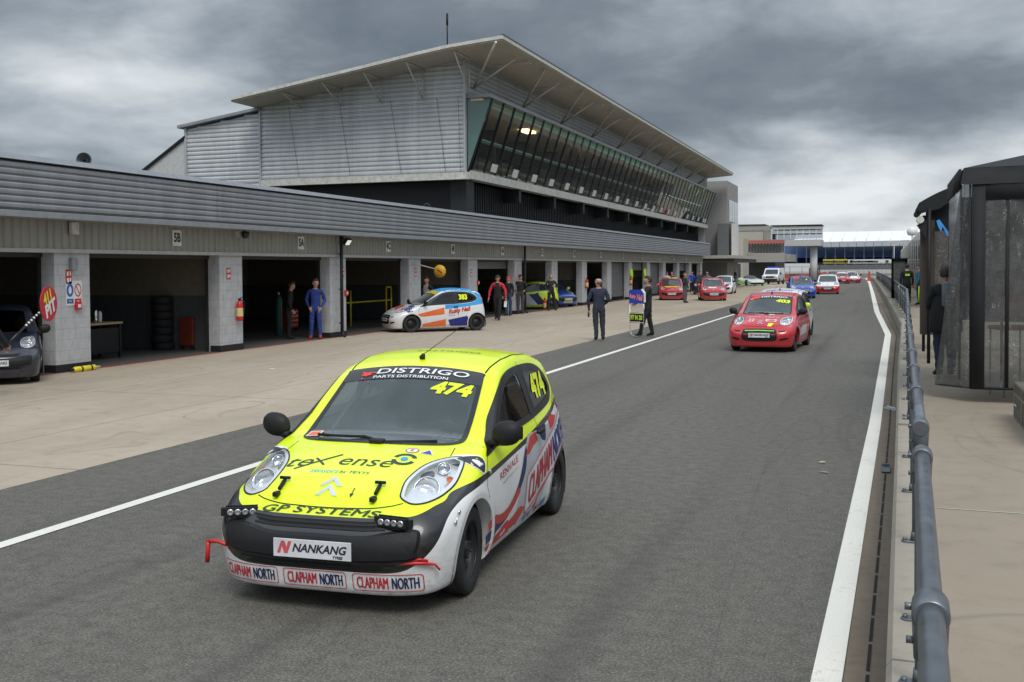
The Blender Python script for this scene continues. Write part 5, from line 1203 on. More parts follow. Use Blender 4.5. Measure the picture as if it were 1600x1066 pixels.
# wheel
def wheel_meshes():
    mb = MB(); mb.lathe([(.185, -.075), (.20, -.085), (.262, -.088), (.278, -.078), (.285, -.055), (.285, .055), (.278, .078), (.262, .088), (.20, .085), (.185, .075)], ax='y', n=48)
    for yy in (-.045, -.015, .015, .045): mb.lathe([(.2855, yy-.004), (.2862, yy), (.2855, yy+.004)], ax='y', n=40)
    tyre = mb.mesh('tyre'); mb = MB(); mb.lathe([(.187, .075), (.195, .079), (.190, .06), (.172, .055), (.165, .02), (.158, -.02), (.120, .015), (.085, .035), (.06, .03), (.058, .055), (.04, .062), (0, .062)], ax='y', n=40)
    mb.lathe([(.187, -.07), (.16, -.06), (0, -.06)], ax='y', n=24); rim = mb.mesh('rim')
    mb = MB()
    for i in range(14):
        a = 2*pi*i/14; c = Vector((.139*cos(a), .0, .139*sin(a))); t = Vector((-sin(a), 0, cos(a))); r_ = Vector((cos(a), 0, sin(a))); ring = [c+t*.017*cos(b)+r_*.013*sin(b)+Vector((0, .0035-.9*(.013*sin(b)), 0)) for b in np.linspace(0, 2*pi, 12, endpoint=False)]
        mb.add(ring, [tuple(range(12))])
    holes = mb.mesh('rim_hole', False); mb = MB()
    for i in range(4): a = 2*pi*i/4+.4; mb.cyl((.045*cos(a), .060, .045*sin(a)), .010, .022, 'y', 6)
    return tyre, rim, holes, mb.mesh('wheel_nut')
WT, WR, WH, WN = wheel_meshes()
# cabin
def cabin_meshes():
    mb = MB(); mb.box(-2.5, .0, -.70, .70, .16, .22); mb.box(-.30, -.10, -.66, .66, .22, .82); mb.box(-2.62, -2.45, -.62, .62, .22, .85); mb.box(-2.0, -.30, -.735, -.70, .22, .86); mb.box(-2.0, -.30, .70, .735, .22, .86); tub = mb.mesh('cabin_tub')
    mb = MB(); mb.smooth = True; mb.rbox((-.44, 0, .80), (.40, 1.30, .16), .08); mb.tube([(-.62, .33, .80), (-.68, .33, .86), (-.62, .33, .95)], .05, 8); dash = mb.mesh('dashboard')
    mb = MB(); n = 20; c = Vector((-.78, .33, .86)); u = Vector((0, 1, 0)); v = Vector((.35, 0, .93)).normalized(); mb.tube([c+(u*cos(2*pi*i/n)+v*sin(2*pi*i/n))*.16 for i in range(n+1)], .014, 6); mb.tube([c-u*.15, c+u*.15], .012, 5); mb.tube([c, c+Vector((.14, 0, -.05))], .03, 8); stw = mb.mesh('steering_wheel')
    mb = MB(); mb.rbox((-1.25, .33, .38), (.45, .46, .16), .06); M2 = Matrix.Translation((-1.50, .33, .78)) @ Matrix.Rotation(R(-14), 4, 'Y'); mb.rbox((0, 0, 0), (.12, .48, .80), .05, M2); mb.rbox((.06, .21, .1), (.16, .06, .5), .02, M2); mb.rbox((.06, -.21, .1), (.16, .06, .5), .02, M2); mb.rbox((.08, .15, .40), (.18, .05, .22), .02, M2); mb.rbox((.08, -.15, .40), (.18, .05, .22), .02, M2); seat = mb.mesh('race_seat')
    mb = MB(); r_ = .021
    for s in (1, -1): mb.tube([(-.42, s*.58, .25), (-.48, s*.56, .80), (-1.08, s*.455, 1.22), (-1.62, s*.47, 1.33), (-1.66, s*.53, 1.0), (-1.68, s*.56, .25)], r_, 8); mb.tube([(-1.62, s*.45, 1.31), (-2.35, s*.42, .7)], r_, 8); mb.tube([(-.46, s*.60, .35), (-1.66, s*.60, .62)], r_, 8)
    mb.tube([(-1.09, -.455, 1.225), (-1.09, .455, 1.225)], r_, 8); mb.tube([(-1.63, -.47, 1.33), (-1.63, .47, 1.33)], r_, 8); mb.tube([(-1.63, -.45, 1.31), (-1.68, .52, .4)], r_, 8); mb.tube([(-1.66, -.55, .9), (-1.66, .55, .9)], r_, 8); cage = mb.mesh('roll_cage')
    return tub, dash, stw, seat, cage
CAB = cabin_meshes()
mb = MB(); mb.tube([(-.215, .10, .925), (-.30, -.10, .948), (-.25, -.30, .955), (-.30, -.46, .950)], .010, 6); mb.tube([(-.235, .03, .925), (-.225, .10, .93), (-.30, .44, .935)], .012, 6); mb.rbox((-.22, .03, .925), (.07, .11, .05), .02); keep('wiper', 'wiper', mb, True)
mb = MB(); mb.tube([(-1.16, 0, 1.43), (-1.19, 0, 1.455)], [.025, .014], 8); mb.tube([(-1.18, 0, 1.455), (-1.98, 0, 1.60)], .003, 5); keep('aerial', 'aerial', mb, True)
mb = MB(); mb.box(-2.6, .45, -.60, .60, .10, .19); keep('floor', 'underbody', mb, True)
# double chevron badge
def chevron(y0, x0, wdt, h, t):
    return [(x0, y0-wdt/2), (x0-h, y0), (x0, y0+wdt/2), (x0, y0+wdt/2-t*1.0), (x0-h+t, y0), (x0, y0-wdt/2+t*1.0)]
mb = MB()
for dx in (0, .075):
    P = chevron(-.018, .408+dx, .155, .085, .036); m2 = ([(a, b) for a, b in P], [(0, 1, 4, 5), (1, 2, 3, 4)]); dec(m2, 'top', .010, mb)
    q0 = project(m2[0], 'top', .010); q1 = project(m2[0], 'top', .0); mb.add([tuple(p) for p in q0]+[tuple(p) for p in q1], [(i, (i+1) % 6, (i+1) % 6+6, i+6) for i in range(6)])
keep('badge', 'chevron_badge', mb)

# body paint with zones that follow the panels: yellow over black over white etc.
def paint(name, col, rough=.28, coat=.8, var=.05):
    g = MN(name); n = g.noise(g.co(), 3, 5); d = g.noise(g.co(scale=(1, 1, 2)), 12, 6, .7); z = g.sep(g.co())[2]
    base = col if not isinstance(col, tuple) else g.mix(g.rng(n, .3, .7), [q*(1-var) for q in col], [min(1, q*(1+var)) for q in col])
    if callable(col): base = col(g)
    dirt = g.math('MULTIPLY', g.math('MULTIPLY', g.rng(z, .55, .15, 0, 1), g.rng(d, .42, .7)), .45, clamp=True)
    base = g.mix(dirt, base, (.12, .105, .085))
    g.set(Base_Color=base, Roughness=g.rng(d, .3, .7, rough-.05, rough+.1), Coat_Weight=coat, Coat_Roughness=.06); return g.m
def zones(top, mid, low, l1, l2):
    def f(g):
        s = g.sep(g.co())
        def curve(pts):
            c = g.n('ShaderNodeFloatCurve'); xs = [(p[0]+3)/4 for p in pts]; cv = c.mapping.curves[0]
            while len(cv.points) < len(pts): cv.points.new(.5, .5)
            for pt, x, p in zip(cv.points, xs, pts): pt.location = (x, p[1]/1.5); pt.handle_type = 'AUTO_CLAMPED'
            c.mapping.update(); g.l(g.math('DIVIDE', g.math('ADD', s[0], 3.0), 4.0), c.inputs['Value']); return g.math('MULTIPLY', c.outputs[0], 1.5)
        a = g.math('GREATER_THAN', s[2], curve(l1)); b = g.math('GREATER_THAN', s[2], curve(l2))
        return g.mix(a, g.mix(b, low, mid), top)
    return f
YEL = (.79, .965, .012); BLK = (.010, .010, .011); WHT = (.78, .78, .78)
L1 = [(-3, 1.08), (-2.45, .985), (-2.1, .925), (-1.634, .868), (-.676, .780), (-.022, .737), (.12, .722), (.236, .705), (.33, .672), (.394, .657), (.471, .631), (.522, .612), (.558, .604), (.61, .595), (.8, .595)]
L2 = [(-3, 1.03), (-2.45, .945), (-1.81, .840), (-.827, .757), (-.148, .702), (.0, .692), (.096, .680), (.20, .662), (.30, .635), (.38, .598), (.45, .545), (.51, .475), (.56, .405), (.605, .34), (.64, .294), (.662, .285), (.8, .28)]
P_474 = paint('yellow_black_white_paint', zones(YEL, BLK, WHT, L1, L2), .32, .5)
M_liner = M_blk2

def plate_obj(parent, x=.697, z=.418, text='NANKANG', detail=True, mat=None, y=0):
    t = MB(); t.box(x-.006, x+.004, y-.26, y+.26, z-.056, z+.056); o = t.build('number_plate', mat or flat('plate_white', (.66, .67, .70), .3), parent, bevel=.002)
    if text:
        mb = MB(); put2d(mb, fit2(text, .365, .052, .03, .28, .5), (x+.006, y+.052, z+.006), (0, 1, 0), (0, 0, 1)); mb.build('plate_lettering', M_ink, o, fix=False)
        mb = MB(); q = [(0, 0), (.022, 0), (.035, .045), (.050, 0), (.072, 0), (.100, .075), (.078, .075), (.066, .038), (.052, .075), (.030, .075)]
        put2d(mb, ([(a, b) for a, b in q], [(0, 1, 2, 9), (2, 3, 8, 9), (3, 4, 7, 8), (4, 5, 6, 7)]), (x+.006, y-.235, z-.032), (0, 1, 0), (0, 0, 1)); mb.build('plate_logo', flat('plate_pink', (.60, .10, .11), .4), o, fix=False)
        if detail: mb = MB(); put2d(mb, text2d('TYRES', .024, .001, .25), (x+.006, y+.17, z-.040), (0, 1, 0), (0, 0, 1)); mb.build('plate_small_lettering', M_ink, o, fix=False)
    return o
def fit2(s, W, H, bold=0, shear=0, grid=.05):
    vs, fs = text2d(s, 1.0, bold, shear, 1, 'CENTER', None); a = np.array(vs); lo, hi = a.min(0), a.max(0); sc2 = np.array((W, H))/(hi-lo); a = (a-(lo+hi)/2)*sc2
    bm = bmesh.new(); V2 = [bm.verts.new((p[0], p[1], 0)) for p in a]
    for f in fs:
        try: bm.faces.new([V2[i] for i in f])
        except ValueError: pass
    grid_cut(bm, grid); bmesh.ops.triangulate(bm, faces=bm.faces[:]); bm.verts.index_update()
    r = ([(v.co.x, v.co.y) for v in bm.verts], [tuple(v.index for v in f.verts) for f in bm.faces]); bm.free(); return r
def tdec(s, size, x0, y0, frame='top', rot=0, bold=0, shear=0, wide=1, off=.003, grid=.05, mb=None, align='CENTER', fit=None):
    """lettering laid on the body. top: reads from in front; left/right: reads from that side; front: reads from in front"""
    vs, fs = fit2(s, fit[0], fit[1], bold, shear, grid) if fit else text2d(s, size, bold, shear, wide, align, grid); c, s_ = cos(rot), sin(rot); out = []
    for a, b in vs:
        a, b = a*c-b*s_, a*s_+b*c
        if frame == 'top': out.append((x0-b, y0+a))
        elif frame == 'left': out.append((x0-a, y0+b))
        elif frame == 'right': out.append((x0+a, y0+b))
        else: out.append((x0+a, y0+b))
    return dec((out, fs), frame, off, mb)
M_frit = flat('black_ceramic_border', (.012, .012, .013), .38)
def car(label, loc, heading, paints, group='racing hatchbacks queuing in the pit lane', cat='car', front='c1', dark_glass=False, wheels=None, plate=True, detail=1, driver=None, sx=1.0, name='racing_hatchback', mirror=None, steer=0, scale=(1, 1, 1), hl=True):
    """paints: dict of part material, key 'all' for the default"""
    root = empty(name, loc, heading, label=label, cat=cat, group=group)
    root.scale = scale
    P = lambda k: paints.get(k, paints['all'])
    def put(key, mat, parent=root): nm, me = CM[key]; return link(nm, me, mat, parent)
    body = put('r0', P('body')); put('r1', P('bonnet')); dl = put('r2', P('door')); dr = put('r3', P('door')); put('r4', P('bumper')); put('r5', P('bumper_rear'))
    for s, d in (('L', dl), ('R', dr)):
        put('g1'+s, M_sglass); put('g2'+s, M_dglass); put('dlo'+s, M_frit); put('seam'+s, M_seam); put('handle'+s, M_plastic, d); [(put('arch%s%d' % (s, wi), P('body')), put('liner%s%d' % (s, wi), M_liner)) for wi in (0, 1)]
        m_ = put('mir'+s, mirror or M_plastic); put('mirg'+s, M_chrome, m_)
        if hl:
            h = put('hl'+s, M_lsil); put('hlr'+s, M_plastic, h); put('hlc'+s, M_lsil, h); put('hll'+s, M_lens, h); put('hld'+s, M_chrome, h); put('hlk'+s, M_chrome, h)
            if detail > 1: put('hla'+s, M_amber, h); put('hlx'+s, flat('lamp_shade_grey', (.20, .21, .22), .15, .9), h)
        put('rl'+s, M_redd)
    ws = put('ws', M_dglass if dark_glass else M_glass); put('wsf', M_frit); put('rw', M_dglass); put('seamH', M_seam); put('seamR', M_seam); put('wiper', M_plastic); put('aerial', M_plastic)
    tub, dash, stw, seat, cage = CAB; link('cabin_tub', tub, M_blk2, root); link('dashboard', dash, M_plastic, root)
    if detail > 0: link('steering_wheel', stw, M_plastic, root); link('race_seat', seat, M_plastic, root); link('roll_cage', cage, paints.get('cage', flat('cage_grey', (.07, .072, .075), .5)), root)
    for wx in WHEEL_X:
        for s in (1, -1):
            w_ = empty('wheel', (wx, s*.70, .286)); w_.parent = root; w_.rotation_euler = (0, 0, (0 if s > 0 else pi)+(steer if wx == 0 else 0))
            link('tyre', WT, M_rubber, w_); r__ = link('rim', WR, wheels or M_steelw, w_); link('rim_hole', WH, M_seam, w_); link('wheel_nut', WN, M_steelw, w_)
    # front end
    if front == 'c1':
        q = smooth_poly([(-.655, .50), (-.62, .545), (-.45, .53), (-.30, .505), (0, .505), (.30, .505), (.45, .53), (.62, .545), (.655, .50), (.64, .42), (.58, .365), (0, .345), (-.58, .365), (-.64, .42)], 4)
        mb = MB(); dec(fill2(inset(q, .02), .06), 'front', .022, mb); po, pi_ = project(q, 'front', .001), project(inset(q, .02), 'front', .022); k = len(q); mb.smooth = True; mb.add([tuple(p) for p in po]+[tuple(p) for p in pi_], [(i, (i+1) % k, (i+1) % k+k, i+k) for i in range(k)])
        mb.build('bumper_pad', M_plastic, root, fix=False)
        mb = MB()
        for z, w1 in ((.572, .46), (.549, .42), (.330, .52), (.300, .48)): dec(line2(dense([(-w1, z+.01), (-.3, z), (.3, z), (w1, z+.01)], .05), .012), 'front', .0015, mb)
        mb.build('grille_slot', M_seam, root, fix=False)
        mb = MB()
        for z in (.560, .536, .316): dec(line2(dense([(-.44, z+.008), (-.3, z), (.3, z), (.44, z+.008)], .05), .012), 'front', .006, mb)
        mb.build('grille_bar', M_plastic, root, fix=False)
    else:
        q = smooth_poly([(-.40, .53), (-.33, .565), (0, .575), (.33, .565), (.40, .53), (.42, .40), (.36, .315), (0, .295), (-.36, .315), (-.42, .40)], 4)
        dec(fill2(q, .06), 'front', .003).build('grille', M_plastic, root, fix=False)
        mb = MB(); dec(ring2(inset(q, -.012), inset(q, .014)), 'front', .008, mb); mb.build('grille_surround', paints.get('grille_ring', M_gloss), root, fix=False)
        mb = MB(); dec(line2(dense([(-.36, .535), (0, .545), (.36, .535)], .05), .02), 'front', .010, mb); mb.build('grille_bar', paints.get('grille_bar', M_sil), root, fix=False)
        for s in (1, -1):
            q = smooth_poly([(s*.50, .30), (s*.66, .33), (s*.70, .37), (s*.60, .37), (s*.50, .345)], 3); o = dec(fill2(q, .05), 'front', .003).build('fog_recess', M_seam, root, fix=False)
            dec(line2(dense([(s*.47, .525), (s*.62, .53)], .04), .028), 'front', .003).build('bumper_slot', M_seam, root, fix=False)
    if paints.get('badge', 1): put('badge', M_chrome)
    if plate: plate_obj(root, x=.712 if front == 'c1' else .705, z=.418 if front == 'c1' else .43, detail=detail > 1)
    return root
def mark(root, m2, frame, off, mat, name): return dec(m2, frame, off).build(name, mat, root, fix=False)

# ---------------- the yellow car
M_txtd = flat('decal_charcoal', (.025, .045, .03), .45); M_txtw = flat('decal_white', (.82, .82, .82), .4); M_num = flat('decal_neon_yellow', (.75, .86, .02), .4)
M_cnr = flat('decal_red', (.50, .025, .04), .4); M_cnb = flat('decal_navy', (.012, .016, .09), .4); M_grey = flat('decal_grey', (.42, .45, .48), .4); M_fred = flat('flag_red', (.50, .045, .04), .4); M_cyan = flat('decal_cyan', (.10, .50, .55), .4)
M_band = flat('charcoal_band', (.035, .037, .042), .35)
CAR_Y = car('bright yellow racing hatchback number 474 with union flag sides, closest to the camera', (-3.33, 6.31, 0), -1.515, dict(all=P_474, surround=M_gloss), detail=2, steer=.06)
c = CAR_Y
# windscreen band and lettering
band = [(-1.046, -.525), (-1.046, .525), (-1.0, .545), (-.915, .562), (-.915, -.562), (-1.0, -.545)]
mark(c, fill2(band, .03), 'top', .008, M_band, 'sun_strip')
tdec('DISTRIGO', .085, -.986, .075, fit=(.74, .050), bold=.01, shear=.1, off=.014, grid=.03).build('sun_strip_lettering', M_txtw, c, fix=False)
tdec('PARTS DISTRIBUTION', .040, -.931, -.005, fit=(.60, .024), bold=.01, off=.014, grid=.03).build('sun_strip_small_lettering', M_txtw, c, fix=False)
random.seed(8); mb = MB()
for i in range(34):
    a = random.uniform(0, 2*pi); r_ = abs(random.gauss(0, .55)); x0, y0 = -.965+.038*r_*sin(a), -.375+.085*r_*cos(a); d = .011-.003*r_
    dec(([(x0-d, y0), (x0, y0-d*1.4), (x0+d, y0), (x0, y0+d*1.4)], [(0, 1, 2, 3)]), 'top', .014, mb)
mb.build('sun_strip_emblem', flat('emblem_red', (.75, .05, .03), .4), c, fix=False)
tdec('474', .135, -.850, .352, fit=(.32, .115), bold=.05, shear=.15, off=.009, grid=.02).build('windscreen_number', M_num, c, fix=False)
mark(c, rect2(-.43, -.33, -.575, -.475), 'top', .009, M_txtw, 'windscreen_sticker'); mark(c, rect2(-.42, -.34, -.565, -.485), 'top', .011, flat('sticker_orange', (.85, .14, .04), .4), 'windscreen_sticker_panel')
# bonnet lettering
tdec('te', .165, .145, -.365, rot=0, shear=.25, fit=(.18, .110)).build('bonnet_lettering', M_txtd, c, fix=False)
tdec('ense', .165, .125, .100, rot=0, shear=.2, fit=(.375, .088)).build('bonnet_lettering', M_txtd, c, fix=False)
mb = MB(); dec(line2([(.235, -.37), (.17, -.285), (.10, -.195), (.03, -.11)], .018), 'top', .003, mb); dec(line2([(.09, -.275), (.13, -.23), (.18, -.18)], .016), 'top', .0032, mb); mb.build('bonnet_lettering', M_txtd, c, fix=False)
tdec('sensors', .062, .262, -.135, shear=.25, fit=(.20, .034)).build('bonnet_small_lettering', M_cyan, c, fix=False)
tdec('by TEXYS', .062, .262, .078, shear=.25, fit=(.21, .040)).build('bonnet_small_lettering', M_txtd, c, fix=False)
def arc(cx, cy, r1, r2, a0, a1, k=1.0, n=16):
    A = [(cx+r1*cos(a)*k, cy+r1*sin(a)) for a in np.linspace(a0, a1, n)]; B = [(cx+r2*cos(a)*k, cy+r2*sin(a)) for a in np.linspace(a0, a1, n)]
    return A+B, [(i, i+1, n+i+1, n+i) for i in range(n-1)]
mb = MB(); dec(arc(.04, .335, .085, .055, pi*.62, pi*1.42, .95), 'top', .003, mb); dec(arc(.04, .335, .085, .055, -pi*.42, pi*.40, .95), 'top', .003, mb); mb.build('bonnet_emblem', M_txtd, c, fix=False)
mark(c, disc2(.026, 20, (.04, .335)), 'top', .004, flat('emblem_blue', (.02, .35, .75), .4), 'bonnet_emblem_dot')
mark(c, disc2(.045, 24, (-.105, .335), .05), 'top', .003, M_txtw, 'round_sticker'); mb = MB(); dec(ring2([(-.105+.043*cos(a), .335+.048*sin(a)) for a in np.linspace(0, 2*pi, 20, endpoint=False)], [(-.105+.036*cos(a), .335+.040*sin(a)) for a in np.linspace(0, 2*pi, 20, endpoint=False)]), 'top', .004, mb); tdec('E', .06, -.105, .335, off=.0045, mb=mb); mb.build('round_sticker_symbol', M_cnr, c, fix=False)
mark(c, ([(-.07, .395), (-.07, .495), (-.15, .45)], [(0, 1, 2)]), 'top', .003, M_txtw, 'triangle_sticker'); mark(c, ([(-.075, .407), (-.075, .485), (-.140, .448)], [(0, 1, 2)]), 'top', .004, flat('sticker_blue', (.04, .06, .55), .4), 'triangle_sticker_face')
mark(c, ([(-.085, .440), (-.09, .452), (-.112, .442), (-.114, .449), (-.104, .458), (-.08, .447)], [(0, 1, 4, 5), (1, 2, 3, 4)]), 'top', .005, M_cnr, 'triangle_sticker_bolt')
# bonnet pins, arrow
for y in (-.352, .312):
    t = MB(); pz = project([(.375, y), (.455, y), (.49, y), (.415, y)], 'top', .018); t.tube([tuple(p) for p in (pz[0], pz[3], pz[1])], [.012, .013, .012], 8); t.tube([tuple(pz[0]+[0, -.035, .012]), tuple(pz[0]+[0, .035, .012])], .011, 8); t.rbox(tuple(pz[2]), (.06, .035, .03), .01); t.build('bonnet_catch', M_plastic, c)
mark(c, ([(.41, .145), (.41, .153), (.46, .153), (.46, .145), (.455, .134), (.455, .164), (.485, .149)], [(0, 1, 2, 3), (4, 5, 6)]), 'top', .003, M_txtd, 'arrow_decal')
NOSE = ((1.6, 0, 1.6), (0, 1, 0), (-.7071, 0, .7071), (-.7071, 0, -.7071))
def tnose(s, size, y0, v0, **k):
    vs, fs = fit2(s, .80, .046, k.get('bold', 0), k.get('shear', 0), .05); out = [(a+y0, b+v0) for a, b in vs]; return dec((out, fs), NOSE, .006+.0012*(y0 > -.012))
vz = (-.7071*(.545-1.6)+.7071*(.622-1.6))
for dy_ in (-.003, .003): tnose('GP SYSTEMS', .098, -.012+dy_, vz-.014+dy_*.3, bold=0, shear=.3).build('nose_lettering', M_txtd, c, fix=False)
# lower bumper stickers
for y in (-.475, -.012, .455):
    z = .226
    A = [(a+y, b+z) for a, b in rrect(.425, .112, .02, .02)]; B_ = [(a+y, b+z) for a, b in rrect(.415, .102, .016, .02)]; B_ = [tuple(min(B_, key=lambda q: math.dist(q, p))) for p in A]
    mark(c, ring2(A, B_), 'front', .004, M_cnr, 'bumper_sticker_border')
    m_ = tdec('CLAPHAM', .105, y-.083, z, 'front', fit=(.195, .072), bold=0); tdec('CLAPHAM', .105, y-.087, z, 'front', fit=(.195, .072), bold=0, off=.0042, mb=m_).build('bumper_lettering_red', M_cnr, c, fix=False)
    m_ = tdec('NORTH', .105, y+.114, z, 'front', fit=(.150, .072), bold=0); tdec('NORTH', .105, y+.110, z, 'front', fit=(.150, .072), bold=0, off=.0042, mb=m_).build('bumper_lettering_navy', M_cnb, c, fix=False)
# light bars
for y, a in ((.487, -.16), (-.555, .42)):
    t = empty('light_bar', (.600 if y > 0 else .578, y, .590), a); t.parent = c
    mb = MB(); mb.rbox((0, 0, 0), (.055, .205, .062), .008); mb.cbox((-.005, -.115, .0), (.03, .03, .05)); mb.cbox((-.005, .115, .0), (.03, .03, .05)); mb.tube([(.0, -.10, .035), (.0, .10, .035)], .005, 5); mb.tube([(.02, -.07, -.038), (.02, .07, -.038)], .004, 5); mb.build('housing', M_plastic, t)
    for i in range(4): mb = MB(); mb.lathe([(.021, .029), (.019, .036), (.010, .031), (0, .032)], (0, -.069+.046*i, 0), 'x', 14); mb.build('lamp', M_chrome, t)
# tow straps
mb = MB(); mb.tube([(.655, .42, .325), (.645, .53, .345), (.615, .62, .352), (.59, .68, .35), (.545, .735, .335), (.53, .76, .30)], [.004, .005, .012, .012, .008, .007], 6); mb.tube([(.615, .60, .362), (.60, .66, .375), (.575, .70, .362)], .008, 6); mb.build('tow_strap', M_red, c)
mb = MB(); mb.tube([(.655, -.42, .335), (.63, -.60, .36)], .004, 5); mb.tube([(.60, -.66, .375), (.575, -.74, .385), (.565, -.82, .375)], .012, 6); mb.tube([(.565, -.81, .38), (.56, -.82, .30), (.56, -.825, .24)], .015, 6); mb.build('tow_strap', M_red, c)
mb = MB(); p = project([(.36, .55), (.30, .60)], 'left', .008); mb.tube([tuple(p[0]), tuple(p[1])], .003, 5)
mb.cyl(tuple(p[0]), .014, .012, 'y', 10); mb.cyl(tuple(p[1]), .014, .012, 'y', 10); mb.build('bumper_clip', M_chrome, c)
# side graphics (both sides share the design)
for fr in ('left', 'right'):
    T_ = lambda P, g=.035: fill2(P, g)
    mark(c, T_([(-.95, .30), (-1.10, .70), (-1.30, .845), (-1.72, .835), (-2.0, .84), (-2.66, .90), (-2.64, .62), (-2.2, .66), (-1.9, .45), (-1.70, .24), (-1.0, .20)]), fr, .0018, M_grey, 'side_graphic_grey')
    mark(c, T_(smooth_open([(-.22, .32), (-.45, .36), (-.70, .40), (-.95, .52), (-1.16, .735), (-1.22, .76), (-1.16, .60), (-.98, .46), (-.72, .34), (-.45, .29), (-.25, .25)], 4)), fr, .0024, M_cnb, 'side_graphic_navy')
    mark(c, T_(smooth_open([(-.24, .40), (-.38, .43), (-.55, .40), (-.75, .42), (-.95, .50), (-1.02, .47), (-.80, .365), (-.55, .335), (-.38, .37), (-.28, .345)], 4)), fr, .0030, M_fred, 'side_graphic_red')
    mark(c, T_([(-.24, .235), (-.50, .275), (-.80, .30), (-1.05, .345), (-1.2, .31), (-1.0, .235), (-.5, .215), (-.28, .20)]), fr, .0030, M_fred, 'side_graphic_red')
    mark(c, T_([(-1.28, .70), (-1.17, .70), (-1.34, .82), (-1.52, .835), (-1.55, .76), (-1.40, .74)]), fr, .0030, M_fred, 'side_graphic_red')
    mark(c, T_([(-1.56, .84), (-1.72, .845), (-1.86, .845), (-1.80, .72), (-1.70, .74)]), fr, .0030, M_cnb, 'side_graphic_navy')
    mark(c, T_([(-1.98, .88), (-2.12, .89), (-2.28, .86), (-2.12, .80), (-1.98, .78)]), fr, .0030, M_fred, 'side_graphic_red')
    mark(c, T_([(-2.42, .94), (-2.56, .95), (-2.62, .86), (-2.50, .86)]), fr, .0030, M_cnb, 'side_graphic_navy')
    mark(c, T_([(-1.52, .235), (-1.60, .33), (-1.85, .43), (-1.90, .62), (-2.05, .66), (-2.66, .68), (-2.66, .85), (-2.60, .86), (-2.52, .62), (-1.42, .25)]), fr, .0030, M_fred, 'side_graphic_red')
    # rotated name box
    cxm, czm, ang = -1.87, .575, R(14.5)
    def rb_(a, b):
        # a along the reading direction (towards the rear), b upwards
        a2, b2 = a*cos(ang)-b*sin(ang)*0, a*sin(ang)+b*cos(ang)*1.0
        return (cxm-a2, czm+b2)
    box_ = [rb_(a, b) for a, b in rrect(1.44, .33, .05)]
    mark(c, fill2(box_, .035), fr, .004, flat('decal_box_grey', (.60, .62, .64), .4), 'side_name_panel'); mark(c, ring2([rb_(a, b) for a, b in rrect(1.43, .32, .05)], [rb_(a, b) for a, b in [(a*.984, b*.935) for a, b in rrect(1.43, .32, .05)]]), fr, .0075, M_cnr, 'side_name_border')
    for s, aa, mt, wd_ in (('CLAPHAM', -.27, M_cnr, .74), ('NORTH', .40, flat('decal_blue', (.02, .03, .22), .4), .50)):
        vs, fs = fit2(s, wd_, .225, 0, 0, .04)
        if fr == 'right': out = [(cxm+aa+a, czm+b-(aa+a)*sin(ang)) for a, b in vs]
        else: out = [rb_(aa+a, b) for a, b in vs]
        m_ = dec((out, fs), fr, .0085); dec(([(a-.010, b) for a, b in out], fs), fr, .0100, m_).build('side_name_lettering', mt, c, fix=False)
    sg = 1 if fr == 'left' else -1
    tdec('RENVALE', .078, -.74, .695, fr, rot=sg*R(7), fit=(.46, .05)).build('side_small_lettering', M_cnr, c, fix=False)
    tdec('engineering services', .030, -.76, .635, fr, rot=sg*R(7), fit=(.40, .026)).build('side_small_lettering', M_grey, c, fix=False)
    tdec('WMS', .07, -1.30, .215, fr, bold=0, shear=.3, fit=(.24, .05)).build('sill_lettering', flat('decal_purple', (.05, .02, .25), .4), c, fix=False)
    tdec('YOKO', .055, -1.57, .215, fr, bold=.03, shear=.2, fit=(.18, .04)).build('sill_lettering', M_txtd, c, fix=False)
    mark(c, fill2([(-1.70, .19), (-1.72, .235), (-1.88, .245), (-1.90, .20)], .05), fr, .003, flat('sill_blue', (.05, .20, .55), .4), 'sill_sticker')
    mark(c, fill2([(-.42, .205), (-.50, .255), (-.62, .305), (-.74, .315), (-.82, .26), (-.80, .215)], .05), fr, .0036, M_red, 'sill_car_sticker'); tdec('rebuilt', .045, -.62, .25, fr, bold=.001, off=.006, rot=sg*.12).build('sill_car_lettering', M_txtw, c, fix=False)
    sh = smooth_poly([(-.10, .86), (-.17, .872), (-.235, .86), (-.235, .80), (-.175, .748), (-.11, .80)], 3)
    mark(c, fill2(sh, .04), fr, .003, M_txtw, 'shield_sticker'); mark(c, fill2(inset(sh, .010), .04), fr, .004, M_band, 'shield_sticker_face'); mark(c, fill2(smooth_poly([(-.15, .80), (-.19, .83), (-.165, .845), (-.145, .83)], 3), .03), fr, .005, M_txtw, 'shield_sticker_motif')
    tdec('474', .27, -1.965, 1.15, fr, fit=(.42, .20), bold=.05, off=.0085, grid=.025).build('rear_window_number', M_num, c, fix=False)
    tdec('GP SYSTEMS', .05, -2.40, 1.005, fr, rot=sg*R(24), shear=.3, fit=(.32, .035)).build('side_small_lettering', M_txtd, c, fix=False)
    p = project([(-.30, .745)], fr, .004)[0]; mb = MB(); mb.cyl(tuple(p), .020, .010, 'y', 16); mb.build('fuel_flap_button', M_sil, c)
tdec('DISTRIGO', .10, -1.50, .10, wide=1.2, off=.003).build('roof_lettering', flat('roof_green_ink', (.20, .26, .02), .5), c, fix=False)
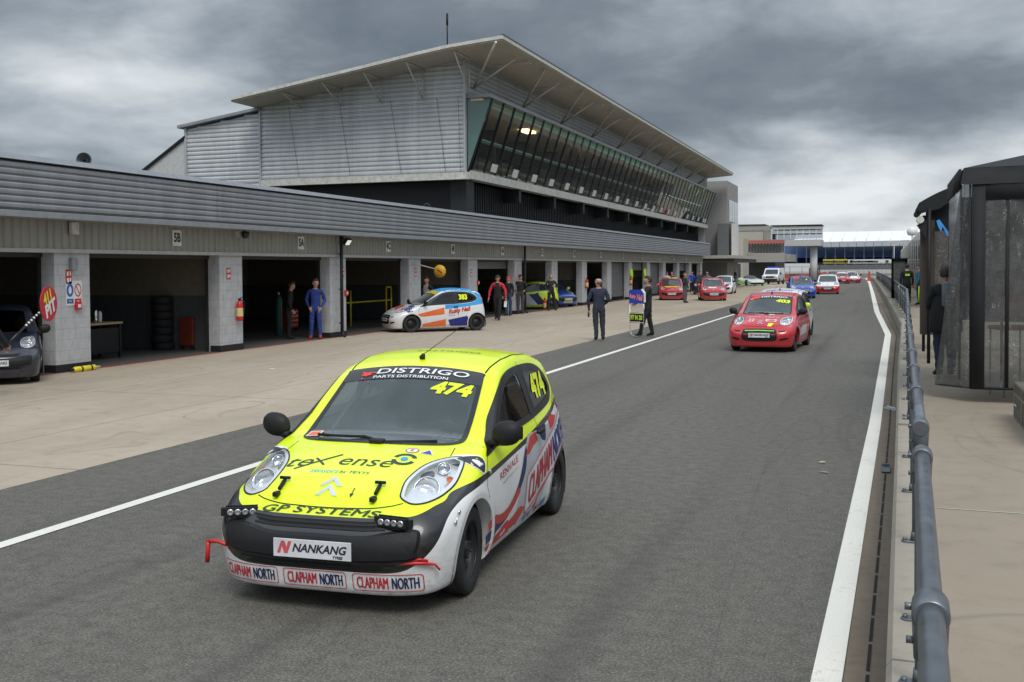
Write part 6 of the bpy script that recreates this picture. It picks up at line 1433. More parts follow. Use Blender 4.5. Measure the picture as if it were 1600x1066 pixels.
# ---------------- the other cars
P_red = paint('red_paint', (.52, .018, .028), .28, .8); P_blue = paint('blue_paint', (.018, .075, .36), .28, .8); P_white = paint('white_car_paint', (.72, .72, .73), .3, .8)
P_dark = paint('dark_navy_paint', (.012, .016, .035), .3, .8); P_lime = paint('lime_paint', (.52, .70, .02), .35, .6); P_redw = paint('red_white_paint', zones(WHT, (.60, .02, .03), (.55, .02, .03), [(-3, .60), (0, .60), (1, .60)], [(-3, .3), (1, .3)]), .3, .8)
def simple_marks(c, num=None, ncol=None, strip=None, stripcol=None, side_num=False, stript=True):
    mark(c, fill2(band, .08), 'top', .008, strip or M_band, 'sun_strip')
    if stript: tdec('DISTRIGO', .095, -.98, .10, fit=(.66, .055), bold=.02, grid=.15, off=.013).build('sun_strip_lettering', stripcol or M_txtw, c, fix=False)
    if num: tdec(num, .15, -.84, .34, fit=(.12*len(num), .12), bold=.05, shear=.1, off=.013, grid=.15).build('windscreen_number', M_num, c, fix=False)
# 403
def at(x, y): p = px(x, y, z=0); return p.x, p.y
h403 = -1.64
c = CAR_R = car('red racing hatchback number 403 with a green grille line, second in the queue', (-2.93, 27.3, 0), h403, dict(all=P_red, grille_bar=flat('grille_lime', (.25, .75, .12), .4)), front='face', detail=2)
simple_marks(c, '403')
mark(c, disc2(.05, 16, (-.97, -.36), .11), 'top', .012, flat('emblem_red', (.75, .05, .03), .4), 'sun_strip_emblem')
mark(c, rect2(-.96, -.90, -.52, -.43), 'top', .012, flat('sticker_orange', (.85, .14, .04), .4), 'windscreen_sticker')
tdec('PRIVATE - SURVEYS', .12, .10, .0, fit=(.80, .09), bold=.02, grid=.1).build('bonnet_lettering', flat('pale_pink', (.68, .40, .38), .4), c, fix=False)
mark(c, rect2(.24, .37, -.32, -.19), 'top', .003, M_txtw, 'cross_panel'); mark(c, ([(.255, -.27), (.255, -.24), (.355, -.24), (.355, -.27), (.29, -.305), (.32, -.305), (.32, -.205), (.29, -.205)], [(0, 1, 2, 3), (4, 5, 6, 7)]), 'top', .004, M_cnr, 'cross_symbol')
mark(c, rect2(.25, .36, .10, .36), 'top', .003, M_txtw, 'bonnet_label'); tdec('walbro', .08, .305, .23, fit=(.2, .05), grid=.1, off=.005).build('bonnet_label_text', M_grey, c, fix=False)
mark(c, fill2([(.44, .20), (.44, .32), (.54, .27), (.54, .17)], .05), 'top', .003, M_num, 'nose_yellow_patch')
mark(c, fill2([(-.5, .55), (-.9, .62), (-1.6, .62), (-1.6, .40), (-.5, .36)], .1), 'left', .003, flat('decal_pale', (.55, .5, .5), .4), 'door_decal')
mark(c, rect2(-.15, -.09, .10, .24), 'top', .003, M_txtw, 'bonnet_small_label')
# white striped car tucked in behind the red one
c = car('white hatchback with a lettered sun strip half hidden behind the red 403', (-3.12, 31.5, 0), -1.64, dict(all=P_white), front='face', detail=1, mirror=P_lime)
simple_marks(c, '1', strip=M_txtw, stript=False); tdec('DISCOUNT', .14, -1.15, 0, fit=(.8, .10), bold=.03, grid=.12, off=.006).build('roof_lettering', flat('decal_violet', (.06, .03, .30), .4), c, fix=False); tdec('DISTRIGO', .095, -.98, .12, fit=(.66, .055), bold=.02, grid=.12, off=.013).build('sun_strip_lettering', flat('decal_violet', (.06, .03, .30), .4), c, fix=False)
# blue and white parked across the apron, number 383
M_or = flat('decal_orange', (.72, .15, .035), .4); M_sky = flat('decal_sky', (.035, .32, .68), .35); M_nv = flat('decal_deep_blue', (.015, .025, .20), .4); M_rusty = flat('decal_rust_red', (.50, .05, .03), .4)
a = at(643, 520); b = at(754, 516.5); hd = math.atan2(a[1]-b[1], a[0]-b[0])
ux, uy = cos(hd), sin(hd); lx, ly = -uy, ux
c = car('white, orange and sky blue racing hatchback number 383 parked side on before the garages', (a[0]-lx*.76, a[1]-ly*.76, 0), hd, dict(all=P_white), group='racing hatchbacks parked on the apron', front='face', detail=1)
for fr in ('left', 'right'):
    mark(c, fill2([(-1.18, .905), (-1.18, .76), (-1.60, .80), (-2.72, .93), (-2.66, 1.0), (-2.58, 1.28), (-2.45, 1.36), (-2.3, 1.40), (-1.6, 1.44), (-1.0, 1.385), (-1.05, 1.345), (-1.45, 1.362), (-1.80, 1.362), (-2.05, 1.338), (-2.27, 1.27), (-2.39, 1.16), (-2.39, 1.07), (-2.26, .99), (-2.05, .952), (-1.60, .925)], .05), fr, .003, M_sky, 'side_blue_panel')
    mark(c, fill2([(-.10, .585), (-.42, .66), (-1.15, .82), (-1.15, .59), (-.42, .525), (-.30, .53)], .08), fr, .003, M_or, 'side_orange_band'); mark(c, fill2([(-.37, .28), (-1.20, .43), (-1.20, .19), (-.37, .18)], .08), fr, .003, M_or, 'side_orange_band')
    mark(c, fill2([(-1.28, .40), (-1.97, .52), (-2.02, .40), (-1.98, .19), (-1.36, .19)], .08), fr, .003, M_nv, 'side_navy_panel'); mark(c, fill2([(.20, .78), (-.02, .83), (-.05, .70), (.15, .66)], .06), fr, .003, M_nv, 'wing_navy_patch')
    s_ = 1 if fr == 'left' else -1
    tdec('Rusty Nail', .23, -1.70, .70, fr, rot=s_*.12, bold=.05, shear=.3, fit=(.82, .20), off=.006, grid=.1).build('side_lettering', M_rusty, c, fix=False)
    tdec('RACING', .05, -1.42, .555, fr, wide=1.2, off=.006, grid=.1).build('side_small_lettering', M_ink, c, fix=False)
    tdec('383', .27, -1.86, 1.16, fr, fit=(.31, .19), bold=.05, off=.010, grid=.1).build('rear_window_number', M_num, c, fix=False)
mark(c, fill2([(-1.05, -.50), (-1.05, .50), (-1.3, .545), (-2.0, .55), (-2.5, .50), (-2.5, -.50), (-2.0, -.55), (-1.3, -.545)], .1), 'top', .003, M_sky, 'roof_blue_panel')
mark(c, fill2([(.1, .2), (.45, .3), (.2, -.3), (-.1, -.2)], .1), 'top', .003, M_rusty, 'bonnet_red_decal'); mark(c, fill2([(.0, .42), (.0, .62), (-.18, .60), (-.18, .40)], .1), 'top', .006, M_nv, 'bonnet_navy_decal')
mark(c, fill2(band, .08), 'top', .008, flat('decal_gold', (.6, .42, .03), .4), 'sun_strip')
# two red cars parked facing us on the apron
c = car('red hatchback with a yellow chequered bonnet parked by the garages', (-13.15, 68.0, 0), -1.36, dict(all=P_red), group='racing hatchbacks parked on the apron', detail=1, mirror=P_red)
mark(c, fill2([(-.18, -.5), (-.18, .5), (.05, .44), (.20, .3), (.15, 0), (.22, -.3), (.05, -.45)], .08), 'top', .004, flat('chequer_yellow', (.80, .42, .02), .4), 'bonnet_yellow_band'); mark(c, fill2([(-1.1, -.2), (-1.1, .35), (-2.2, .35), (-2.2, -.2)], .12), 'top', .004, flat('chequer_yellow', (.80, .42, .02), .4), 'roof_yellow_panel')
simple_marks(c, None, stript=False)
c = car('red hatchback with white lettering on its bonnet, right of the two parked red cars', (-10.35, 67.2, 0), -1.34, dict(all=P_red), group='racing hatchbacks parked on the apron', detail=1, mirror=P_red)
tdec('no', .30, .12, -.05, bold=.03, wide=1.5, grid=.15).build('bonnet_lettering', M_txtw, c, fix=False); simple_marks(c, None, stript=True)
c = car('dark grey hatchback behind and between the two parked red cars', (-13.4, 82.2, 0), -1.40, dict(all=P_dark), group='racing hatchbacks parked on the apron', detail=0)
c = car('pale saloon seen behind the dark grey hatchback', (-12.3, 84.5, 0), -1.55, dict(all=P_white), group='racing hatchbacks parked on the apron', detail=0)
# the queue
c = car('blue racing hatchback beside the white and red one in the queue', (-5.35, 73.3, 0), -1.40, dict(all=P_blue), front='face', detail=1, mirror=P_blue, scale=(1.06, 1.04, 1.02)); simple_marks(c, '1', stript=False)
mark(c, disc2(.10, 16, (-.965, -.3), .2), 'top', .012, flat('emblem_red', (.75, .05, .03), .4), 'sun_strip_emblem')
c = car('white hatchback with a red nose and black grille in the queue', (-4.3, 84.6, 0), -1.53, dict(all=P_redw, grille_ring=M_gloss), front='face', detail=1, scale=(1.06, 1.05, 1.03)); simple_marks(c, None, strip=M_glass, stript=False)
c = car('red hatchback with a white roof behind the white and red one', (-5.1, 135.5, 0), -1.42, dict(all=P_red), detail=1); simple_marks(c, None, strip=M_txtw, stript=False); tdec('no', .30, .12, -.05, bold=.03, wide=1.5, grid=.15).build('bonnet_lettering', M_txtw, c, fix=False)
c = car('red and white hatchback with a black stripe on its bonnet, far back in the queue', (-4.0, 140.5, 0), -1.40, dict(all=P_redw), front='face', detail=0); simple_marks(c, '1', stript=False)
c = car('dark car with a pale roof, farthest back on the left of the queue', (-6.6, 150, 0), -1.40, dict(all=P_dark), detail=0)
c = car('dull red car farthest back on the right of the queue', (-4.2, 154, 0), -1.40, dict(all=P_red), detail=0)
# dark car at the left edge, lime car and others inside the bays
a = px(-10, 604, z=0); hh = R(-46)
c = car('dark navy racing hatchback nosing out of the garage at the left edge', (a.x-.7*cos(hh), a.y-.7*sin(hh), 0), hh, dict(all=P_dark), group='cars in the garages', detail=1, dark_glass=True)
c = car('lime and navy racing hatchback inside the open bay by the man in dark clothes', (-18.6, bayc(8)+1.9, 0), R(-152), dict(all=P_lime), group='cars in the garages', detail=1)
for fr in ('left', 'right'): mark(c, fill2([(-.6, .25), (-.3, .70), (-1.1, .80), (-1.6, .25)], .1), fr, .003, M_grey, 'side_grey_decal'); mark(c, fill2([(-1.1, .80), (-1.6, .82), (-2.0, .3), (-1.6, .25)], .1), fr, .003, M_cnb, 'side_navy_decal')
c = car('black racing hatchback inside the bay with the tyre stack', (-20.2, bayc(2)+.6, 0), R(-25), dict(all=P_dark), group='cars in the garages', detail=1)
tdec('9', .42, -.95, .55, 'right', bold=.02).build('door_number', M_blue, c, fix=False)
c = car('dark hatchback in the bay right of the man in the black cap', (-19.0, bayc(7)-.2, 0), R(-15), dict(all=P_dark), group='cars in the garages', detail=1)
c = car('blue hatchback with its nose just outside the bay behind the bald man', (-16.9, bayc(9)+.5, 0), R(-35), dict(all=P_blue), group='cars in the garages', detail=1, mirror=P_lime)
mark(c, rect2(-.3, .3, .25, .40), 'front', .005, M_num, 'nose_yellow_patch')
# green and white supercar: its own low wedge body
def lofted(name, secs, mat, parent, y_half=None):
    """body from cross sections [(x, [(y,z)...half profile])] mirrored"""
    mb = MB(); mb.smooth = True; rows = []
    for x, h in secs: rows.append([(x, y, z) for y, z in h]+[(x, -y, z) for y, z in h[::-1]])
    k = len(rows[0]); vs = [v for r_ in rows for v in r_]
    fs = [(i*k+j, i*k+j+1, (i+1)*k+j+1, (i+1)*k+j) for i in range(len(rows)-1) for j in range(k-1)]+[tuple(range(k)), tuple(range((len(rows)-1)*k, len(rows)*k))]
    mb.add(vs, fs); o = mb.build(name, mat, parent); s = o.modifiers.new('s', 'SUBSURF'); s.levels = 2; s.render_levels = 2; return o
M_scw = paint('pearl_white', (.66, .70, .62), .3, .8); M_scg = flat('lime_flash', (.28, .62, .06), .4)
t = empty('supercar', (-14.1, 121.5, 0), R(-65), label='low white and green supercar parked in front of the white van', cat='car')
lofted('body', [(.95, [(.6, .18), (.7, .30), (.4, .42), (.1, .44)]), (.85, [(.92, .16), (.95, .40), (.6, .58), (.1, .58)]), (.1, [(.97, .14), (1.0, .62), (.75, .80), (.1, .70)]), (-.8, [(.93, .14), (.97, .60), (.7, .85), (.1, .84)]), (-2.2, [(1.0, .14), (1.02, .70), (.75, .92), (.1, .95)]), (-3.1, [(1.0, .16), (1.02, .75), (.8, .93), (.1, .92)]), (-3.55, [(.9, .25), (.95, .70), (.8, .88), (.1, .88)])], M_scw, t)
lofted('canopy', [(-.35, [(.60, .70), (.5, .74), (.2, .76)]), (-1.15, [(.72, .80), (.58, 1.13), (.2, 1.16)]), (-1.8, [(.72, .85), (.56, 1.15), (.2, 1.18)]), (-2.9, [(.6, .88), (.4, .95), (.1, .98)])], M_gloss, t)
mb = MB(); mb.box(.90, .99, -.75, .75, .17, .36); mb.build('lower_grille', M_seam, t)
for s in (1, -1): mb = MB(); mb.prism([(.88, .47), (.35, .70), (.2, .68), (.75, .45)], lambda a, b: (a, s*.70, b+.02), lambda a, b: (a, s*.90, b+.0)); mb.build('headlight', M_chrome, t)
for s in (1, -1): mb = MB(); mb.prism([(-.3, .2), (-2.4, .2), (-3.0, .75), (-1.6, .6)], lambda a, b: (a, s*1.0, b), lambda a, b: (a, s*1.03, b)); mb.build('side_flash', M_scg, t)
mb = MB(); mb.box(.4, .96, -.95, .95, .12, .20); mb.build('front_splitter', M_scg, t)
for wx in (0, -2.65):
    for s in (1, -1):
        w_ = empty('wheel', (wx, s*.93, .33)); w_.parent = t; w_.scale = (1.16, 1.2, 1.16); w_.rotation_euler = (0, 0, 0 if s > 0 else pi); link('tyre', WT, M_rubber, w_); link('rim', WR, M_steelw, w_)
# white van (off-road ambulance)
t = empty('rescue_van', (-13.2, 131.0, 0), R(-95), label='tall white rescue vehicle with a blue light bar by the red barriers', cat='van')
mb = MB(); mb.smooth = False
prof = [(.85, .45), (.88, .95), (.80, 1.08), (.0, 1.22), (-.55, 1.85), (-.75, 1.95), (-3.6, 2.0), (-3.8, 1.85), (-3.85, .45)]
mb.prism(prof, lambda a, b: (a, .95-.10*max(0, b-1.1), b), lambda a, b: (a, -.95+.10*max(0, b-1.1), b)); mb.build('body', P_white, t, bevel=.06)
mb = MB(); mb.quad((.02, -.78, 1.27), (.02, .78, 1.27), (-.50, .72, 1.80), (-.50, -.72, 1.80)); mb.build('windscreen', M_fglass, t, fix=False)
for s in (1, -1):
    mb = MB(); mb.quad((-.15, s*.945, 1.22), (-1.4, s*.945, 1.22), (-1.4, s*.885, 1.80), (-.62, s*.885, 1.80)); mb.build('side_window', M_fglass, t, fix=False)
    mb = MB(); mb.rbox((.86, s*.68, .90), (.08, .30, .18), .03); mb.build('headlight', M_chrome, t)
    mb = MB(); mb.rbox((-.1, s*1.1, 1.30), (.1, .2, .25), .03); mb.build('door_mirror', M_plastic, t)
mb = MB(); mb.box(.86, .91, -.5, .5, .80, 1.0); mb.box(.80, .93, -.9, .9, .45, .68); mb.build('grille', M_plastic, t)
mb = MB(); mb.rbox((-.9, 0, 2.06), (.25, 1.3, .13), .04); mb.build('light_bar', flat('beacon_blue', (.03, .10, .65), .2), t)
for wx in (0, -2.8):
    for s in (1, -1): w_ = empty('wheel', (wx, s*.88, .37)); w_.parent = t; w_.scale = (1.3, 1.2, 1.3); w_.rotation_euler = (0, 0, 0 if s > 0 else pi); link('tyre', WT, M_rubber, w_); link('rim', WR, M_steelw, w_)
p_ = px(1245, 412, Y=300); mb = MB(); mb.box(-4, 4, 0, 3, .8, 3.0); mb.build('box_trailer', M_farw, loc=(p_.x, 300, 0)); 
tag(bpy.data.objects['box_trailer'], 'white box trailer far off under the grandstand', 'trailer')

# ================================================================ people
def person(label, loc, yaw, h=1.78, top=(.02, .02, .022), legs=(.02, .02, .025), shoe=(.015, .015, .015), hair='dark', pose=None, sleeve=None, cap=None, lean=0, group='people in the pit lane', bulk=1.0, name='person', stripe=None, short=False, helmet=None, twist=0, stance=.10, headturn=0):
    """standing figure facing local +Y; one skinned body with clothing areas; hair, cap and so on are children"""
    k = h/1.78; po = dict(LE=(-.245, -.01, 1.13), LW=(-.245, .09, .88), RE=(.245, -.01, 1.13), RW=(.245, .09, .88), LA=(-stance, .0, .09), RA=(stance, .02, .09), LK=None, RK=None)
    po.update(pose or {}); V_ = []; E_ = []; Rr = []; B = []
    def v(p, r, par=None, b='torso'):
        p = Vector(p); z = p.z
        if z > .95: p = p+Vector((0, (z-.95)*lean, -(z-.95)*abs(lean)*.25))
        V_.append(p*k); Rr.append((r[0]*k, r[1]*k) if isinstance(r, tuple) else (r*k, r*k)); B.append(b)
        if par is not None: E_.append((par, len(V_)-1))
        return len(V_)-1
    bl = bulk
    pel = v((0, 0, .96), (.150*bl, .115*bl), None, 'legs'); w1 = v((0, .005, 1.06), (.138*bl, .105*bl), pel); ch = v((0, .01, 1.26), (.165*bl, .12*bl), w1); sh = v((0, 0, 1.41), (.12*bl, .095), ch)
    nk = v((0, -.002, 1.50), .054, sh, 'skin'); ht = headturn
    def hd(x, y, z): return (x*cos(ht)-y*sin(ht), x*sin(ht)+y*cos(ht), z)
    h0 = v(hd(0, .026, 1.575), (.070, .082), nk, 'skin'); h1 = v(hd(0, .010, 1.642), (.100, .118), h0, 'skin'); h2 = v(hd(0, -.006, 1.705), (.098, .118), h1, 'skin'); v(hd(0, -.008, 1.748), (.058, .066), h2, 'skin')
    v(hd(0, .120, 1.622), .016, h1, 'skin')
    for s, S in ((-1, 'L'), (1, 'R')):
        shd = v((s*.185, -.005, 1.415), .066*bl, sh, 'sleeve'); el = v(po[S+'E'], .057, shd, 'sleeve'); wr = v(po[S+'W'], .032, el, 'forearm' if short else 'sleeve')
        d = (Vector(po[S+'W'])-Vector(po[S+'E'])).normalized(); side = d.cross(Vector((1, 0, 0)))
        if side.length < .3: side = d.cross(Vector((0, 0, 1)))
        side.normalize(); up = side.cross(d); w0 = Vector(po[S+'W']); pm = v(w0+d*.065, (.036, .022), wr, 'skin')
        for j in range(4): f0 = w0+d*(.105+.004*(j in (1, 2)))+side*(.027-.018*j); f1 = v(f0, .0098, pm, 'skin'); v(f0+d*(.05+.008*(j in (1, 2)))+up*.014, .0085, f1, 'skin')
        th = v(w0+d*.045+side*.040, .0115, pm, 'skin'); v(w0+d*.085+side*.055+up*.012, .0095, th, 'skin')
        A = Vector(po[S+'A']); hp = Vector((s*.095, 0, .88)); K = Vector(po[S+'K']) if po[S+'K'] else (hp+A)/2+Vector((0, .025, .02))
        h_ = v(hp, .095*bl, pel, 'legs'); kn = v(K, .076*bl, h_, 'legs'); an = v(A+Vector((0, -.01, .05)), .060, kn, 'legs'); an2 = v(A, (.042, .045), an, 'shoe')
        v(A+Vector((s*.025, .17, -.045)), (.046, .034), an2, 'shoe'); v(A+Vector((0, -.05, -.035)), (.035, .035), an2, 'shoe')
    me = bpy.data.meshes.new('person_tmp'); me.from_pydata([tuple(p) for p in V_], E_, []); ob = bpy.data.objects.new('person_tmp', me); sc.collection.objects.link(ob)
    ob.modifiers.new('skin', 'SKIN').use_smooth_shade = True
    for i, sv in enumerate(me.skin_vertices[0].data): sv.radius = Rr[i]; sv.use_root = (i == 0); sv.use_loose = False
    ob.modifiers.new('sub', 'SUBSURF').levels = 2
    dg = bpy.context.evaluated_depsgraph_get(); dg.update(); m2 = bpy.data.meshes.new_from_object(ob.evaluated_get(dg)); m2.name = 'person'
    bpy.data.objects.remove(ob); bpy.data.meshes.remove(me)
    # clothing by nearest bone, with noise folds
    cols = dict(torso=top, sleeve=sleeve or top, forearm=(.48, .27, .19), legs=legs, shoe=shoe, skin=(.48, .27, .19)); keys = list(cols)
    m2.materials.clear()
    for kk in keys: m2.materials.append(M_skin if kk in ('skin', 'forearm') else flat('cloth_%d_%d_%d' % tuple(int(q*200) for q in cols[kk]), cols[kk], .85, var=.3, scale=9, bump=.5))
    n = len(m2.vertices); co = np.empty(n*3); m2.vertices.foreach_get('co', co); co = co.reshape(-1, 3)
    # folds
    z = co[:, 2]/k; f = .0045*np.sin(z*29+co[:, 0]*34+2*np.sin(z*9))+.0035*np.sin(z*51-co[:, 0]*22+co[:, 1]*30); f *= (z < 1.40) & (z > .12); nn = np.empty(n*3)
    nn = np.array([v_.normal[:] for v_ in m2.vertices]); co = co+nn*f[:, None]; m2.vertices.foreach_set('co', co.ravel())
    A0 = np.array([V_[a] for a, b in E_]); A1 = np.array([V_[b] for a, b in E_]); pc = np.array([co[list(p.vertices)].mean(0) for p in m2.polygons])
    d = A1-A0; t_ = np.clip(((pc[:, None]-A0[None])*d[None]).sum(2)/np.maximum((d*d).sum(1)[None], 1e-9), 0, 1); D = np.linalg.norm(pc[:, None]-(A0[None]+t_[..., None]*d[None]), axis=2)
    rr_ = np.array([(Rr[b][0]+Rr[b][1])/2 for a, b in E_]); e = (D-rr_[None]*.5).argmin(1); te = t_[np.arange(len(pc)), e]
    mi = [keys.index(B[E_[q][1]] if (u > .42 or B[E_[q][0]] == 'torso' and B[E_[q][1]] != 'skin' and u > .3) else B[E_[q][0]]) for q, u in zip(e, te)]
    mi = [keys.index('legs') if pz[2]/k < 1.0 and keys[m_] == 'torso' else m_ for m_, pz in zip(mi, pc)]
    m2.polygons.foreach_set('material_index', mi); m2.polygons.foreach_set('use_smooth', [True]*len(m2.polygons)); m2.update()
    o = bpy.data.objects.new(name, m2); sc.collection.objects.link(o); o.location = loc; o.rotation_euler = (0, 0, yaw); tag(o, label, 'person', group)
    def hp_(p):
        p = Vector(hd(*p)); z = p.z; p = p+Vector((0, (z-.95)*lean, -(z-.95)*abs(lean)*.25)); return p*k
    def shell(name, mat, zlo, rx, ry, rz, cz, cut, front=0):
        mb = MB(); mb.smooth = True; nu, nv = 20, 10; vs = []; fs = []
        for j in range(nv+1):
            b = cut+(pi/2-cut)*j/nv
            for i in range(nu): a = 2*pi*i/nu; low = (front if sin(a) > .25 else 0)*(1-j/nv)*.045; vs.append(hp_((rx*cos(b)*cos(a), -.008+ry*cos(b)*sin(a), cz+rz*sin(b)+low+.003*sin(a*7+j))))
        fs = [(j*nu+i, j*nu+(i+1) % nu, (j+1)*nu+(i+1) % nu, (j+1)*nu+i) for j in range(nv) for i in range(nu)]
        mb.add(vs, fs); return mb.build(name, mat, o, fix=False)
    if helmet: shell('helmet', helmet, 0, .125, .145, .135, 1.66, -.8)
    elif cap:
        c_ = shell('cap', flat('cap_%d_%d' % (int(cap[0]*99), int(cap[2]*99)), cap, .7), 0, .098, .115, .088, 1.69, .0)
        mb = MB(); mb.smooth = True; mb.add([tuple(hp_(p)) for p in ((-.07, .08, 1.702), (-.05, .155, 1.695), (0, .175, 1.700), (.05, .155, 1.695), (.07, .08, 1.702), (0, .07, 1.72))], [(0, 1, 2, 5), (5, 2, 3, 4)]); mb.build('cap_peak', c_.material_slots[0].material, c_, fix=False)
        if hair: shell('hair', M_hair if hair == 'dark' else M_hairg, 0, .094, .110, .09, 1.665, -.6, front=1.3)
    elif hair == 'bald': shell('hair', M_hairg, 0, .092, .108, .070, 1.640, -.7, front=2.6)
    elif hair: shell('hair', M_hair if hair == 'dark' else M_hairg, 0, .096, .113, .120, 1.668, -.62, front=2.3)
    for s in (-1, 1):
        mb = MB(); mb.smooth = True; mb.tube([tuple(hp_((s*.082, -.004, 1.615))), tuple(hp_((s*.094, -.01, 1.64))), tuple(hp_((s*.092, -.012, 1.665)))], [.008, .012, .008], 6)
        if not helmet: mb.build('ear', M_skin, o)
    if not helmet:
        mb = MB()
        for s in (-1, 1): mb.cbox(hp_((s*.034, .0985, 1.652)), (.024*k, .012, .010*k)); mb.cbox(hp_((s*.034, .0995, 1.676)), (.036*k, .012, .007*k))
        mb.build('eye', M_ink, o); mb = MB(); mb.cbox(hp_((0, .100, 1.588)), (.045*k, .012, .009)); mb.build('mouth', flat('lips', (.30, .11, .09), .6), o)
    if stripe:
        mb = MB()
        for s in (-1, 1):
            A = Vector(po['LA' if s < 0 else 'RA']); mb.tube([tuple(Vector((s*.185, 0, .86))*k), tuple(((Vector((s*.095, 0, .88))+A)/2+Vector((s*.062, .025, .02)))*k), tuple((A+Vector((s*.045, 0, .06)))*k)], .013, 5)
        mb.build('trouser_stripe', flat('stripe', stripe, .7), o)
    return o
NAVY = (.018, .023, .045); BK = (.014, .014, .015)
faceL = R(90)     # local +Y turned to world -X
# the two men on the lane
o = person('bald man in navy top and cargo trousers holding a radio, seen from behind', (-7.88, 29.7, 0), R(20), 1.84, (.022, .030, .058), (.026, .031, .048), hair='bald', bulk=1.10, short=False, pose=dict(LE=(-.30, -.02, 1.14), LW=(-.27, .08, .88), RE=(.28, -.05, 1.15), RW=(.17, .15, 1.02), LA=(-.07, 0, .09), RA=(.12, .04, .09)), headturn=R(35))
mb = MB(); mb.rbox((-.285, .13, .76), (.05, .035, .15), .01); mb.tube([(-.285, .13, .83), (-.285, .13, .93)], .008, 6); r__ = mb.build('handheld_radio', M_plastic, loc=(-7.88, 29.7, 0), rz=R(20)); tag(r__, 'black two way radio in the left hand of the bald man', 'radio')
o = person('bearded man in black holding up a pit board at the lane edge', (-6.85, 31.7, 0), R(100), 1.86, BK, BK, hair='dark', bulk=1.05, pose=dict(LE=(-.28, .12, 1.16), LW=(-.20, .34, 1.02), RE=(.27, .12, 1.13), RW=(.22, .36, .98), LA=(-.10, .24, .09), RA=(.12, -.10, .09)))
mb = MB(); mb.smooth = True; mb.tube([(0, .085, 1.575*1.045), (0, .095, 1.62)], [.05, .045], 8); bb = mb.build('beard', M_hair, o)
a = px(985, 522, z=.05); 
pbl = px(995, 528, z=0)
pb = empty('pit_board', (pbl.x, pbl.y, 0), R(-28), label='tall framed pit board with a blue and red header and yellow characters', cat='pit board')
mb = MB(); mb.tube([(-.27, 0, 1.42), (-.27, 0, .22), (-.20, 0, .07), (0, 0, .04), (.20, 0, .07), (.27, 0, .22), (.27, 0, 1.42)], .012, 8); mb.tube([(-.27, 0, .46), (.27, 0, .46)], .010, 6); mb.tube([(-.27, 0, .76), (.27, 0, .76)], .010, 6); mb.build('frame', M_sil, pb)
mb = MB(); mb.prism([(-.29, 1.04), (.29, 1.04), (.29, 1.34), (.20, 1.45), (-.25, 1.45), (-.29, 1.42)], lambda a, b: (a, -.02, b), lambda a, b: (a, .02, b)); mb.build('header_panel', flat('board_blue', (.03, .06, .40), .4), pb)
mb = MB(); mb.prism([(.30, 1.08), (.33, 1.08), (.33, 1.36), (.22, 1.48), (.19, 1.46), (.30, 1.34)], lambda a, b: (a, -.03, b), lambda a, b: (a, .03, b)); mb.build('header_edge', M_white, pb)
mb = MB(); put2d(mb, fit2('Rusty', .25, .17, .05, .2, 1), (-.14, -.024, 1.24), (1, 0, -.12), (0, 0, 1)); put2d(mb, fit2('Nail', .24, .19, .05, .2, 1), (.135, -.024, 1.22), (1, 0, -.12), (0, 0, 1)); mb.build('header_lettering', flat('board_salmon', (.80, .25, .20), .4), pb, fix=False)
mb = MB(); mb.box(-.26, .26, -.015, .015, .49, .73); mb.build('number_panel', M_gloss, pb)
mb = MB(); put2d(mb, text2d('P7 N 20', .19, .008, 0, .72, 'CENTER'), (0, -.02, .61), (1, 0, 0), (0, 0, 1)); mb.build('number_lettering', flat('board_yellow_green', (.60, .85, .05), .4), pb, fix=False)
# garage people
person('man in royal blue racing overalls with hands in his pockets', (-16.38, 28.25, 0), R(205), 1.84, (.022, .048, .23), (.024, .055, .25), (.35, .04, .03), 'dark', dict(LE=(-.275, -.06, 1.14), LW=(-.175, .075, .95), RE=(.275, -.06, 1.14), RW=(.175, .075, .95)), headturn=R(45), group='people outside the garages', stance=.13)
person('man in black turning towards the man in blue overalls', (-17.15, 27.95, 0), R(300), 1.78, BK, (.018, .017, .016), hair='dark', lean=.14, pose=dict(LE=(-.26, -.08, 1.14), LW=(-.24, .0, .89), RE=(.26, .0, 1.13), RW=(.24, .12, .93)), group='people outside the garages')
o = person('man in a black gilet with red sleeves walking with papers', (-14.93, 40.3, 0), R(190), 1.86, BK, BK, sleeve=(.55, .03, .05), cap=(.02, .02, .02), bulk=1.08, pose=dict(LE=(-.32, .02, 1.14), LW=(-.34, .12, .88), RE=(.32, -.02, 1.14), RW=(.34, .08, .88), LA=(-.06, .12, .09), RA=(.08, -.16, .12)), group='people outside the garages')
mb = MB(); mb.add([(-.40, .10, .80), (-.30, .16, .80), (-.29, .20, .56), (-.39, .12, .55)], [(0, 1, 2, 3)]); pp = mb.build('paper_sheets', M_white, loc=(-14.93, 40.3, 0), rz=R(190), fix=False); tag(pp, 'white papers in the hand of the man with red sleeves', 'papers')
s_ = pp.modifiers.new('t', 'SOLIDIFY'); s_.thickness = .004
person('person in a red cap, dark top and blue jeans by the garages', (-15.86, 44.2, 0), R(170), 1.78, BK, (.03, .06, .13), cap=(.60, .02, .02), group='people outside the garages')
person('man in a black cap and jacket with red striped trousers', (-16.0, 46.2, 0), R(200), 1.84, BK, (.05, .05, .055), cap=(.015, .015, .015), stripe=(.5, .12, .06), group='people outside the garages', bulk=1.05, pose=dict(LE=(-.30, -.08, 1.14), LW=(-.20, .14, 1.06), RE=(.30, -.08, 1.14), RW=(.2, .12, 1.04)))
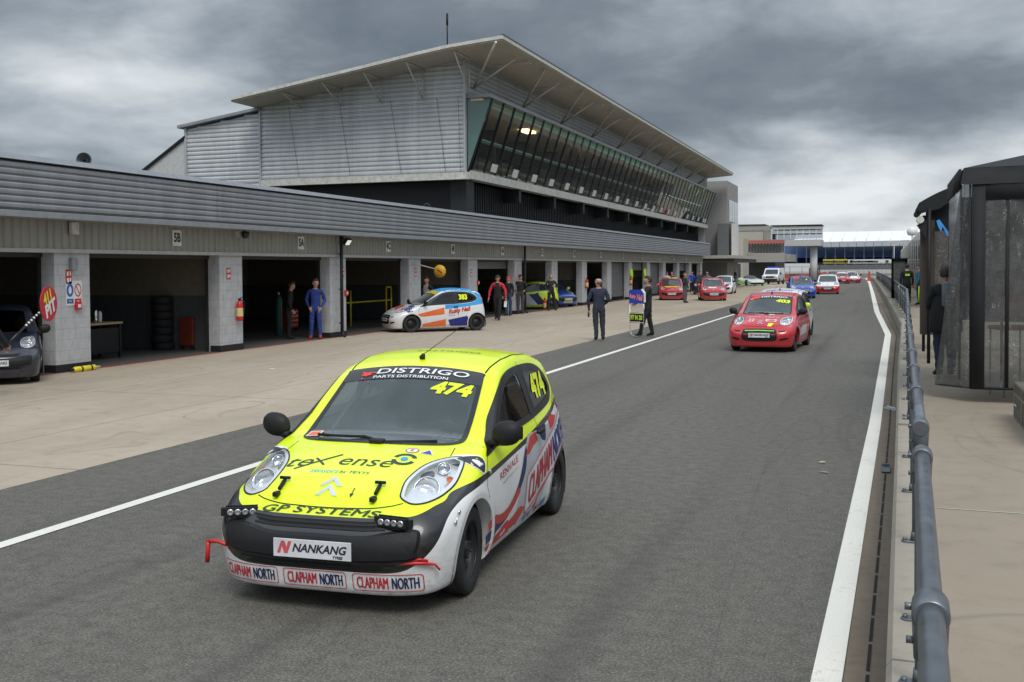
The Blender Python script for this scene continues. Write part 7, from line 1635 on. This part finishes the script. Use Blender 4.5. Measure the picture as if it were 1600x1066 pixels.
person('man in dark clothes with his hand to his chin beside the red extinguisher', (-15.7, 50.0, 0), R(210), 1.83, (.02, .022, .028), BK, hair='bald', group='people outside the garages', pose=dict(LE=(-.34, -.02, 1.16), LW=(-.14, .18, 1.18), RE=(.30, -.05, 1.14), RW=(.20, .12, 1.0), LA=(-.20, 0, .09), RA=(.16, .1, .09)))
person('man in a dark jacket and grey trousers between the parked red cars', (-11.25, 62.2, 0), R(250), 1.82, (.018, .024, .035), (.10, .10, .095), hair='dark', group='people outside the garages', headturn=R(-40), pose=dict(RE=(.28, .1, 1.15), RW=(.2, .38, 1.22)))
for (x, y), tp, lab, hair in (((671, 470), (.30, .30, .32), 'person in a black and white top standing behind the side-on parked car', 'dark'),):
    p = px(671, 520, X=-16.0); person(lab, (-16.25, px(669, 500, X=-16.2).y, 0), R(180), 1.82, tp, BK, sleeve=BK, hair=hair, group='people outside the garages')
for xx, Yd, tp, lab, cp in ((1042, 79, (.45, .47, .55), 'person in a white and blue top behind the chequered red car', (.05, .06, .3)), (1050, 81, (.08, .07, .08), 'person in dark grey behind the chequered red car', None), (1081, 88, (.03, .06, .45), 'person in bright blue behind the dark hatchback', None),
                             (1094, 92, (.04, .05, .06), 'person in dark clothes right of the person in bright blue', None), (1105, 86, (.10, .12, .14), 'person in a grey blue jacket behind the right parked red car', None)):
    p = px(xx, 425, Y=Yd); person(lab, (p.x, Yd, 0), R(160+xx % 50), 1.80, tp, BK, cap=cp, group='people outside the garages')
person('person in a red jacket under the far canopy', (px(1121, 430, Y=112).x, 112, 0), R(170), 1.8, (.42, .02, .04), BK, group='people outside the garages')
person('person with a white collar standing left of another in black by the far block', (px(1136.5, 430, Y=115).x, 115, 0), R(10), 1.88, BK, BK, sleeve=(.20, .20, .20), group='people outside the garages')
person('person all in black standing right of the white collared one by the far block', (px(1146.5, 430, Y=113).x, 113, 0), R(10), 1.92, BK, BK, bulk=1.1, group='people outside the garages', cap=(.01, .01, .01))
# person holding the round PIT board at the left edge
bp = px(79, 472, X=-14.2); hp = px(22, 527, X=-14.2)
o = person('crouching marshal in dark clothes reaching out with the round board, at the left edge', (-14.2, hp.y-.88, 0), R(0), 1.78, BK, BK, hair='dark', group='people outside the garages', pose=dict(RE=(.16, .42, 1.02), RW=(.02, .70, .86), LE=(-.2, .35, 1.1), LW=(-.05, .62, .84)), lean=.25)
t = empty('pit_sign', tuple(hp+Vector((0, -.05, -.03))), 0, label='round red lollipop board reading 411 PIT on a striped pole', cat='sign')
v0 = Vector((0, -.03, -.03)); v1 = bp-hp; d = v1.normalized()
mb = MB(); mb.tube([v0-d*.25, v1*.78], .020, 8); mb.build('pole', M_gloss, t)
mb = MB()
for i in range(6): q0 = v1*(.36+.07*i); mb.tube([q0, q0+d*.035], .0215, 8)
mb.build('pole_band', M_white, t)
nz_ = Vector((.955, .297, 0)).normalized(); rt_ = Vector((-nz_.y, nz_.x, 0)); uz = Vector((0, 0, 1)); r0 = .315
tl = R(24); r2_ = rt_*cos(tl)+uz*sin(tl); u2_ = uz*cos(tl)-rt_*sin(tl)
mb = MB(); n_ = 36; A_ = [v1+rt_*r0*cos(2*pi*i/n_)+uz*r0*sin(2*pi*i/n_)+nz_*.008 for i in range(n_)]; B_ = [q-nz_*.016 for q in A_]
mb.add(A_+B_, [tuple(range(n_)), tuple(range(2*n_-1, n_-1, -1))]+[(i, i+n_, (i+1) % n_+n_, (i+1) % n_) for i in range(n_)]); mb.build('disc', flat('sign_red', (.50, .012, .022), .4), t)
mb = MB(); put2d(mb, text2d('411', .26, .012, .15, .85), v1+nz_*.012+u2_*.13, r2_, u2_); mb.build('number_lettering', flat('sign_number_yellow', (.80, .72, .02), .4), t, fix=False)
mb = MB(); put2d(mb, text2d('PIT', .31, .016, .15, .95), v1+nz_*.012-u2_*.10, r2_, u2_); mb.build('word_lettering', M_white, t, fix=False)
# people on the pit wall
def wl(x, y): p = px(x, y, z=ZW); return (p.x, p.y, ZW)
g1 = 'people on the pit wall'
o = person('person in dark clothes with a hi-vis back logo on the pit wall', (px(1417, 440, Y=50).x, 50, ZW), R(10), 1.82, (.012, .014, .02), (.012, .014, .02), hair='dark', group=g1, bulk=1.15, cap=(.02, .02, .03))
mb = MB(); mb.rbox((0, -.135, 1.33), (.20, .012, .09), .02); mb.build('back_logo', flat('hi_vis', (.50, .85, .04), .7), o)
mb = MB()
for s in (-1, 1): mb.tube([(s*.19, .02, .85), (s*.17, .05, .45), (s*.17, .03, .12)], .022, 5)
mb.build('trouser_stripe', flat('hi_vis', (.50, .85, .04), .7), o)
o = person('person in a teal jacket and beanie with hi-vis trousers on the pit wall', (px(1436, 440, Y=50).x, 49.5, ZW), R(80), 1.80, (.02, .16, .26), (.03, .03, .03), hair=None, cap=(.03, .03, .04), group=g1, bulk=1.1)
mb = MB()
for s in (-1, 1): mb.tube([(s*.18, -.02, .85), (s*.17, .0, .45), (s*.17, .0, .12)], .035, 6)
mb.build('trouser_stripe', flat('hi_vis', (.50, .85, .04), .7), o)
p = px(1459, 560, Y=17.6)
o = person('person in a long black coat and jeans beside the clear tent flap', (p.x+.17, 17.6, ZW), R(15), 1.72, (.010, .010, .011), (.025, .032, .06), hair='dark', group=g1, bulk=1.25, pose=dict(RE=(.25, .08, 1.13), RW=(.1, .24, 1.02), LE=(-.25, .08, 1.13), LW=(-.1, .24, 1.02)), headturn=R(-30))
mb = MB(); mb.smooth = True; mb.lathe([(.20, 1.25), (.235, 1.0), (.25, .72), (.24, .70), (.19, 1.2)], ax='z', n=20); cc_ = mb.build('coat_skirt', flat('coat_black', (.010, .010, .011), .85), o); cc_.data.transform(Matrix.Diagonal((1, .75, 1, 1)))
mb = MB(); mb.smooth = True; mb.rbox((.02, -.17, 1.28), (.27, .13, .40), .06); mb.build('grey_hood', flat('hood_grey', (.13, .14, .15), .85), o)
# drivers, seated: own skinned bodies inside the cabins
def driver(carobj, label, suit, helmet):
    V_ = [((-1.33, .33, .42), .15), ((-1.36, .33, .62), .15), ((-1.42, .33, .84), .155), ((-1.44, .33, .97), .09), ((-1.42, .33, 1.06), .075), ((-1.41, .33, 1.16), .09),
          ((-1.41, .52, .93), .06), ((-1.15, .56, .76), .045), ((-.84, .47, .90), .035), ((-1.41, .14, .93), .06), ((-1.15, .10, .76), .045), ((-.84, .19, .90), .035),
          ((-1.2, .44, .46), .09), ((-.85, .46, .60), .065), ((-.55, .44, .35), .05), ((-1.2, .22, .46), .09), ((-.85, .20, .60), .065), ((-.55, .22, .35), .05)]
    E_ = [(0, 1), (1, 2), (2, 3), (3, 4), (4, 5), (3, 6), (6, 7), (7, 8), (3, 9), (9, 10), (10, 11), (0, 12), (12, 13), (13, 14), (0, 15), (15, 16), (16, 17)]
    for w_, s in ((8, 1), (11, -1)):
        b = Vector(V_[w_][0])
        for j in range(4): i0 = len(V_); V_.append((tuple(b+Vector((.035, s*(.03-.018*j), .01))), .010)); V_.append((tuple(b+Vector((.065, s*(.03-.018*j), -.015))), .009)); E_ += [(w_, i0), (i0, i0+1)]
        i0 = len(V_); V_.append((tuple(b+Vector((.01, -s*.04, .02))), .011)); E_.append((w_, i0))
    me = bpy.data.meshes.new('tmp'); me.from_pydata([v[0] for v in V_], E_, []); ob = bpy.data.objects.new('tmp', me); sc.collection.objects.link(ob); ob.modifiers.new('s', 'SKIN').use_smooth_shade = True
    for i, sv in enumerate(me.skin_vertices[0].data): sv.radius = (V_[i][1], V_[i][1]); sv.use_root = i == 0
    ob.modifiers.new('u', 'SUBSURF').levels = 1
    dg = bpy.context.evaluated_depsgraph_get(); dg.update(); m2 = bpy.data.meshes.new_from_object(ob.evaluated_get(dg)); bpy.data.objects.remove(ob); m2.materials.clear(); m2.materials.append(suit)
    o = bpy.data.objects.new('person', m2); sc.collection.objects.link(o); o.location = carobj.location; o.rotation_euler = carobj.rotation_euler; tag(o, label, 'person', 'drivers in the queue')
    mb = MB(); mb.smooth = True; n_ = 18; vs = []
    for j in range(11):
        b = -pi/2+pi*j/10
        for i in range(n_): a = 2*pi*i/n_; vs.append((-1.40+.150*cos(b)*cos(a), .33+.125*cos(b)*sin(a), 1.165+.135*sin(b)))
    mb.add(vs, [(j*n_+i, j*n_+(i+1) % n_, (j+1)*n_+(i+1) % n_, (j+1)*n_+i) for j in range(10) for i in range(n_)]); mb.build('helmet', helmet, o, fix=False)
    mb = MB(); mb.smooth = True; vs = []
    for j in range(3):
        for i in range(9): a = -1.1+2.2*i/8; vs.append((-1.40+.153*cos(a), .33+.128*sin(a), 1.14+.04*j))
    mb.add(vs, [(j*9+i, j*9+i+1, (j+1)*9+i+1, (j+1)*9+i) for j in range(2) for i in range(8)]); mb.build('visor', M_gloss, o, fix=False)
driver(CAR_Y, 'helmeted driver behind the windscreen of the yellow car', flat('suit_dark', (.04, .04, .05), .8), flat('helmet_grey', (.55, .56, .58), .25))
driver(CAR_R, 'helmeted driver behind the windscreen of the red 403', flat('suit_blue', (.03, .05, .18), .8), flat('helmet_white', (.7, .7, .7), .25))

# litter
random.seed(5)
for (x_, y_), s_, lab in (((1284, 723), .05, 'pale leaf scrap on the asphalt, nearer of two by the white line'), ((1289, 738), .06, 'second pale leaf scrap on the asphalt by the white line'), ((425, 577), .12, 'scrap of white paper on the apron behind the yellow car')):
    p = px(x_, y_, z=.01); mb = MB(); vs = [(s_*random.uniform(.5, 1)*cos(a), s_*.5*random.uniform(.5, 1)*sin(a), .008+random.uniform(0, .012)) for a in np.linspace(0, 2*pi, 7, endpoint=False)]
    mb.add(vs, [tuple(range(7))]); o = mb.build('litter_scrap', M_white if s_ > .1 else flat('dry_leaf', (.50, .44, .28), .8), loc=(p.x, p.y, .004), fix=False); tag(o, lab, 'litter'); q = o.modifiers.new('t', 'SOLIDIFY'); q.thickness = .003
